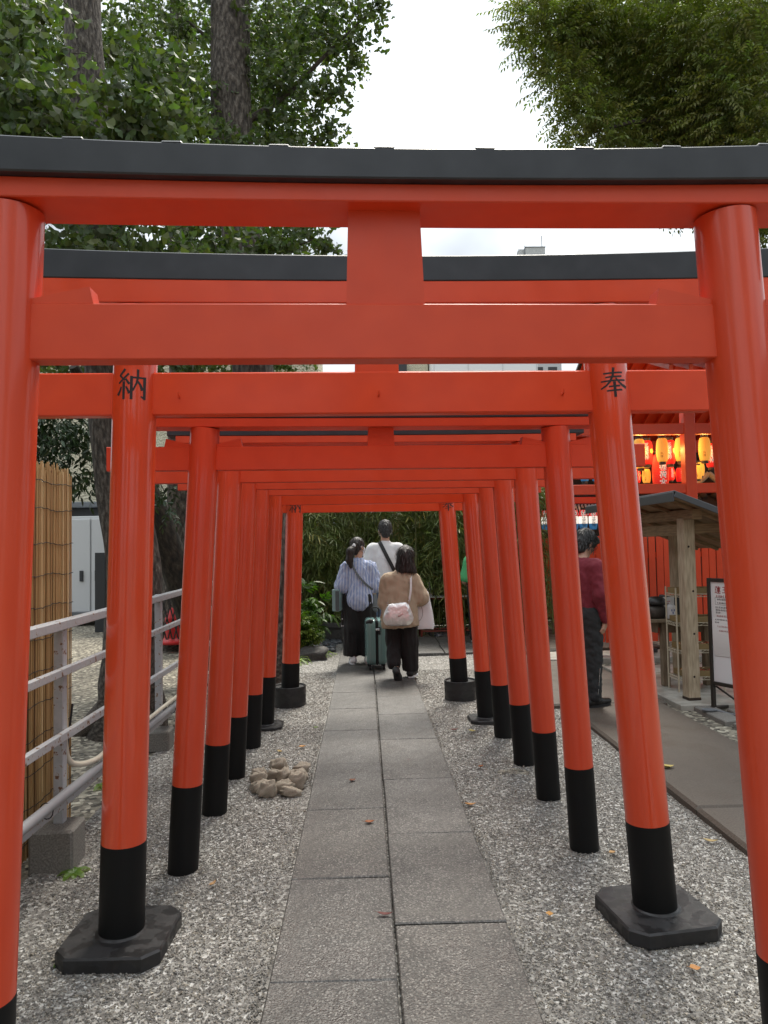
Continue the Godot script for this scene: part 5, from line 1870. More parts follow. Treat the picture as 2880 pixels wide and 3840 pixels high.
func blade(mb: MB, a: Vector3, dir: Vector3, side: Vector3, L: float, W: float, fold := 0.15, droop := 0.0) -> void:
	var up := side.cross(dir).normalized()
	var rows := []
	for j in 4:
		var t := j / 3.0
		var w: float = [0.10, 0.92, 0.80, 0.0][j] * W * 0.5
		var p := a + dir * L * t - Vector3.UP * droop * L * t * t
		rows.append([p - side * w + up * w * fold * 2.0, p, p + side * w + up * w * fold * 2.0])
	for j in 3:
		mb.quad(rows[j][0], rows[j][1], rows[j + 1][1], rows[j + 1][0])
		mb.quad(rows[j][1], rows[j][2], rows[j + 1][2], rows[j + 1][1])

func spray(sd: int, n: int, len_: float, L: float, W: float, droop: float, spread: float) -> ArrayMesh:   # a twig with alternate leaves, from the origin along +x
	var rr := RandomNumberGenerator.new()
	rr.seed = sd
	var mb := MB.new()
	var at := func(t: float) -> Vector3: return Vector3(len_ * t, -droop * len_ * t * t, 0.03 * len_ * sin(t * 5.0))
	mb.tube([at.call(0.0), at.call(0.5), at.call(1.0)], [0.0022, 0.0016, 0.0008], 3, false)
	for i in n:
		var t := (i + 0.7) / n
		var s := 1.0 if i % 2 else -1.0
		var d := Vector3(0.55, -0.15 - droop * t, s * spread).normalized()
		if i == n - 1:
			d = Vector3(1, -0.4 - droop, 0).normalized()
		d = (d + Vector3(rr.randf_range(-0.2, 0.2), rr.randf_range(-0.3, 0.12), rr.randf_range(-0.2, 0.2))).normalized()
		var side := d.cross(Vector3.UP).normalized()
		side = side.rotated(d, rr.randf_range(-0.6, 0.6))
		blade(mb, at.call(t), d, side, L * rr.randf_range(0.7, 1.15), W * rr.randf_range(0.8, 1.15), 0.18, 0.25)
	return mb.mesh()

func in_ball(r: RandomNumberGenerator, shell := 0.45) -> Vector3:
	var d := Vector3(r.randfn(), r.randfn(), r.randfn()).normalized()
	return d * pow(r.randf(), shell)

func twig_crown(o: Node3D, list: Array, density: float, leaf: float, mesh: Mesh, m: Material, sd: int, base: Color, called := "crown", twigs := true) -> void:
	# leaves in tufts along short drooping twigs that fill the clumps
	var r := RandomNumberGenerator.new()
	r.seed = sd
	var where := []
	var tints := []
	var tw := MB.new()
	for c in list:
		var rad: float = c[1]
		var n := int(density * rad * rad * 100.0)
		for i in n:
			var p0: Vector3 = c[0] + in_ball(r, 0.5) * rad * Vector3(1, 0.85, 1)
			var d := Vector3(r.randfn(), r.randf_range(-1.0, 0.35), r.randfn()).normalized()
			var L := r.randf_range(0.10, 0.26)
			if twigs and i % 3 == 0:
				tw.tube([p0 - o.position, p0 + d * L * 0.5 - o.position, p0 + d * L - Vector3.UP * 0.03 - o.position], [0.0032, 0.0024, 0.001], 3, false)
			var k := r.randi_range(4, 7)
			var tone := r.randf_range(0.65, 1.25)
			for j in k:
				var p := p0 + d * L * (float(j) / k) - Vector3.UP * 0.02 * j / k
				var s := leaf * r.randf_range(0.65, 1.2)
				var b := Basis.from_euler(Vector3(r.randfn() * 0.55, r.randf() * TAU, r.randfn() * 0.7)).scaled(Vector3.ONE * s)
				where.append(Transform3D(b, p - o.position))
				var q := tone * r.randf_range(0.8, 1.2)
				tints.append(Color(base.r * q * r.randf_range(0.9, 1.25), base.g * q, base.b * q * r.randf_range(0.7, 1.3)))
	scatter(called, mesh, m, where, tints, o)
	if twigs:
		part("twigs", tw, M.twig, o).set_meta("kind", "stuff")

func spray_crown(o: Node3D, list: Array, density: float, meshes: Array, m: Material, sd: int, called := "crown", lift := 0.2, size := 1.0) -> void:
	var r := RandomNumberGenerator.new()
	r.seed = sd
	var where := []
	var tints := []
	for k in meshes.size():
		where.append([])
		tints.append([])
	for c in list:
		var rad: float = c[1]
		var n := int(density * rad * rad * 100.0)
		for i in n:
			var u := in_ball(r, 0.42)
			var p: Vector3 = c[0] + u * rad * Vector3(1, 0.8, 1)
			var d := (u + Vector3(r.randfn(), r.randfn() * 0.4 + lift, r.randfn()) * 0.6)
			d.y *= 0.6
			d = d.normalized()
			var zz := d.cross(Vector3.UP).normalized().rotated(d, r.randfn() * 0.5)
			var b := Basis(d, zz.cross(d), zz).scaled(Vector3.ONE * size * r.randf_range(0.75, 1.2))
			var v := r.randi() % meshes.size()
			where[v].append(Transform3D(b, p - o.position))
			var q := r.randf_range(0.7, 1.3)
			tints[v].append(Color(q * r.randf_range(0.85, 1.2), q, q * r.randf_range(0.7, 1.1)))
	for v in meshes.size():
		scatter(called, meshes[v], m, where[v], tints[v], o)

func limb(o: Node3D, pts: Array, r0: float, r1: float, m: Material) -> void:
	var mb := MB.new()
	var p := smooth_path(pts.map(func(q): return q - o.position), 5)
	var rad := []
	for i in p.size():
		rad.append(lerpf(r0, r1, float(i) / (p.size() - 1)))
	mb.tube(p, rad, 10, true, 0.05)
	part("limb", mb, m, o)

func build_trees() -> void:
	var tr := build_trunks()
	var gl := ginkgo_leaf()
	twig_crown(tr[0], clumps("gA"), 4.6, 0.094, gl, M.ginkgo_leaf, 101, Color(1.0, 1.0, 1.0))
	twig_crown(tr[1], clumps("gB"), 5.5, 0.082, gl, M.ginkgo_leaf, 102, Color(1.0, 1.0, 1.0))
	limb(tr[0], [Vector3(-2.24, 4.0, -6.3), Vector3(-1.9, 4.5, -6.0), Vector3(-1.6, 5.0, -5.7)], 0.035, 0.008, M.bark)
	limb(tr[0], [Vector3(-2.3, 4.6, -6.3), Vector3(-2.4, 4.9, -5.7), Vector3(-2.45, 5.3, -5.2)], 0.03, 0.008, M.bark)
	limb(tr[0], [Vector3(-2.2, 3.4, -6.3), Vector3(-1.8, 3.7, -5.9), Vector3(-1.3, 4.15, -6.1)], 0.03, 0.008, M.bark)
	limb(tr[1], [Vector3(-1.45, 6.5, -8.4), Vector3(-0.9, 7.0, -8.6), Vector3(-0.3, 7.6, -8.6), Vector3(0.2, 8.1, -8.6)], 0.05, 0.006, M.bark)
	limb(tr[1], [Vector3(-1.42, 5.6, -8.4), Vector3(-0.9, 6.1, -8.5), Vector3(-0.4, 6.5, -8.6)], 0.04, 0.006, M.bark)
	limb(tr[1], [Vector3(-1.35, 4.4, -8.4), Vector3(-1.0, 4.7, -7.9), Vector3(-0.5, 4.9, -7.8)], 0.03, 0.006, M.bark)
	limb(tr[1], [Vector3(-1.5, 7.4, -8.4), Vector3(-1.8, 7.7, -8.5), Vector3(-2.2, 8.1, -8.6)], 0.04, 0.006, M.bark)
	var c := thing("background_ginkgo", "dense dark ginkgo filling the sky behind the other two ginkgos", "tree", Vector3(-2.9, 0, -11.5))
	var mb := MB.new()
	trunk(mb, [Vector3(0, -0.1, 0), Vector3(0, 1, 0), Vector3(0.1, 4, 0), Vector3(0.0, 8, 0), Vector3(0, 11, 0)], [0.34, 0.27, 0.24, 0.18, 0.06])
	part("trunk", mb, M.bark, c)
	twig_crown(c, clumps("gBack"), 4.6, 0.085, gl, M.ginkgo_leaf, 103, Color(1.0, 1.0, 1.0), "crown", false)
	# leaves of the leaning tree
	var ov := [spray(21, 7, 0.22, 0.075, 0.034, 0.5, 0.8), spray(22, 6, 0.18, 0.08, 0.036, 0.6, 0.8)]
	spray_crown(tr[2], clumps("cam"), 9.0, ov, M.dark_leaf, 104, "crown", -0.5)
	limb(tr[2], [Vector3(-2.75, 2.7, -8.2), Vector3(-2.9, 2.9, -7.6), Vector3(-3.1, 2.9, -7.0)], 0.03, 0.008, M.bark_smooth)
	limb(tr[2], [Vector3(-2.52, 2.2, -8.5), Vector3(-2.25, 2.3, -8.0), Vector3(-2.02, 2.0, -7.6)], 0.012, 0.003, M.bark_smooth)
	# zelkova on the right
	var z := thing("zelkova_tree", "zelkova with fine drooping leaves filling the upper right", "tree", Vector3(5.9, 0, -8.8))
	mb = MB.new()
	trunk(mb, [Vector3(0, -0.1, 0), Vector3(0, 1, 0), Vector3(-0.05, 3, 0), Vector3(-0.3, 5, 0), Vector3(-0.6, 6.8, 0), Vector3(-0.9, 9, 0)], [0.36, 0.28, 0.25, 0.22, 0.15, 0.06])
	part("trunk", mb, M.bark, z)
	limb(z, [Vector3(5.6, 5.0, -8.8), Vector3(5.3, 6.5, -9.0), Vector3(4.5, 7.1, -9.0), Vector3(3.86, 7.28, -9.0), Vector3(3.44, 7.2, -9.0), Vector3(2.9, 7.0, -8.8)], 0.12, 0.012, M.bark)
	limb(z, [Vector3(4.2, 7.2, -9.0), Vector3(3.73, 7.47, -9.0), Vector3(3.43, 7.83, -9.0), Vector3(3.1, 8.1, -8.8)], 0.06, 0.012, M.bark)
	limb(z, [Vector3(5.35, 6.6, -8.9), Vector3(5.3, 7.6, -8.8), Vector3(4.74, 8.2, -8.8), Vector3(4.1, 8.3, -8.8)], 0.09, 0.012, M.bark)
	limb(z, [Vector3(5.5, 5.6, -8.7), Vector3(4.9, 6.1, -8.3), Vector3(4.2, 6.35, -8.0), Vector3(3.3, 6.4, -8.1), Vector3(2.7, 6.2, -8.0)], 0.08, 0.008, M.bark)
	var zs := [spray(31, 12, 0.25, 0.056, 0.024, 0.15, 0.95), spray(32, 11, 0.22, 0.060, 0.025, 0.2, 0.9), spray(33, 13, 0.28, 0.055, 0.023, 0.1, 1.0)]
	spray_crown(z, clumps("zel"), 13.0, zs, M.zelkova_leaf, 105, "crown", -0.1)
	spray_crown(z, clumps("zelBack"), 4.5, zs, M.zelkova_leaf, 106, "far_crown", 0.0, 1.25)

func build_hedge() -> void:
	var o := thing("bamboo_hedge", "tall dense bamboo hedge closing the view behind the three visitors", "hedge", Vector3(0.2, 0, -12.6))
	var r := RandomNumberGenerator.new()
	r.seed = 61
	var cm := MB.new()
	for i in 130:
		var x := r.randf_range(-3.0, 2.9)
		var z := r.randf_range(-0.55, 0.9)
		var h := r.randf_range(1.9, 2.9)
		var lx := r.randfn() * 0.12
		var lz := r.randfn() * 0.12 + 0.1
		cm.tube([Vector3(x, 0, z), Vector3(x + lx * 0.4, h * 0.6, z + lz * 0.3), Vector3(x + lx, h, z + lz)], [0.010, 0.008, 0.003], 5, false)
	part("culms", cm, M.bamboo_culm, o).set_meta("kind", "stuff")
	var bs := []
	for k in 4:
		bs.append(spray(41 + k, 7 + k % 2, 0.24, 0.165, 0.0185, 0.55, 0.9))
	var where := [[], [], [], []]
	var tints := [[], [], [], []]
	for i in 15000:
		var x := r.randf_range(-3.3, 2.9)
		var y := 0.25 + 2.35 * pow(r.randf(), 0.75)
		var z := r.randf_range(-1.0, 0.75) + 0.28 * sin(x * 2.3 + 1.0) * sin(y * 2.6) + 0.12 * sin(x * 6.0)
		if y < 0.8 and x > 0.3 and x < 2.4:
			z = minf(z, 0.05)
		var d := Vector3(r.randfn() * 0.9, r.randf_range(-0.7, 0.5), r.randf_range(-0.3, 1.2)).normalized()
		var zz := d.cross(Vector3.UP).normalized().rotated(d, r.randfn() * 0.6)
		var b := Basis(d, zz.cross(d), zz).scaled(Vector3.ONE * r.randf_range(0.7, 1.15))
		var v := r.randi() % 4
		where[v].append(Transform3D(b, Vector3(x, y, z)))
		var q := r.randf_range(0.6, 1.3)
		var dry := 1.0 if r.randf() > 0.08 else 1.7
		tints[v].append(Color(q * dry * r.randf_range(0.85, 1.1), q * (1.0 if dry < 1.1 else 1.15), q * r.randf_range(0.8, 1.1)))
	for v in 4:
		scatter("foliage", bs[v], M.bamboo_leaf, where[v], tints[v], o)
	# a dark board fence stands behind the hedge
	var f := thing("board_fence", "dark brown board fence glimpsed behind the bamboo", "fence", Vector3(0, 0, -13.9))
	for i in 40:
		var mb := MB.new()
		mb.box(Vector3(-5.0 + 0.2 * i, 0.75, 0.0), Vector3(0.194, 1.5, 0.025), 0.004)
		part("plank", mb, M.dark_grey, f)
	build_shrubs(bs)

func build_shrubs(bs: Array) -> void:
	var a := thing("broadleaf_shrub", "shrub with broad bright leaves left of the path's far end", "shrub", Vector3(-0.92, 0, -10.7))
	var st := MB.new()
	for e in [[-0.2, 0.9], [0.0, 1.0], [0.15, 0.85], [-0.35, 0.7]]:
		st.tube([Vector3(e[0] * 0.2, 0, 0), Vector3(e[0] * 0.7, e[1] * 0.5, 0), Vector3(e[0], e[1], 0.05)], [0.012, 0.009, 0.004], 6)
	part("stems", st, M.twig, a)
	var bl := [spray(51, 7, 0.16, 0.13, 0.05, 0.25, 0.9), spray(52, 6, 0.14, 0.14, 0.055, 0.3, 0.9)]
	spray_crown(a, [[Vector3(-0.95, 0.85, -10.65), 0.26], [Vector3(-0.75, 0.70, -10.6), 0.24], [Vector3(-1.12, 0.62, -10.6), 0.3], [Vector3(-0.85, 0.45, -10.6), 0.28]], 2.2, bl, M.shrub_leaf, 107, "crown", 0.5)
	var b := thing("variegated_shrub", "low shrub of yellow-edged leaves in front of the broad-leaved one", "shrub", Vector3(-0.9, 0, -10.25))
	var sb := MB.new()
	for e in [[-0.12, 0.4], [0.08, 0.45], [0.2, 0.35]]:
		sb.tube([Vector3(0, 0, 0), Vector3(e[0], e[1], 0.05)], [0.008, 0.004], 6)
	part("stems", sb, M.twig, b)
	var vl := [spray(53, 9, 0.12, 0.07, 0.022, 0.2, 0.9)]
	var r := RandomNumberGenerator.new()
	r.seed = 9
	var where := []
	var tints := []
	for i in 520:
		var p := Vector3(-0.02, 0.36, 0.0) + in_ball(r, 0.4) * Vector3(0.24, 0.22, 0.2)
		var d := Vector3(r.randfn(), r.randf_range(-0.2, 0.8), r.randf_range(-0.3, 1.0)).normalized()
		var zz := d.cross(Vector3.UP).normalized().rotated(d, r.randfn() * 0.6)
		where.append(Transform3D(Basis(d, zz.cross(d), zz), p))
		tints.append(Color(4.2, 2.6, 3.0) * r.randf_range(0.7, 1.2) if r.randf() < 0.5 else Color(1.2, 1.0, 0.9))
	scatter("crown", vl[0], M.shrub_leaf, where, tints, b)
	var words := ["tuft of long strap leaves at the left foot of the shrubs", "strap-leaved tuft leaning over the dark rock"]
	for k in 2:
		var c := thing("strap_leaf_plant", words[k], "plant", [Vector3(-0.95, 0, -9.75), Vector3(-0.66, 0, -10.35)][k], 0.0, "strap-leaved plants by the dark rock")
		for i in 22:
			var mb := MB.new()
			var an := TAU * i / 22.0 + r.randf() * 0.3
			var d := Vector3(sin(an), r.randf_range(0.7, 1.6), cos(an)).normalized()
			var side := d.cross(Vector3.UP).normalized()
			blade(mb, Vector3(sin(an) * 0.02, 0, cos(an) * 0.02), d, side, r.randf_range(0.28, 0.5), 0.026, 0.2, 0.9)
			part("leaf", mb, M.shrub_leaf, c)
	var rk := part("rock", pebble_mesh(61, 0.22, 0.13, 0.16, 0.2), M.stone_dark)
	rk.position = Vector3(-0.74, 0.03, -10.05)
	tag(rk, "dark rock at the foot of the strap-leaved plants", "rock")
	# river pebbles along the path's far left edge
	rng.seed = 88
	for i in 26:
		var o := part("river_pebble", pebble_mesh(700 + i % 5, 0.055, 0.03, 0.042, 0.1), M.stone_river)
		o.position = Vector3(-0.42 - 0.13 * rng.randf() - 0.03 * (i % 6), 0.014, -10.7 - 1.3 * rng.randf())
		o.rotation.y = rng.randf() * TAU
		o.scale = Vector3.ONE * rng.randf_range(0.7, 1.2)
		tag(o, "smooth grey river pebble left of the path's far end", "pebble", "river pebbles left of the path")
	for i in 24:
		var o := part("edging_pebble", pebble_mesh(720 + i % 5, 0.06, 0.04, 0.05, 0.16), M.stone_dark if i % 3 else M.stone_river)
		o.position = Vector3(0.75 + 1.35 * rng.randf(), 0.02, -12.1 - 0.4 * rng.randf())
		o.rotation.y = rng.randf() * TAU
		o.scale = Vector3.ONE * rng.randf_range(0.7, 1.4)
		tag(o, "rough grey stone below the small red table", "stone", "rough stones below the small table")
	# weeds
	var we := [["green weed sprouting at the near concrete block", -1.42, -3.60, 0.10], ["small weed in gravel before the left octagonal foot", -1.16, -2.84, 0.05], ["tiny weed beside the path left of the drums", -0.44, -6.3, 0.04], ["weed behind the railing near its conduit", -1.75, -4.9, 0.09], ["weed at the root of the nearer ginkgo", -1.72, -5.9, 0.09]]
	for e in we:
		var c := thing("weed", e[0], "weed", Vector3(e[1], 0, e[2]), 0.0, "weeds in the gravel")
		for i in 7:
			var mb := MB.new()
			var an := TAU * i / 7.0 + r.randf() * 0.6
			var d := Vector3(sin(an), 0.55, cos(an)).normalized()
			blade(mb, Vector3.ZERO, d, d.cross(Vector3.UP).normalized(), e[3] * r.randf_range(0.7, 1.2), e[3] * 0.42, 0.15, 0.6)
			part("leaf", mb, M.shrub_leaf, c)

# ---------------------------------------------------------------- people: smooth-joined fields meshed as surface nets
# a bone: [a, b, ra, rb, blend, squash]; squash scales space so that a bone can be flatter; a cut: ["cut", normal, distance]
func nets(mb: MB, bones: Array, cell: float, ripple := 0.0, rf := Vector3(16, 6, 16), sd := 1) -> void:
	var lo := Vector3.ONE * 1e9
	var hi := -lo
	for b in bones:
		if b[0] is String: continue
		var q: Vector3 = b[5] if b.size() > 5 else Vector3.ONE
		for e in 2:
			var r: float = b[2 + e]
			var rr := Vector3(r / q.x, r / q.y, r / q.z)
			lo = lo.min(b[e] - rr)
			hi = hi.max(b[e] + rr)
	lo -= Vector3.ONE * cell * 2.5
	hi += Vector3.ONE * cell * 2.5
	var nx := int((hi.x - lo.x) / cell) + 1
	var ny := int((hi.y - lo.y) / cell) + 1
	var nz := int((hi.z - lo.z) / cell) + 1
	var f := PackedFloat32Array()
	f.resize(nx * ny * nz)
	f.fill(0.3)
	for b in bones:
		if b[0] is String:
			var n: Vector3 = b[1]
			var d: float = b[2]
			for k in nz:
				for j in ny:
					for i in nx:
						var at := (k * ny + j) * nx + i
						f[at] = maxf(f[at], n.dot(lo + Vector3(i, j, k) * cell) - d)
			continue
		var q: Vector3 = b[5] if b.size() > 5 else Vector3.ONE
		var ra: float = b[2]
		var rb: float = b[3]
		var kk: float = b[4]
		var pa: Vector3 = b[0] * q
		var pb: Vector3 = b[1] * q
		var ab := pb - pa
		var l2 := maxf(ab.length_squared(), 1e-9)
		var qm := maxf(q.x, maxf(q.y, q.z))
		var rm := maxf(ra, rb)
		var ext := Vector3(rm / q.x, rm / q.y, rm / q.z) + Vector3.ONE * (kk + cell * 2.5)
		var l: Vector3 = ((b[0] as Vector3).min(b[1]) - ext - lo) / cell
		var h: Vector3 = ((b[0] as Vector3).max(b[1]) + ext - lo) / cell
		for k in range(maxi(0, int(l.z)), mini(nz, int(h.z) + 1)):
			for j in range(maxi(0, int(l.y)), mini(ny, int(h.y) + 1)):
				var row := (k * ny + j) * nx
				for i in range(maxi(0, int(l.x)), mini(nx, int(h.x) + 1)):
					var p := (lo + Vector3(i, j, k) * cell) * q - pa
					var t := clampf(p.dot(ab) / l2, 0.0, 1.0)
					var d := (p - ab * t).length() - lerpf(ra, rb, t)
					d /= (qm * 0.5 + 0.5) if d > 0.0 else 1.0
					var o := f[row + i]
					var m := maxf(kk - absf(o - d), 0.0) / kk
					f[row + i] = minf(o, d) - m * m * kk * 0.25
	var id := PackedInt32Array()
	id.resize(nx * ny * nz)
	id.fill(-1)
	var pts := PackedVector3Array()
	var off := [0, 1, nx, nx + 1, nx * ny, nx * ny + 1, nx * ny + nx, nx * ny + nx + 1]
	var edges := [[0, 1], [2, 3], [4, 5], [6, 7], [0, 2], [1, 3], [4, 6], [5, 7], [0, 4], [1, 5], [2, 6], [3, 7]]
	for k in nz - 1:
		for j in ny - 1:
			for i in nx - 1:
				var at := (k * ny + j) * nx + i
				var c := 0
				for o in off:
					if f[at + o] < 0.0: c += 1
				if c == 0 or c == 8: continue
				var s := Vector3.ZERO
				var m := 0
				for e in edges:
					var a := f[at + off[e[0]]]
					var b2 := f[at + off[e[1]]]
					if (a < 0.0) != (b2 < 0.0):
						var t := a / (a - b2)
						var p0 := Vector3(e[0] & 1, (e[0] >> 1) & 1, e[0] >> 2)
						var p1 := Vector3(e[1] & 1, (e[1] >> 1) & 1, e[1] >> 2)
						s += p0.lerp(p1, t)
						m += 1
				id[at] = pts.size()
				pts.append(lo + (Vector3(i, j, k) + s / m) * cell)
	var fa := PackedInt32Array()
	var st := [1, nx, nx * ny]
	for k in range(1, nz - 1):
		for j in range(1, ny - 1):
			for i in range(1, nx - 1):
				var at := (k * ny + j) * nx + i
				var ins := f[at] < 0.0
				for ax in 3:
					if (f[at + st[ax]] < 0.0) == ins: continue
					var u: int = st[(ax + 1) % 3]
					var w: int = st[(ax + 2) % 3]
					var q0 := id[at - u - w]
					var q1 := id[at - w]
					var q2 := id[at]
					var q3 := id[at - u]
					if q0 < 0 or q1 < 0 or q2 < 0 or q3 < 0: continue
					if ins:
						fa.append_array([q0, q1, q2, q0, q2, q3])
					else:
						fa.append_array([q0, q2, q1, q0, q3, q2])
	if ripple > 0.0:
		var nn := PackedVector3Array()
		nn.resize(pts.size())
		for i in range(0, fa.size(), 3):
			var g := (pts[fa[i + 1]] - pts[fa[i]]).cross(pts[fa[i + 2]] - pts[fa[i]])
			nn[fa[i]] += g
			nn[fa[i + 1]] += g
			nn[fa[i + 2]] += g
		var ns := noise(FastNoiseLite.TYPE_SIMPLEX_SMOOTH, 1.0, 2, sd)
		for i in pts.size():
			var p := pts[i]
			pts[i] = p + nn[i].normalized() * ripple * (ns.get_noise_3d(p.x * rf.x, p.y * rf.y, p.z * rf.z) * 1.4 + 0.5 * ns.get_noise_3d(p.x * rf.x * 0.5 + p.y * 9.0, p.y * rf.y, p.z * rf.z * 0.5))
	mb.indexed(pts, fa)

func cloth(called: String, bones: Array, m: Material, o: Node3D, cell := 0.014, ripple := 0.005, rf := Vector3(16, 6, 16), sd := 1) -> MeshInstance3D:
	var mb := MB.new()
	nets(mb, bones, cell, ripple, rf, sd)
	return part(called, mb, m, o)

func head_bones() -> Array:          # face towards -z, origin in the middle of the head, about 0.23 high
	var b := [[Vector3(0, 0.022, 0.012), Vector3(0, 0.022, 0.012), 0.10, 0.10, 0.02, Vector3(1.30, 0.98, 1.03)],
		[Vector3(0, -0.035, -0.022), Vector3(0, -0.088, -0.045), 0.058, 0.034, 0.03],
		[Vector3(0, 0.005, -0.084), Vector3(0, -0.026, -0.102), 0.008, 0.013, 0.014],
		[Vector3(-0.020, -0.058, -0.080), Vector3(0.020, -0.058, -0.080), 0.007, 0.007, 0.010],
		[Vector3(-0.032, 0.024, -0.080), Vector3(0.032, 0.024, -0.080), 0.008, 0.008, 0.014]]
	for s in [-1, 1]:
		b.append([Vector3(s * 0.077, -0.004, 0.008), Vector3(s * 0.079, -0.026, 0.004), 0.024, 0.015, 0.006, Vector3(2.2, 1, 1.3)])
	return b

func hand_into(mb: MB, wrist: Vector3, along: Vector3, across: Vector3, curl: float, k := 1.0, side := 1.0, cell := 0.0045) -> void:
	# along: wrist to knuckles; across: towards the thumb; the fingers bend to the palm's side
	var y := along.normalized()
	var x := (across - y * across.dot(y)).normalized()
	var z := x.cross(y).normalized() * side
	var old := mb.xf
	mb.xf = old * Transform3D(Basis(x, y, z), wrist)
	var b := [[Vector3(0, -0.04, 0), Vector3(0, 0.01, 0), 0.026 * k, 0.027 * k, 0.01], [Vector3(-0.022, 0.075, 0) * k, Vector3(0.022, 0.08, 0) * k, 0.0125 * k, 0.0125 * k, 0.02], [Vector3(-0.014, 0.02, 0) * k, Vector3(0.016, 0.02, 0) * k, 0.016 * k, 0.016 * k, 0.02], [Vector3(-0.018, 0.05, 0) * k, Vector3(0.02, 0.05, 0) * k, 0.014 * k, 0.015 * k, 0.02]]
	var lens := [0.066, 0.078, 0.083, 0.074]
	for i in 4:
		var px: float = [-0.030, -0.0105, 0.009, 0.029][i] * k
		var p := Vector3(px, (0.084 - absf(i - 2.0) * 0.004) * k, 0)
		var a := curl * 0.45
		for s in 3:
			var L: float = lens[i] * [0.45, 0.31, 0.24][s] * k
			var d := Vector3(px * 0.6, cos(a), -sin(a)).normalized()
			b.append([p, p + d * L, (0.0088 - 0.0012 * s) * k, (0.0082 - 0.0014 * s) * k, 0.004])
			p += d * L
			a += curl * [0.75, 0.55, 0.4][s]
	var t := Vector3(0.022, 0.022, -0.002) * k
	var td := Vector3(0.75, 0.62, -0.25).normalized()
	b.append([t, t + td * 0.042 * k, 0.0135 * k, 0.0105 * k, 0.012])
	var t2 := t + td * 0.042 * k
	b.append([t2, t2 + Vector3(0.30, 0.92, -0.3).normalized() * 0.032 * k, 0.0102 * k, 0.0085 * k, 0.005])
	nets(mb, b, cell)
	mb.xf = old

func person(label: String, at: Vector3, turn: float) -> Node3D:
	return thing("person", label, "person", at, turn)

func flesh(o: Node3D, bones: Array, head_at: Vector3, head_rot: Vector3, k: float, hands: Array, skin: Material) -> void:
	var mb := MB.new()
	nets(mb, bones, 0.013)
	mb.xf = Transform3D(Basis.from_euler(head_rot).scaled(Vector3.ONE * k), head_at)
	nets(mb, head_bones(), 0.0062)
	mb.xf = Transform3D()
	for h in hands:
		hand_into(mb, h[0], h[1], h[2], h[3], h[4], h[5])
	part("body", mb, skin, o)

func on_head(called: String, bones: Array, m: Material, o: Node3D, head_at: Vector3, head_rot: Vector3, k: float, cell := 0.008, ripple := 0.0, rf := Vector3(60, 14, 60)) -> void:
	var mb := MB.new()
	mb.xf = Transform3D(Basis.from_euler(head_rot).scaled(Vector3.ONE * k), head_at)
	nets(mb, bones, cell, ripple, rf, 3)
	part(called, mb, m, o)

func strands(o: Node3D, m: Material, head_at: Vector3, head_rot: Vector3, k: float, n: int, rad: Vector3, mid: Vector3, y0: float, y1: float, L: float, sd: int, open_face := 0.9) -> void:
	# loose locks lying on the hair and breaking its lower edge
	var r := RandomNumberGenerator.new()
	r.seed = sd
	var mb := MB.new()
	mb.xf = Transform3D(Basis.from_euler(head_rot).scaled(Vector3.ONE * k), head_at)
	for i in n:
		var a := r.randf_range(-PI, PI)
		if cos(a) < -open_face: continue
		var y := r.randf_range(y0, y1)
		var t := clampf((y - mid.y) / rad.y, -0.98, 0.98)
		var q := sqrt(1.0 - t * t) if y > mid.y else 1.0
		var p := mid + Vector3(sin(a) * rad.x * q, y - mid.y, cos(a) * rad.z * q)
		var out := Vector3(sin(a) / rad.x * q, t / rad.y if y > mid.y else 0.0, cos(a) / rad.z * q).normalized()
		var down := (Vector3.DOWN - out * Vector3.DOWN.dot(out) + Vector3(r.randfn(), 0, r.randfn()) * 0.16).normalized()
		var side := down.cross(out).normalized()
		var w := r.randf_range(0.004, 0.009)
		var l := L * r.randf_range(0.6, 1.2)
		var p1 := p + down * l * 0.55 + out * r.randf_range(0.001, 0.006)
		var p2 := p + down * l + out * r.randf_range(-0.006, 0.010)
		mb.quad(p - side * w * 0.3, p1 - side * w * 0.5, p1 + side * w * 0.5, p + side * w * 0.3)
		mb.tri(p1 - side * w * 0.5, p2, p1 + side * w * 0.5)
	part("loose_locks", mb, m, o)

func mask_for(o: Node3D, head_at: Vector3, head_rot: Vector3, k: float) -> void:
	on_head("face_mask", [[Vector3(0, -0.030, -0.034), Vector3(0, -0.085, -0.050), 0.064, 0.040, 0.03], [Vector3(0, 0.0, -0.09), Vector3(0, -0.026, -0.104), 0.010, 0.015, 0.02], ["cut", Vector3(0, 1, -0.35), 0.028], ["cut", Vector3(0, 0, 1), -0.045]], M.mask_white, o, head_at, head_rot, k, 0.007)
	var mb := MB.new()
	mb.xf = Transform3D(Basis.from_euler(head_rot).scaled(Vector3.ONE * k), head_at)
	for s in [-1, 1]:
		mb.tube([Vector3(s * 0.062, -0.01, -0.05), Vector3(s * 0.081, 0.016, 0.0), Vector3(s * 0.088, 0.008, 0.03), Vector3(s * 0.080, -0.035, 0.015), Vector3(s * 0.056, -0.07, -0.045)], [0.0022], 5)
	part("mask_loop", mb, M.mask_white, o)

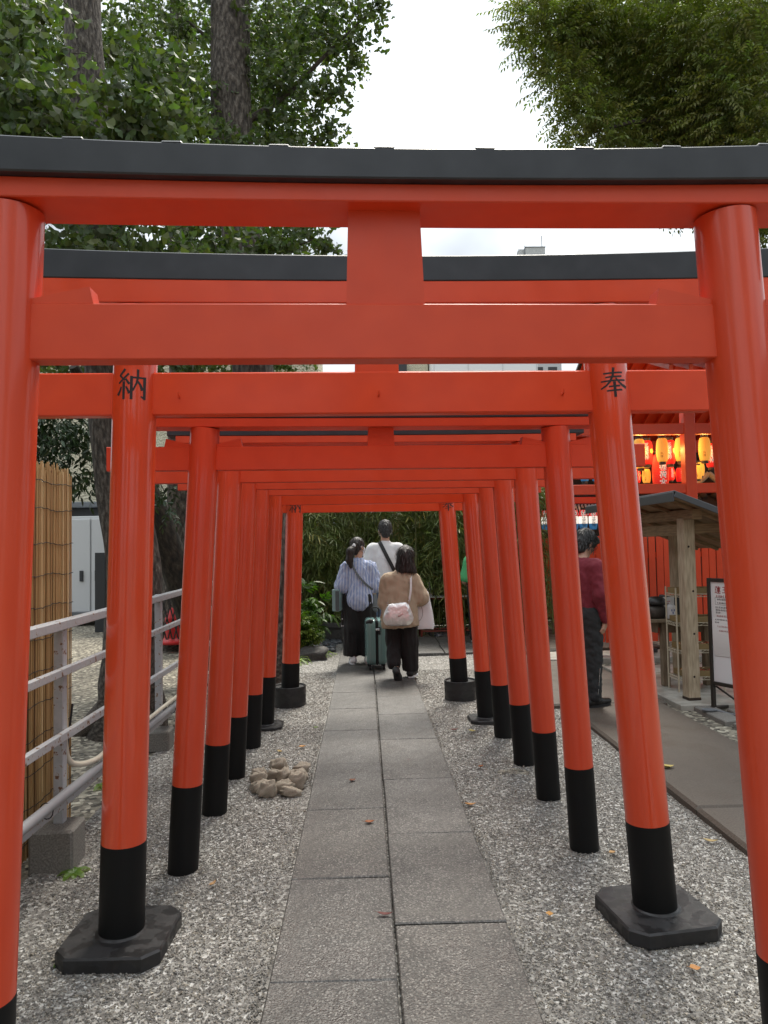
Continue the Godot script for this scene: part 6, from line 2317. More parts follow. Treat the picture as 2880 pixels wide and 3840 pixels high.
func strap_along(called: String, pts: Array, w: float, m: Material, o: Node3D, up := Vector3.BACK) -> void:   # a flat band following the points
	var mb := MB.new()
	var p := smooth_path(pts, 6)
	for i in p.size() - 1:
		var d: Vector3 = (p[i + 1] - p[i]).normalized()
		var s := d.cross(up).normalized() * w * 0.5
		var n := s.cross(d).normalized() * 0.0025
		mb.quad(p[i] - s + n, p[i + 1] - s + n, p[i + 1] + s + n, p[i] + s + n)
		mb.quad(p[i] + s - n, p[i + 1] + s - n, p[i + 1] - s - n, p[i] - s - n)
		mb.quad(p[i] + s + n, p[i + 1] + s + n, p[i + 1] + s - n, p[i] + s - n)
		mb.quad(p[i] - s - n, p[i + 1] - s - n, p[i + 1] - s + n, p[i] - s + n)
	part(called, mb, m, o)

func shoe(o: Node3D, heel: Vector3, fwd: Vector3, L: float, upper: Material, sole: Material, up := Vector3.UP) -> void:
	var z := -fwd.normalized()
	var x := up.cross(z).normalized()
	var y := z.cross(x)
	var mb := MB.new()
	mb.xf = Transform3D(Basis(x, y, z), heel)
	nets(mb, [[Vector3(0, 0.045, 0.0), Vector3(0, 0.05, -L * 0.4), 0.040, 0.040, 0.03], [Vector3(0, 0.04, -L * 0.35), Vector3(0, 0.036, -L * 0.82), 0.040, 0.034, 0.03, Vector3(0.95, 1.2, 1)], [Vector3(0, 0.055, 0.005), Vector3(0, 0.085, 0.0), 0.040, 0.038, 0.02], ["cut", Vector3(0, -1, 0), -0.018]], 0.009)
	part("shoe", mb, upper, o)
	mb = MB.new()
	mb.xf = Transform3D(Basis(x, y, z), heel)
	var rings := []
	for yy in [0.0, 0.012, 0.022]:
		var ring := []
		for i in 20:
			var a := TAU * i / 20.0
			var zz := -L * 0.40 + cos(a) * L * 0.53
			var w := 0.043 + 0.006 * (1.0 if zz < -L * 0.5 else 0.0)
			ring.append(Vector3(sin(a) * w, yy, zz))
		rings.append(ring)
	mb.loft(rings)
	part("sole", mb, sole, o)

func people_materials() -> void:
	var S := FastNoiseLite.TYPE_SIMPLEX_SMOOTH
	var sk := mat("skin", lin(0.46, 0.27, 0.185), 0.5)
	sk.subsurf_scatter_enabled = true
	sk.subsurf_scatter_strength = 0.12
	for e in [["hair_brown", lin(0.018, 0.010, 0.007)], ["hair_dark", lin(0.009, 0.008, 0.0075)], ["hair_grey", lin(0.032, 0.031, 0.031)]]:
		var m := tri_uv(mat(e[0], Color.WHITE, 0.55), 1.0, false)
		m.albedo_texture = ntex(noise(S, 0.03, 4, 7), 256, [[0.0, (e[1] as Color).darkened(0.35)], [1.0, (e[1] as Color).lightened(0.06)]])
		m.uv1_scale = Vector3(34, 2.4, 34)
	mat("mask_white", lin(0.72, 0.74, 0.76), 0.8)
	var fab := ntex(noise(S, 0.15, 3, 12), 256, [], 2.0)
	for e in [["white_tee", lin(0.66, 0.66, 0.66)], ["beige_linen", lin(0.38, 0.295, 0.205)], ["black_cloth", lin(0.0085, 0.0075, 0.0075)], ["burgundy_knit", lin(0.16, 0.014, 0.026)], ["charcoal_denim", lin(0.017, 0.018, 0.019)], ["green_tee", lin(0.07, 0.36, 0.14)]]:
		var m := tri_uv(mat(e[0], e[1], 0.85), 6.0, false)
		m.normal_enabled = true
		m.normal_texture = fab
		m.normal_scale = 0.3
		m.rim_enabled = true
		m.rim = 0.25
		m.rim_tint = 0.6
	var dn := tri_uv(mat("blue_denim", Color.WHITE, 0.85), 2.5, false)
	dn.albedo_texture = ntex(noise(S, 0.02, 5, 14), 256, [[0.0, lin(0.045, 0.075, 0.13)], [1.0, lin(0.17, 0.23, 0.32)]])
	var im := Image.create_empty(64, 16, false, Image.FORMAT_RGB8)
	for x in 64:
		var on := (x % 16) < 8
		for y in 16:
			im.set_pixel(x, y, lin(0.09, 0.16, 0.40) if on else lin(0.60, 0.63, 0.68))
	var sh := tri_uv(mat("striped_cotton", Color.WHITE, 0.8), 1.0, false)
	sh.albedo_texture = ImageTexture.create_from_image(im)
	sh.uv1_scale = Vector3(13.0, 1.0, 13.0)
	mat("sneaker_white", lin(0.72, 0.72, 0.72), 0.5)
	mat("sneaker_black", g3(0.014), 0.6)
	mat("leather_black", g3(0.012), 0.28)
	mat("gum_sole", lin(0.30, 0.24, 0.16), 0.7)
	mat("strap_black", g3(0.010), 0.6)
	mat("strap_grey", lin(0.12, 0.14, 0.15), 0.6)
	mat("strap_white", lin(0.66, 0.66, 0.66), 0.35)
	var sv := tri_uv(mat("silver_leather", lin(0.80, 0.80, 0.79), 0.32, 0.55), 2.0, false)
	sv.normal_enabled = true
	sv.normal_texture = ntex(noise(S, 0.02, 3, 15), 256, [], 9.0)
	sv.normal_scale = 0.35
	mat("bag_white", lin(0.70, 0.69, 0.70), 0.55)
	mat("bag_teal", lin(0.20, 0.29, 0.29), 0.6)
	mat("bag_slate", lin(0.075, 0.085, 0.09), 0.6)
	mat("case_teal", lin(0.165, 0.275, 0.26), 0.22)
	mat("chrome", lin(0.6, 0.6, 0.6), 0.2, 0.9)
	mat("pink_cloth", lin(0.60, 0.40, 0.38), 0.7)

func build_people() -> void:
	var Z := Vector3.ZERO
	# --- man in the white T-shirt
	var o := person("man in white T-shirt and jeans, farthest of the three on the path", Vector3(0.29, 0.03, -9.95), 0.05)
	var hp := Vector3(0.0, 1.715, -0.02)
	var hr := Vector3(-0.05, 0.12, 0)
	flesh(o, [[Vector3(0, 1.40, 0), Vector3(0, 1.64, -0.01), 0.070, 0.058, 0.03], [Vector3(-0.10, 1.36, 0), Vector3(0.10, 1.36, 0), 0.075, 0.075, 0.03], [Vector3(0, 1.3, 0), Vector3(0, 1.0, 0), 0.085, 0.085, 0.05],
		[Vector3(-0.26, 1.26, 0.0), Vector3(-0.26, 1.10, -0.06), 0.045, 0.042, 0.02], [Vector3(-0.26, 1.10, -0.06), Vector3(-0.17, 1.06, -0.28), 0.042, 0.03, 0.02], [Vector3(0.26, 1.26, 0.0), Vector3(0.26, 1.10, -0.06), 0.045, 0.042, 0.02], [Vector3(0.26, 1.10, -0.06), Vector3(0.17, 1.06, -0.28), 0.042, 0.03, 0.02],
		[Vector3(-0.1, 0.95, 0), Vector3(-0.1, 0.1, 0), 0.07, 0.04, 0.03], [Vector3(0.1, 0.95, 0), Vector3(0.1, 0.1, 0), 0.07, 0.04, 0.03], [Vector3(-0.1, 1.0, 0), Vector3(0.1, 1.0, 0), 0.08, 0.08, 0.04]],
		hp, hr, 1.08, [[Vector3(-0.17, 1.06, -0.28), Vector3(0.4, 0.0, -0.9), Vector3(0, 1, 0), 0.7, 1.0, 1.0], [Vector3(0.17, 1.06, -0.28), Vector3(-0.4, 0.0, -0.9), Vector3(0, 1, 0), 0.7, 1.0, -1.0]], M.skin)
	on_head("hair", [[Vector3(0, 0.040, 0.020), Vector3(0, 0.040, 0.020), 0.10, 0.10, 0.02, Vector3(1.17, 1.0, 0.98)], [Vector3(0, -0.01, 0.055), Vector3(0, -0.05, 0.045), 0.066, 0.05, 0.02, Vector3(0.95, 1, 1)], ["cut", Vector3(0, -0.9, -0.75).normalized(), 0.052]], M.hair_grey, o, hp, hr, 1.08, 0.008, 0.006)
	strands(o, M.hair_grey, hp, hr, 1.08, 420, Vector3(0.088, 0.104, 0.104), Vector3(0, 0.040, 0.020), -0.055, 0.135, 0.035, 31, 0.2)
	mask_for(o, hp, hr, 1.08)
	cloth("t_shirt", [[Vector3(0, 1.03, 0), Vector3(0, 1.34, 0), 0.165, 0.192, 0.05, Vector3(1, 1, 1.42)], [Vector3(-0.16, 1.475, 0.0), Vector3(0.16, 1.475, 0.0), 0.07, 0.07, 0.06, Vector3(1, 1, 0.95)], [Vector3(0, 1.50, 0.0), Vector3(0, 1.55, -0.005), 0.085, 0.070, 0.03],
		[Vector3(-0.185, 1.455, 0), Vector3(-0.262, 1.24, 0.0), 0.078, 0.083, 0.05], [Vector3(0.185, 1.455, 0), Vector3(0.262, 1.24, 0.0), 0.078, 0.083, 0.05], ["cut", Vector3(0, -1, 0), -0.93], ["cut", Vector3(0, 1, 0), 1.575]], M.white_tee, o, 0.013, 0.0035, Vector3(9, 6, 9), 4)
	cloth("jeans", [[Vector3(-0.07, 0.98, 0), Vector3(0.07, 0.98, 0), 0.125, 0.125, 0.04], [Vector3(-0.095, 0.92, 0), Vector3(-0.10, 0.50, -0.01), 0.110, 0.085, 0.04], [Vector3(-0.10, 0.50, -0.01), Vector3(-0.10, 0.09, 0.0), 0.085, 0.078, 0.04], [Vector3(0.095, 0.92, 0), Vector3(0.11, 0.50, -0.01), 0.110, 0.085, 0.04], [Vector3(0.11, 0.50, -0.01), Vector3(0.12, 0.09, 0.0), 0.085, 0.078, 0.04]], M.blue_denim, o, 0.015, 0.006, Vector3(14, 16, 14), 6)
	strap_along("strap", [Vector3(-0.085, 1.56, -0.02), Vector3(-0.07, 1.535, 0.075), Vector3(0.0, 1.38, 0.143), Vector3(0.09, 1.20, 0.145), Vector3(0.16, 1.06, 0.09)], 0.05, M.strap_black, o)
	shoe(o, Vector3(-0.10, 0.0, 0.06), Vector3(-0.1, 0, -1), 0.27, M.sneaker_white, M.mask_white)
	shoe(o, Vector3(0.12, 0.0, 0.06), Vector3(0.1, 0, -1), 0.27, M.pvc_grey, M.mask_white)
	# --- woman in the striped shirt
	o = person("woman in blue striped shirt and black trousers, ponytail with white hair clip", Vector3(-0.075, 0.033, -9.42), 0.0)
	hp = Vector3(0.0, 1.49, -0.02)
	hr = Vector3(0.0, -0.85, 0.04)
	flesh(o, [[Vector3(0, 1.2, 0), Vector3(0, 1.43, -0.01), 0.055, 0.046, 0.03], [Vector3(0, 1.2, 0), Vector3(0, 0.85, 0), 0.10, 0.11, 0.04], [Vector3(-0.13, 1.22, 0), Vector3(0.13, 1.22, 0), 0.05, 0.05, 0.04],
		[Vector3(-0.17, 1.2, 0.0), Vector3(-0.23, 0.98, 0.02), 0.04, 0.036, 0.02], [Vector3(-0.23, 0.98, 0.02), Vector3(-0.19, 0.93, -0.16), 0.036, 0.026, 0.02], [Vector3(0.17, 1.2, 0.0), Vector3(0.21, 0.98, 0.02), 0.04, 0.036, 0.02], [Vector3(0.21, 0.98, 0.02), Vector3(0.10, 0.96, -0.16), 0.036, 0.026, 0.02],
		[Vector3(-0.09, 0.85, 0), Vector3(-0.09, 0.1, 0), 0.07, 0.035, 0.03], [Vector3(0.09, 0.85, 0), Vector3(0.09, 0.1, 0), 0.07, 0.035, 0.03]],
		hp, hr, 0.97, [[Vector3(-0.19, 0.93, -0.16), Vector3(0.2, -0.2, -0.9), Vector3(0, 1, 0), 1.4, 0.88, 1.0], [Vector3(0.10, 0.96, -0.16), Vector3(-0.6, 0.1, -0.7), Vector3(0, 1, 0), 0.9, 0.88, -1.0]], M.skin)
	on_head("hair", [[Vector3(0, 0.036, 0.018), Vector3(0, 0.036, 0.018), 0.104, 0.104, 0.02, Vector3(1.22, 1.0, 0.99)], [Vector3(0, -0.02, 0.05), Vector3(0, -0.06, 0.05), 0.07, 0.045, 0.02], ["cut", Vector3(0, -0.75, -0.9).normalized(), 0.050]], M.hair_brown, o, hp, hr, 0.97, 0.008, 0.003, Vector3(40, 8, 40))
	strands(o, M.hair_brown, hp, hr, 0.97, 300, Vector3(0.087, 0.106, 0.107), Vector3(0, 0.036, 0.018), -0.02, 0.135, 0.05, 32, 0.2)
	cloth("ponytail", [[Vector3(-0.05, 1.505, 0.09), Vector3(-0.10, 1.44, 0.13), 0.035, 0.050, 0.02], [Vector3(-0.10, 1.44, 0.13), Vector3(-0.115, 1.33, 0.13), 0.050, 0.048, 0.03], [Vector3(-0.115, 1.33, 0.13), Vector3(-0.10, 1.245, 0.125), 0.046, 0.022, 0.02]], M.hair_brown, o, 0.009, 0.006, Vector3(60, 6, 60), 8)
	var hc := MB.new()
	for e in [[Vector3(-0.055, 1.525, 0.115), 0.017], [Vector3(-0.045, 1.51, 0.122), 0.012], [Vector3(-0.066, 1.515, 0.12), 0.012]]:
		nets(hc, [[e[0], e[0], e[1], e[1], 0.01]], 0.005)
	part("hair_clip", hc, M.mask_white, o)
	mask_for(o, hp, hr, 0.97)
	cloth("shirt", [[Vector3(0, 0.86, 0.01), Vector3(0, 1.17, 0.0), 0.185, 0.165, 0.06, Vector3(1, 1, 1.35)], [Vector3(-0.03, 0.80, 0.06), Vector3(0.04, 0.80, 0.06), 0.13, 0.13, 0.06, Vector3(1, 1, 1.4)], [Vector3(-0.135, 1.245, 0.0), Vector3(0.135, 1.245, 0.0), 0.062, 0.062, 0.05], [Vector3(0, 1.29, 0.0), Vector3(0, 1.335, -0.01), 0.078, 0.062, 0.03],
		[Vector3(-0.165, 1.22, 0), Vector3(-0.235, 0.99, 0.015), 0.078, 0.082, 0.05], [Vector3(-0.235, 0.99, 0.015), Vector3(-0.20, 0.94, -0.11), 0.080, 0.05, 0.04], [Vector3(0.165, 1.22, 0), Vector3(0.215, 0.99, 0.015), 0.078, 0.082, 0.05], [Vector3(0.215, 0.99, 0.015), Vector3(0.13, 0.96, -0.11), 0.080, 0.05, 0.04], ["cut", Vector3(0, 1, 0), 1.355]], M.striped_cotton, o, 0.013, 0.009, Vector3(13, 7, 13), 11)
	cloth("trousers", [[Vector3(-0.06, 0.86, 0), Vector3(0.06, 0.86, 0), 0.135, 0.135, 0.04], [Vector3(-0.085, 0.80, 0), Vector3(-0.105, 0.45, 0.0), 0.128, 0.118, 0.04], [Vector3(-0.105, 0.45, 0.0), Vector3(-0.10, 0.14, 0.01), 0.118, 0.112, 0.03], [Vector3(0.085, 0.80, 0), Vector3(0.100, 0.45, 0.0), 0.128, 0.118, 0.04], [Vector3(0.100, 0.45, 0.0), Vector3(0.105, 0.14, 0.01), 0.118, 0.112, 0.03], ["cut", Vector3(0, -1, 0), -0.10]], M.black_cloth, o, 0.014, 0.012, Vector3(17, 2.2, 17), 13)
	strap_along("bag_strap", [Vector3(-0.075, 1.335, -0.01), Vector3(-0.085, 1.29, 0.085), Vector3(-0.02, 1.15, 0.135), Vector3(0.08, 1.03, 0.145), Vector3(0.17, 0.95, 0.09), Vector3(0.195, 0.92, 0.05)], 0.026, M.strap_grey, o)
	shoe(o, Vector3(-0.085, 0.0, 0.075), Vector3(-0.15, 0, -1), 0.235, M.sneaker_white, M.mask_white)
	shoe(o, Vector3(0.095, 0.0, 0.06), Vector3(0.12, 0, -1), 0.235, M.sneaker_white, M.mask_white)
	# her bags
	var tb := thing("teal_bag", "teal gift bag with dark side panel hanging from the striped-shirt woman's left hand", "bag", Vector3(-0.335, 0.71, -9.42), -0.45)
	var mb := MB.new()
	mb.box(Vector3(0, 0.14, 0), Vector3(0.10, 0.28, 0.20), 0.006)
	part("body", mb, M.bag_teal, tb)
	mb = MB.new()
	mb.box(Vector3(0.028, 0.135, 0.1015), Vector3(0.055, 0.25, 0.002), 0.0005)
	part("panel", mb, M.bag_slate, tb)
	mb = MB.new()
	mb.tube(smooth_path([Vector3(0.0, 0.27, 0.05), Vector3(0.02, 0.36, 0.02), Vector3(0.03, 0.37, -0.02), Vector3(0.0, 0.27, -0.05)], 4), [0.003], 5)
	part("handle", mb, M.bag_teal, tb)
	var um := thing("folded_umbrella", "black folded umbrella with pale spots dangling under the teal bag", "umbrella", Vector3(-0.285, 0.42, -9.40))
	mb = MB.new()
	mb.lathe([Vector2(0.004, 0.0), Vector2(0.012, 0.05), Vector2(0.030, 0.16), Vector2(0.034, 0.24), Vector2(0.022, 0.29), Vector2(0.012, 0.31)], 10, true)
	part("canopy", mb, M.black_cloth, um)
	for k in 5:
		mb = MB.new()
		var a := -0.8 + 0.42 * k
		var y := 0.10 + 0.045 * ((k * 2) % 4)
		var rr := 0.0195 + y * 0.066
		mb.box(Vector3(sin(a) * rr, y, cos(a) * rr), Vector3(0.012, 0.016, 0.004), 0.001, Basis(Vector3.UP, a))
		part("spot", mb, M.bag_white, um)
	mb = MB.new()
	mb.tube([Vector3(0, -0.07, 0.0), Vector3(0, 0.0, 0)], [0.005], 6)
	mb.tube([Vector3(0, 0.31, 0), Vector3(0.03, 0.45, -0.05), Vector3(0.06, 0.52, -0.12)], [0.004], 6)
	part("rod", mb, M.gum_sole, um)
	var gb := thing("grey_shoulder_bag", "small grey-green shoulder bag at the striped-shirt woman's right hip", "bag", Vector3(0.125, 0.68, -9.36), 0.5)
	mb = MB.new()
	nets(mb, [[Vector3(0, 0.06, 0), Vector3(0, 0.21, 0), 0.055, 0.035, 0.03, Vector3(1, 1, 1.6)]], 0.011, 0.005)
	part("body", mb, M.strap_grey, gb)
	mb = MB.new()
	mb.box(Vector3(0, 0.235, 0.0), Vector3(0.045, 0.03, 0.014), 0.004)
	part("clasp", mb, M.gum_sole, gb)
	# --- woman in the beige shirt, mid-step
	o = person("woman in beige linen shirt with shoulder-length dark hair, nearest on the path", Vector3(0.40, 0.036, -8.36), 0.0)
	hp = Vector3(0.075, 1.37, -0.03)
	hr = Vector3(-0.05, -0.1, 0)
	flesh(o, [[Vector3(0.03, 1.08, 0), Vector3(0.065, 1.30, -0.02), 0.055, 0.045, 0.03], [Vector3(0.01, 1.1, 0), Vector3(0.0, 0.75, 0), 0.10, 0.11, 0.04],
		[Vector3(-0.15, 1.1, 0.0), Vector3(-0.175, 0.86, -0.02), 0.038, 0.034, 0.02], [Vector3(-0.175, 0.86, -0.02), Vector3(-0.19, 0.70, -0.16), 0.034, 0.025, 0.02], [Vector3(0.17, 1.1, 0.0), Vector3(0.24, 0.88, 0.0), 0.038, 0.036, 0.02], [Vector3(0.24, 0.88, 0.0), Vector3(0.20, 0.86, -0.20), 0.036, 0.025, 0.02],
		[Vector3(-0.08, 0.75, 0), Vector3(-0.07, 0.40, -0.03), 0.07, 0.05, 0.03], [Vector3(-0.07, 0.40, -0.03), Vector3(-0.06, 0.12, 0.12), 0.045, 0.032, 0.03], [Vector3(0.09, 0.75, 0), Vector3(0.10, 0.1, 0.0), 0.07, 0.035, 0.03]],
		hp, hr, 0.95, [[Vector3(-0.19, 0.70, -0.16), Vector3(-0.05, -0.5, -0.8), Vector3(1, 0, -0.2), 1.5, 0.85, 1.0], [Vector3(0.20, 0.86, -0.20), Vector3(-0.3, 0.0, -0.9), Vector3(0, 1, 0), 1.4, 0.85, -1.0]], M.skin)
	on_head("hair", [[Vector3(0, 0.036, 0.014), Vector3(0, 0.036, 0.014), 0.108, 0.108, 0.02, Vector3(1.16, 1.0, 0.98)], [Vector3(0, 0.0, 0.045), Vector3(0.0, -0.13, 0.055), 0.092, 0.098, 0.03, Vector3(0.93, 1, 1.25)], [Vector3(0.0, -0.12, 0.058), Vector3(0.015, -0.205, 0.065), 0.105, 0.100, 0.02, Vector3(0.86, 1, 1.8)], [Vector3(0.08, -0.12, 0.03), Vector3(0.125, -0.19, 0.045), 0.03, 0.012, 0.02],
		["cut", Vector3(0, -1, 0.1), 0.205], ["cut", Vector3(0, -0.2, -1).normalized(), 0.045]], M.hair_brown, o, hp, hr, 0.95, 0.0085, 0.006, Vector3(44, 5, 44))
	strands(o, M.hair_brown, hp, hr, 0.95, 700, Vector3(0.110, 0.125, 0.112), Vector3(0.0, 0.02, 0.035), -0.150, 0.13, 0.085, 33, 0.25)
	cloth("shirt", [[Vector3(0.0, 0.62, 0.03), Vector3(0.01, 1.06, 0.0), 0.215, 0.160, 0.05, Vector3(1, 1, 1.3)], [Vector3(-0.12, 1.125, 0.0), Vector3(0.14, 1.125, 0.0), 0.062, 0.062, 0.06], [Vector3(0.02, 1.16, 0), Vector3(0.05, 1.21, -0.01), 0.08, 0.065, 0.03],
		[Vector3(-0.15, 1.10, 0), Vector3(-0.18, 0.84, -0.015), 0.072, 0.075, 0.05], [Vector3(0.165, 1.10, 0), Vector3(0.245, 0.90, 0.0), 0.078, 0.088, 0.05], [Vector3(0.245, 0.90, 0.0), Vector3(0.235, 0.86, -0.09), 0.085, 0.062, 0.04], ["cut", Vector3(0.05, -1, 0), -0.575], ["cut", Vector3(0, 1, 0), 1.24]], M.beige_linen, o, 0.013, 0.009, Vector3(13, 4.5, 13), 17)
	cloth("trousers", [[Vector3(-0.05, 0.74, 0), Vector3(0.07, 0.74, 0), 0.125, 0.125, 0.04], [Vector3(-0.075, 0.70, 0), Vector3(-0.075, 0.42, -0.04), 0.108, 0.088, 0.04], [Vector3(-0.075, 0.42, -0.04), Vector3(-0.085, 0.17, 0.08), 0.088, 0.078, 0.03], [Vector3(0.085, 0.70, 0), Vector3(0.10, 0.40, 0.0), 0.112, 0.098, 0.04], [Vector3(0.10, 0.40, 0.0), Vector3(0.105, 0.10, 0.005), 0.098, 0.096, 0.03], ["cut", Vector3(0, -1, 0), -0.075]], M.black_cloth, o, 0.013, 0.009, Vector3(17, 2.4, 17), 19)
	shoe(o, Vector3(-0.075, 0.125, 0.175), Vector3(0.24, -0.93, -0.30), 0.235, M.sneaker_black, M.gum_sole, Vector3(0.0, -0.32, -0.95) * -1.0)
	shoe(o, Vector3(0.10, 0.0, 0.05), Vector3(0.35, 0, -0.9), 0.235, M.sneaker_black, M.mask_white)
	strap_along("bag_strap", [Vector3(0.115, 1.19, 0.0), Vector3(0.125, 1.15, 0.085), Vector3(0.118, 1.0, 0.150), Vector3(0.095, 0.875, 0.165)], 0.022, M.strap_white, o)
	# her silver bag, white bag and the suitcase
	var sb := thing("silver_bag", "crinkled silver shoulder bag across the beige-shirt woman's back", "bag", Vector3(0.365, 0.645, -8.13), 0.05)
	mb = MB.new()
	nets(mb, [[Vector3(-0.085, 0.075, 0), Vector3(0.085, 0.075, 0), 0.085, 0.085, 0.04, Vector3(1, 1.1, 1.5)], [Vector3(-0.07, 0.20, 0), Vector3(0.08, 0.22, 0), 0.045, 0.04, 0.07, Vector3(1, 1, 1.4)], [Vector3(-0.06, 0.14, 0), Vector3(0.07, 0.15, 0), 0.07, 0.07, 0.05, Vector3(1, 1, 1.5)]], 0.011, 0.004, Vector3(18, 13, 18), 23)
	part("body", mb, M.silver_leather, sb)
	for e in [[-0.115, 0.21], [0.125, 0.245]]:
		mb = MB.new()
		mb.tube([Vector3(e[0], e[1] - 0.01, 0.01), Vector3(e[0] + 0.004, e[1] + 0.03, 0.012), Vector3(e[0] - 0.004, e[1] + 0.055, 0.01)], [0.006], 6)
		part("buckle", mb, M.chrome, sb)
	mb = MB.new()
	nets(mb, [[Vector3(0.005, 0.115, 0.058), Vector3(0.045, 0.135, 0.058), 0.014, 0.012, 0.01, Vector3(1, 1, 1.8)]], 0.006, 0.002)
	part("charm", mb, M.pink_cloth, sb)
	var wb := thing("white_bag", "large white carrier bag with a black oval on it, on the beige-shirt woman's right arm", "bag", Vector3(0.655, 0.575, -8.42), -0.18)
	mb = MB.new()
	var rings := []
	for e in [[0.0, 0.125, 0.06], [0.04, 0.135, 0.07], [0.2, 0.118, 0.055], [0.38, 0.088, 0.03], [0.42, 0.082, 0.024]]:
		var ring := []
		for i in 24:
			var a := TAU * i / 24.0
			var c := cos(a)
			var s := sin(a)
			ring.append(Vector3(signf(s) * pow(absf(s), 0.4) * e[1] + 0.02 * (0.42 - e[0]), e[0] + 0.006 * sin(a * 3.0), signf(c) * pow(absf(c), 0.4) * e[2]))
		rings.append(ring)
	mb.loft(rings)
	part("body", mb, M.bag_white, wb)
	mb = MB.new()
	var op := []
	for i in 33:
		var a := TAU * i / 32.0
		var y := 0.19 + sin(a) * 0.105
		op.append(Vector3(-0.055 + cos(a) * 0.070, y, lerpf(0.073, 0.040, y / 0.38)))
	mb.tube(op, [0.0022], 5, false)
	part("printed_oval", mb, M.ink_black, wb)
	var sc := thing("suitcase", "teal hard-shell suitcase with a black zip band, on four wheels", "suitcase", Vector3(0.125, 0.036, -9.03), 0.06)
	for s in [-1, 1]:
		mb = MB.new()
		rings = []
		for e in [[0.016, 0.94], [0.020, 1.0], [0.085, 1.0], [0.110, 0.965], [0.124, 0.88]]:
			var ring := []
			for i in 40:
				var a := TAU * i / 40.0
				var c := cos(a)
				var q := sin(a)
				var p := Vector3(s * e[0], 0.335 + signf(c) * pow(absf(c), 0.22) * 0.275 * e[1], -s * signf(q) * pow(absf(q), 0.22) * 0.20 * e[1] * -1.0)
				ring.append(p)
			rings.append(ring)
		if s < 0:
			for rg in rings: rg.reverse()
		for rg in rings: rg.reverse()
		mb.loft(rings)
		var sh := part("shell", mb, M.case_teal, sc)
		for k in 2:
			mb = MB.new()
			var x: float = s * (0.062 if k == 0 else 0.098)
			mb.tube(smooth_path([Vector3(x, 0.12, 0.200 - 0.035 * k), Vector3(x, 0.2, 0.203 - 0.035 * k), Vector3(x, 0.45, 0.203 - 0.035 * k), Vector3(x, 0.54, 0.200 - 0.035 * k)], 3), [0.006], 6)
			part("rib", mb, M.case_teal, sh)
		mb = MB.new()
		nets(mb, [[Vector3(s * 0.07, 0.585, 0.17), Vector3(s * 0.10, 0.575, 0.16), 0.035, 0.03, 0.02]], 0.010)
		part("corner_guard", mb, M.strap_black if s < 0 else M.case_teal, sh)
	mb = MB.new()
	mb.box(Vector3(0, 0.335, 0), Vector3(0.036, 0.545, 0.395), 0.015)
	part("zip_band", mb, M.strap_black, sc)
	mb = MB.new()
	mb.box(Vector3(0.03, 0.475, 0.204), Vector3(0.03, 0.09, 0.012), 0.004)
	part("lock", mb, M.strap_black, sc)
	mb = MB.new()
	mb.box(Vector3(0.008, 0.49, 0.212), Vector3(0.05, 0.024, 0.006), 0.002)
	part("tag", mb, M.chrome, sc)
	for x in [-0.085, 0.085]:
		for z in [0.14, -0.14]:
			mb = MB.new()
			mb.xf = Transform3D(Basis(Vector3.BACK, PI / 2), Vector3(x, 0.027, z))
			mb.lathe([Vector2(0.018, -0.012), Vector2(0.027, -0.010), Vector2(0.027, 0.010), Vector2(0.018, 0.012)], 16)
			mb.xf = Transform3D()
			mb.box(Vector3(x, 0.052, z), Vector3(0.030, 0.034, 0.036), 0.006)
			part("wheel", mb, M.strap_black, sc)
	mb = MB.new()
	mb.tube(smooth_path([Vector3(-0.05, 0.61, -0.10), Vector3(-0.045, 0.72, -0.10), Vector3(0.045, 0.72, -0.10), Vector3(0.05, 0.61, -0.10)], 5), [0.009], 8)
	part("pull_handle", mb, M.strap_black, sc)
	# --- youth in the burgundy sweatshirt, in profile
	o = person("youth in burgundy sweatshirt and glasses standing with bowed head by the kiosk", Vector3(2.010, 0.045, -6.70), deg_to_rad(-57))
	hp = Vector3(0.0, 1.475, -0.075)
	hr = Vector3(-0.42, -0.1, 0)
	flesh(o, [[Vector3(0, 1.25, 0.02), Vector3(0, 1.42, -0.04), 0.062, 0.052, 0.03], [Vector3(0, 1.25, 0), Vector3(0, 0.85, 0), 0.11, 0.11, 0.04], [Vector3(-0.15, 1.28, 0), Vector3(0.15, 1.28, 0), 0.05, 0.05, 0.04],
		[Vector3(0.19, 1.26, 0.0), Vector3(0.235, 1.02, 0.01), 0.042, 0.038, 0.02], [Vector3(0.235, 1.02, 0.01), Vector3(0.215, 0.775, -0.06), 0.036, 0.027, 0.02], [Vector3(-0.19, 1.26, 0.0), Vector3(-0.235, 1.02, 0.01), 0.042, 0.038, 0.02], [Vector3(-0.235, 1.02, 0.01), Vector3(-0.215, 0.775, -0.06), 0.036, 0.027, 0.02],
		[Vector3(-0.09, 0.85, 0), Vector3(-0.09, 0.1, 0), 0.07, 0.04, 0.03], [Vector3(0.09, 0.85, 0), Vector3(0.09, 0.1, 0), 0.07, 0.04, 0.03]],
		hp, hr, 1.0, [[Vector3(0.215, 0.775, -0.06), Vector3(-0.10, -0.93, 0.30), Vector3(-0.2, -0.25, -0.9), 0.75, 0.95, -1.0], [Vector3(-0.215, 0.775, -0.06), Vector3(0.0, -0.95, 0.2), Vector3(0.2, -0.2, -0.9), 0.7, 0.95, 1.0]], M.skin)
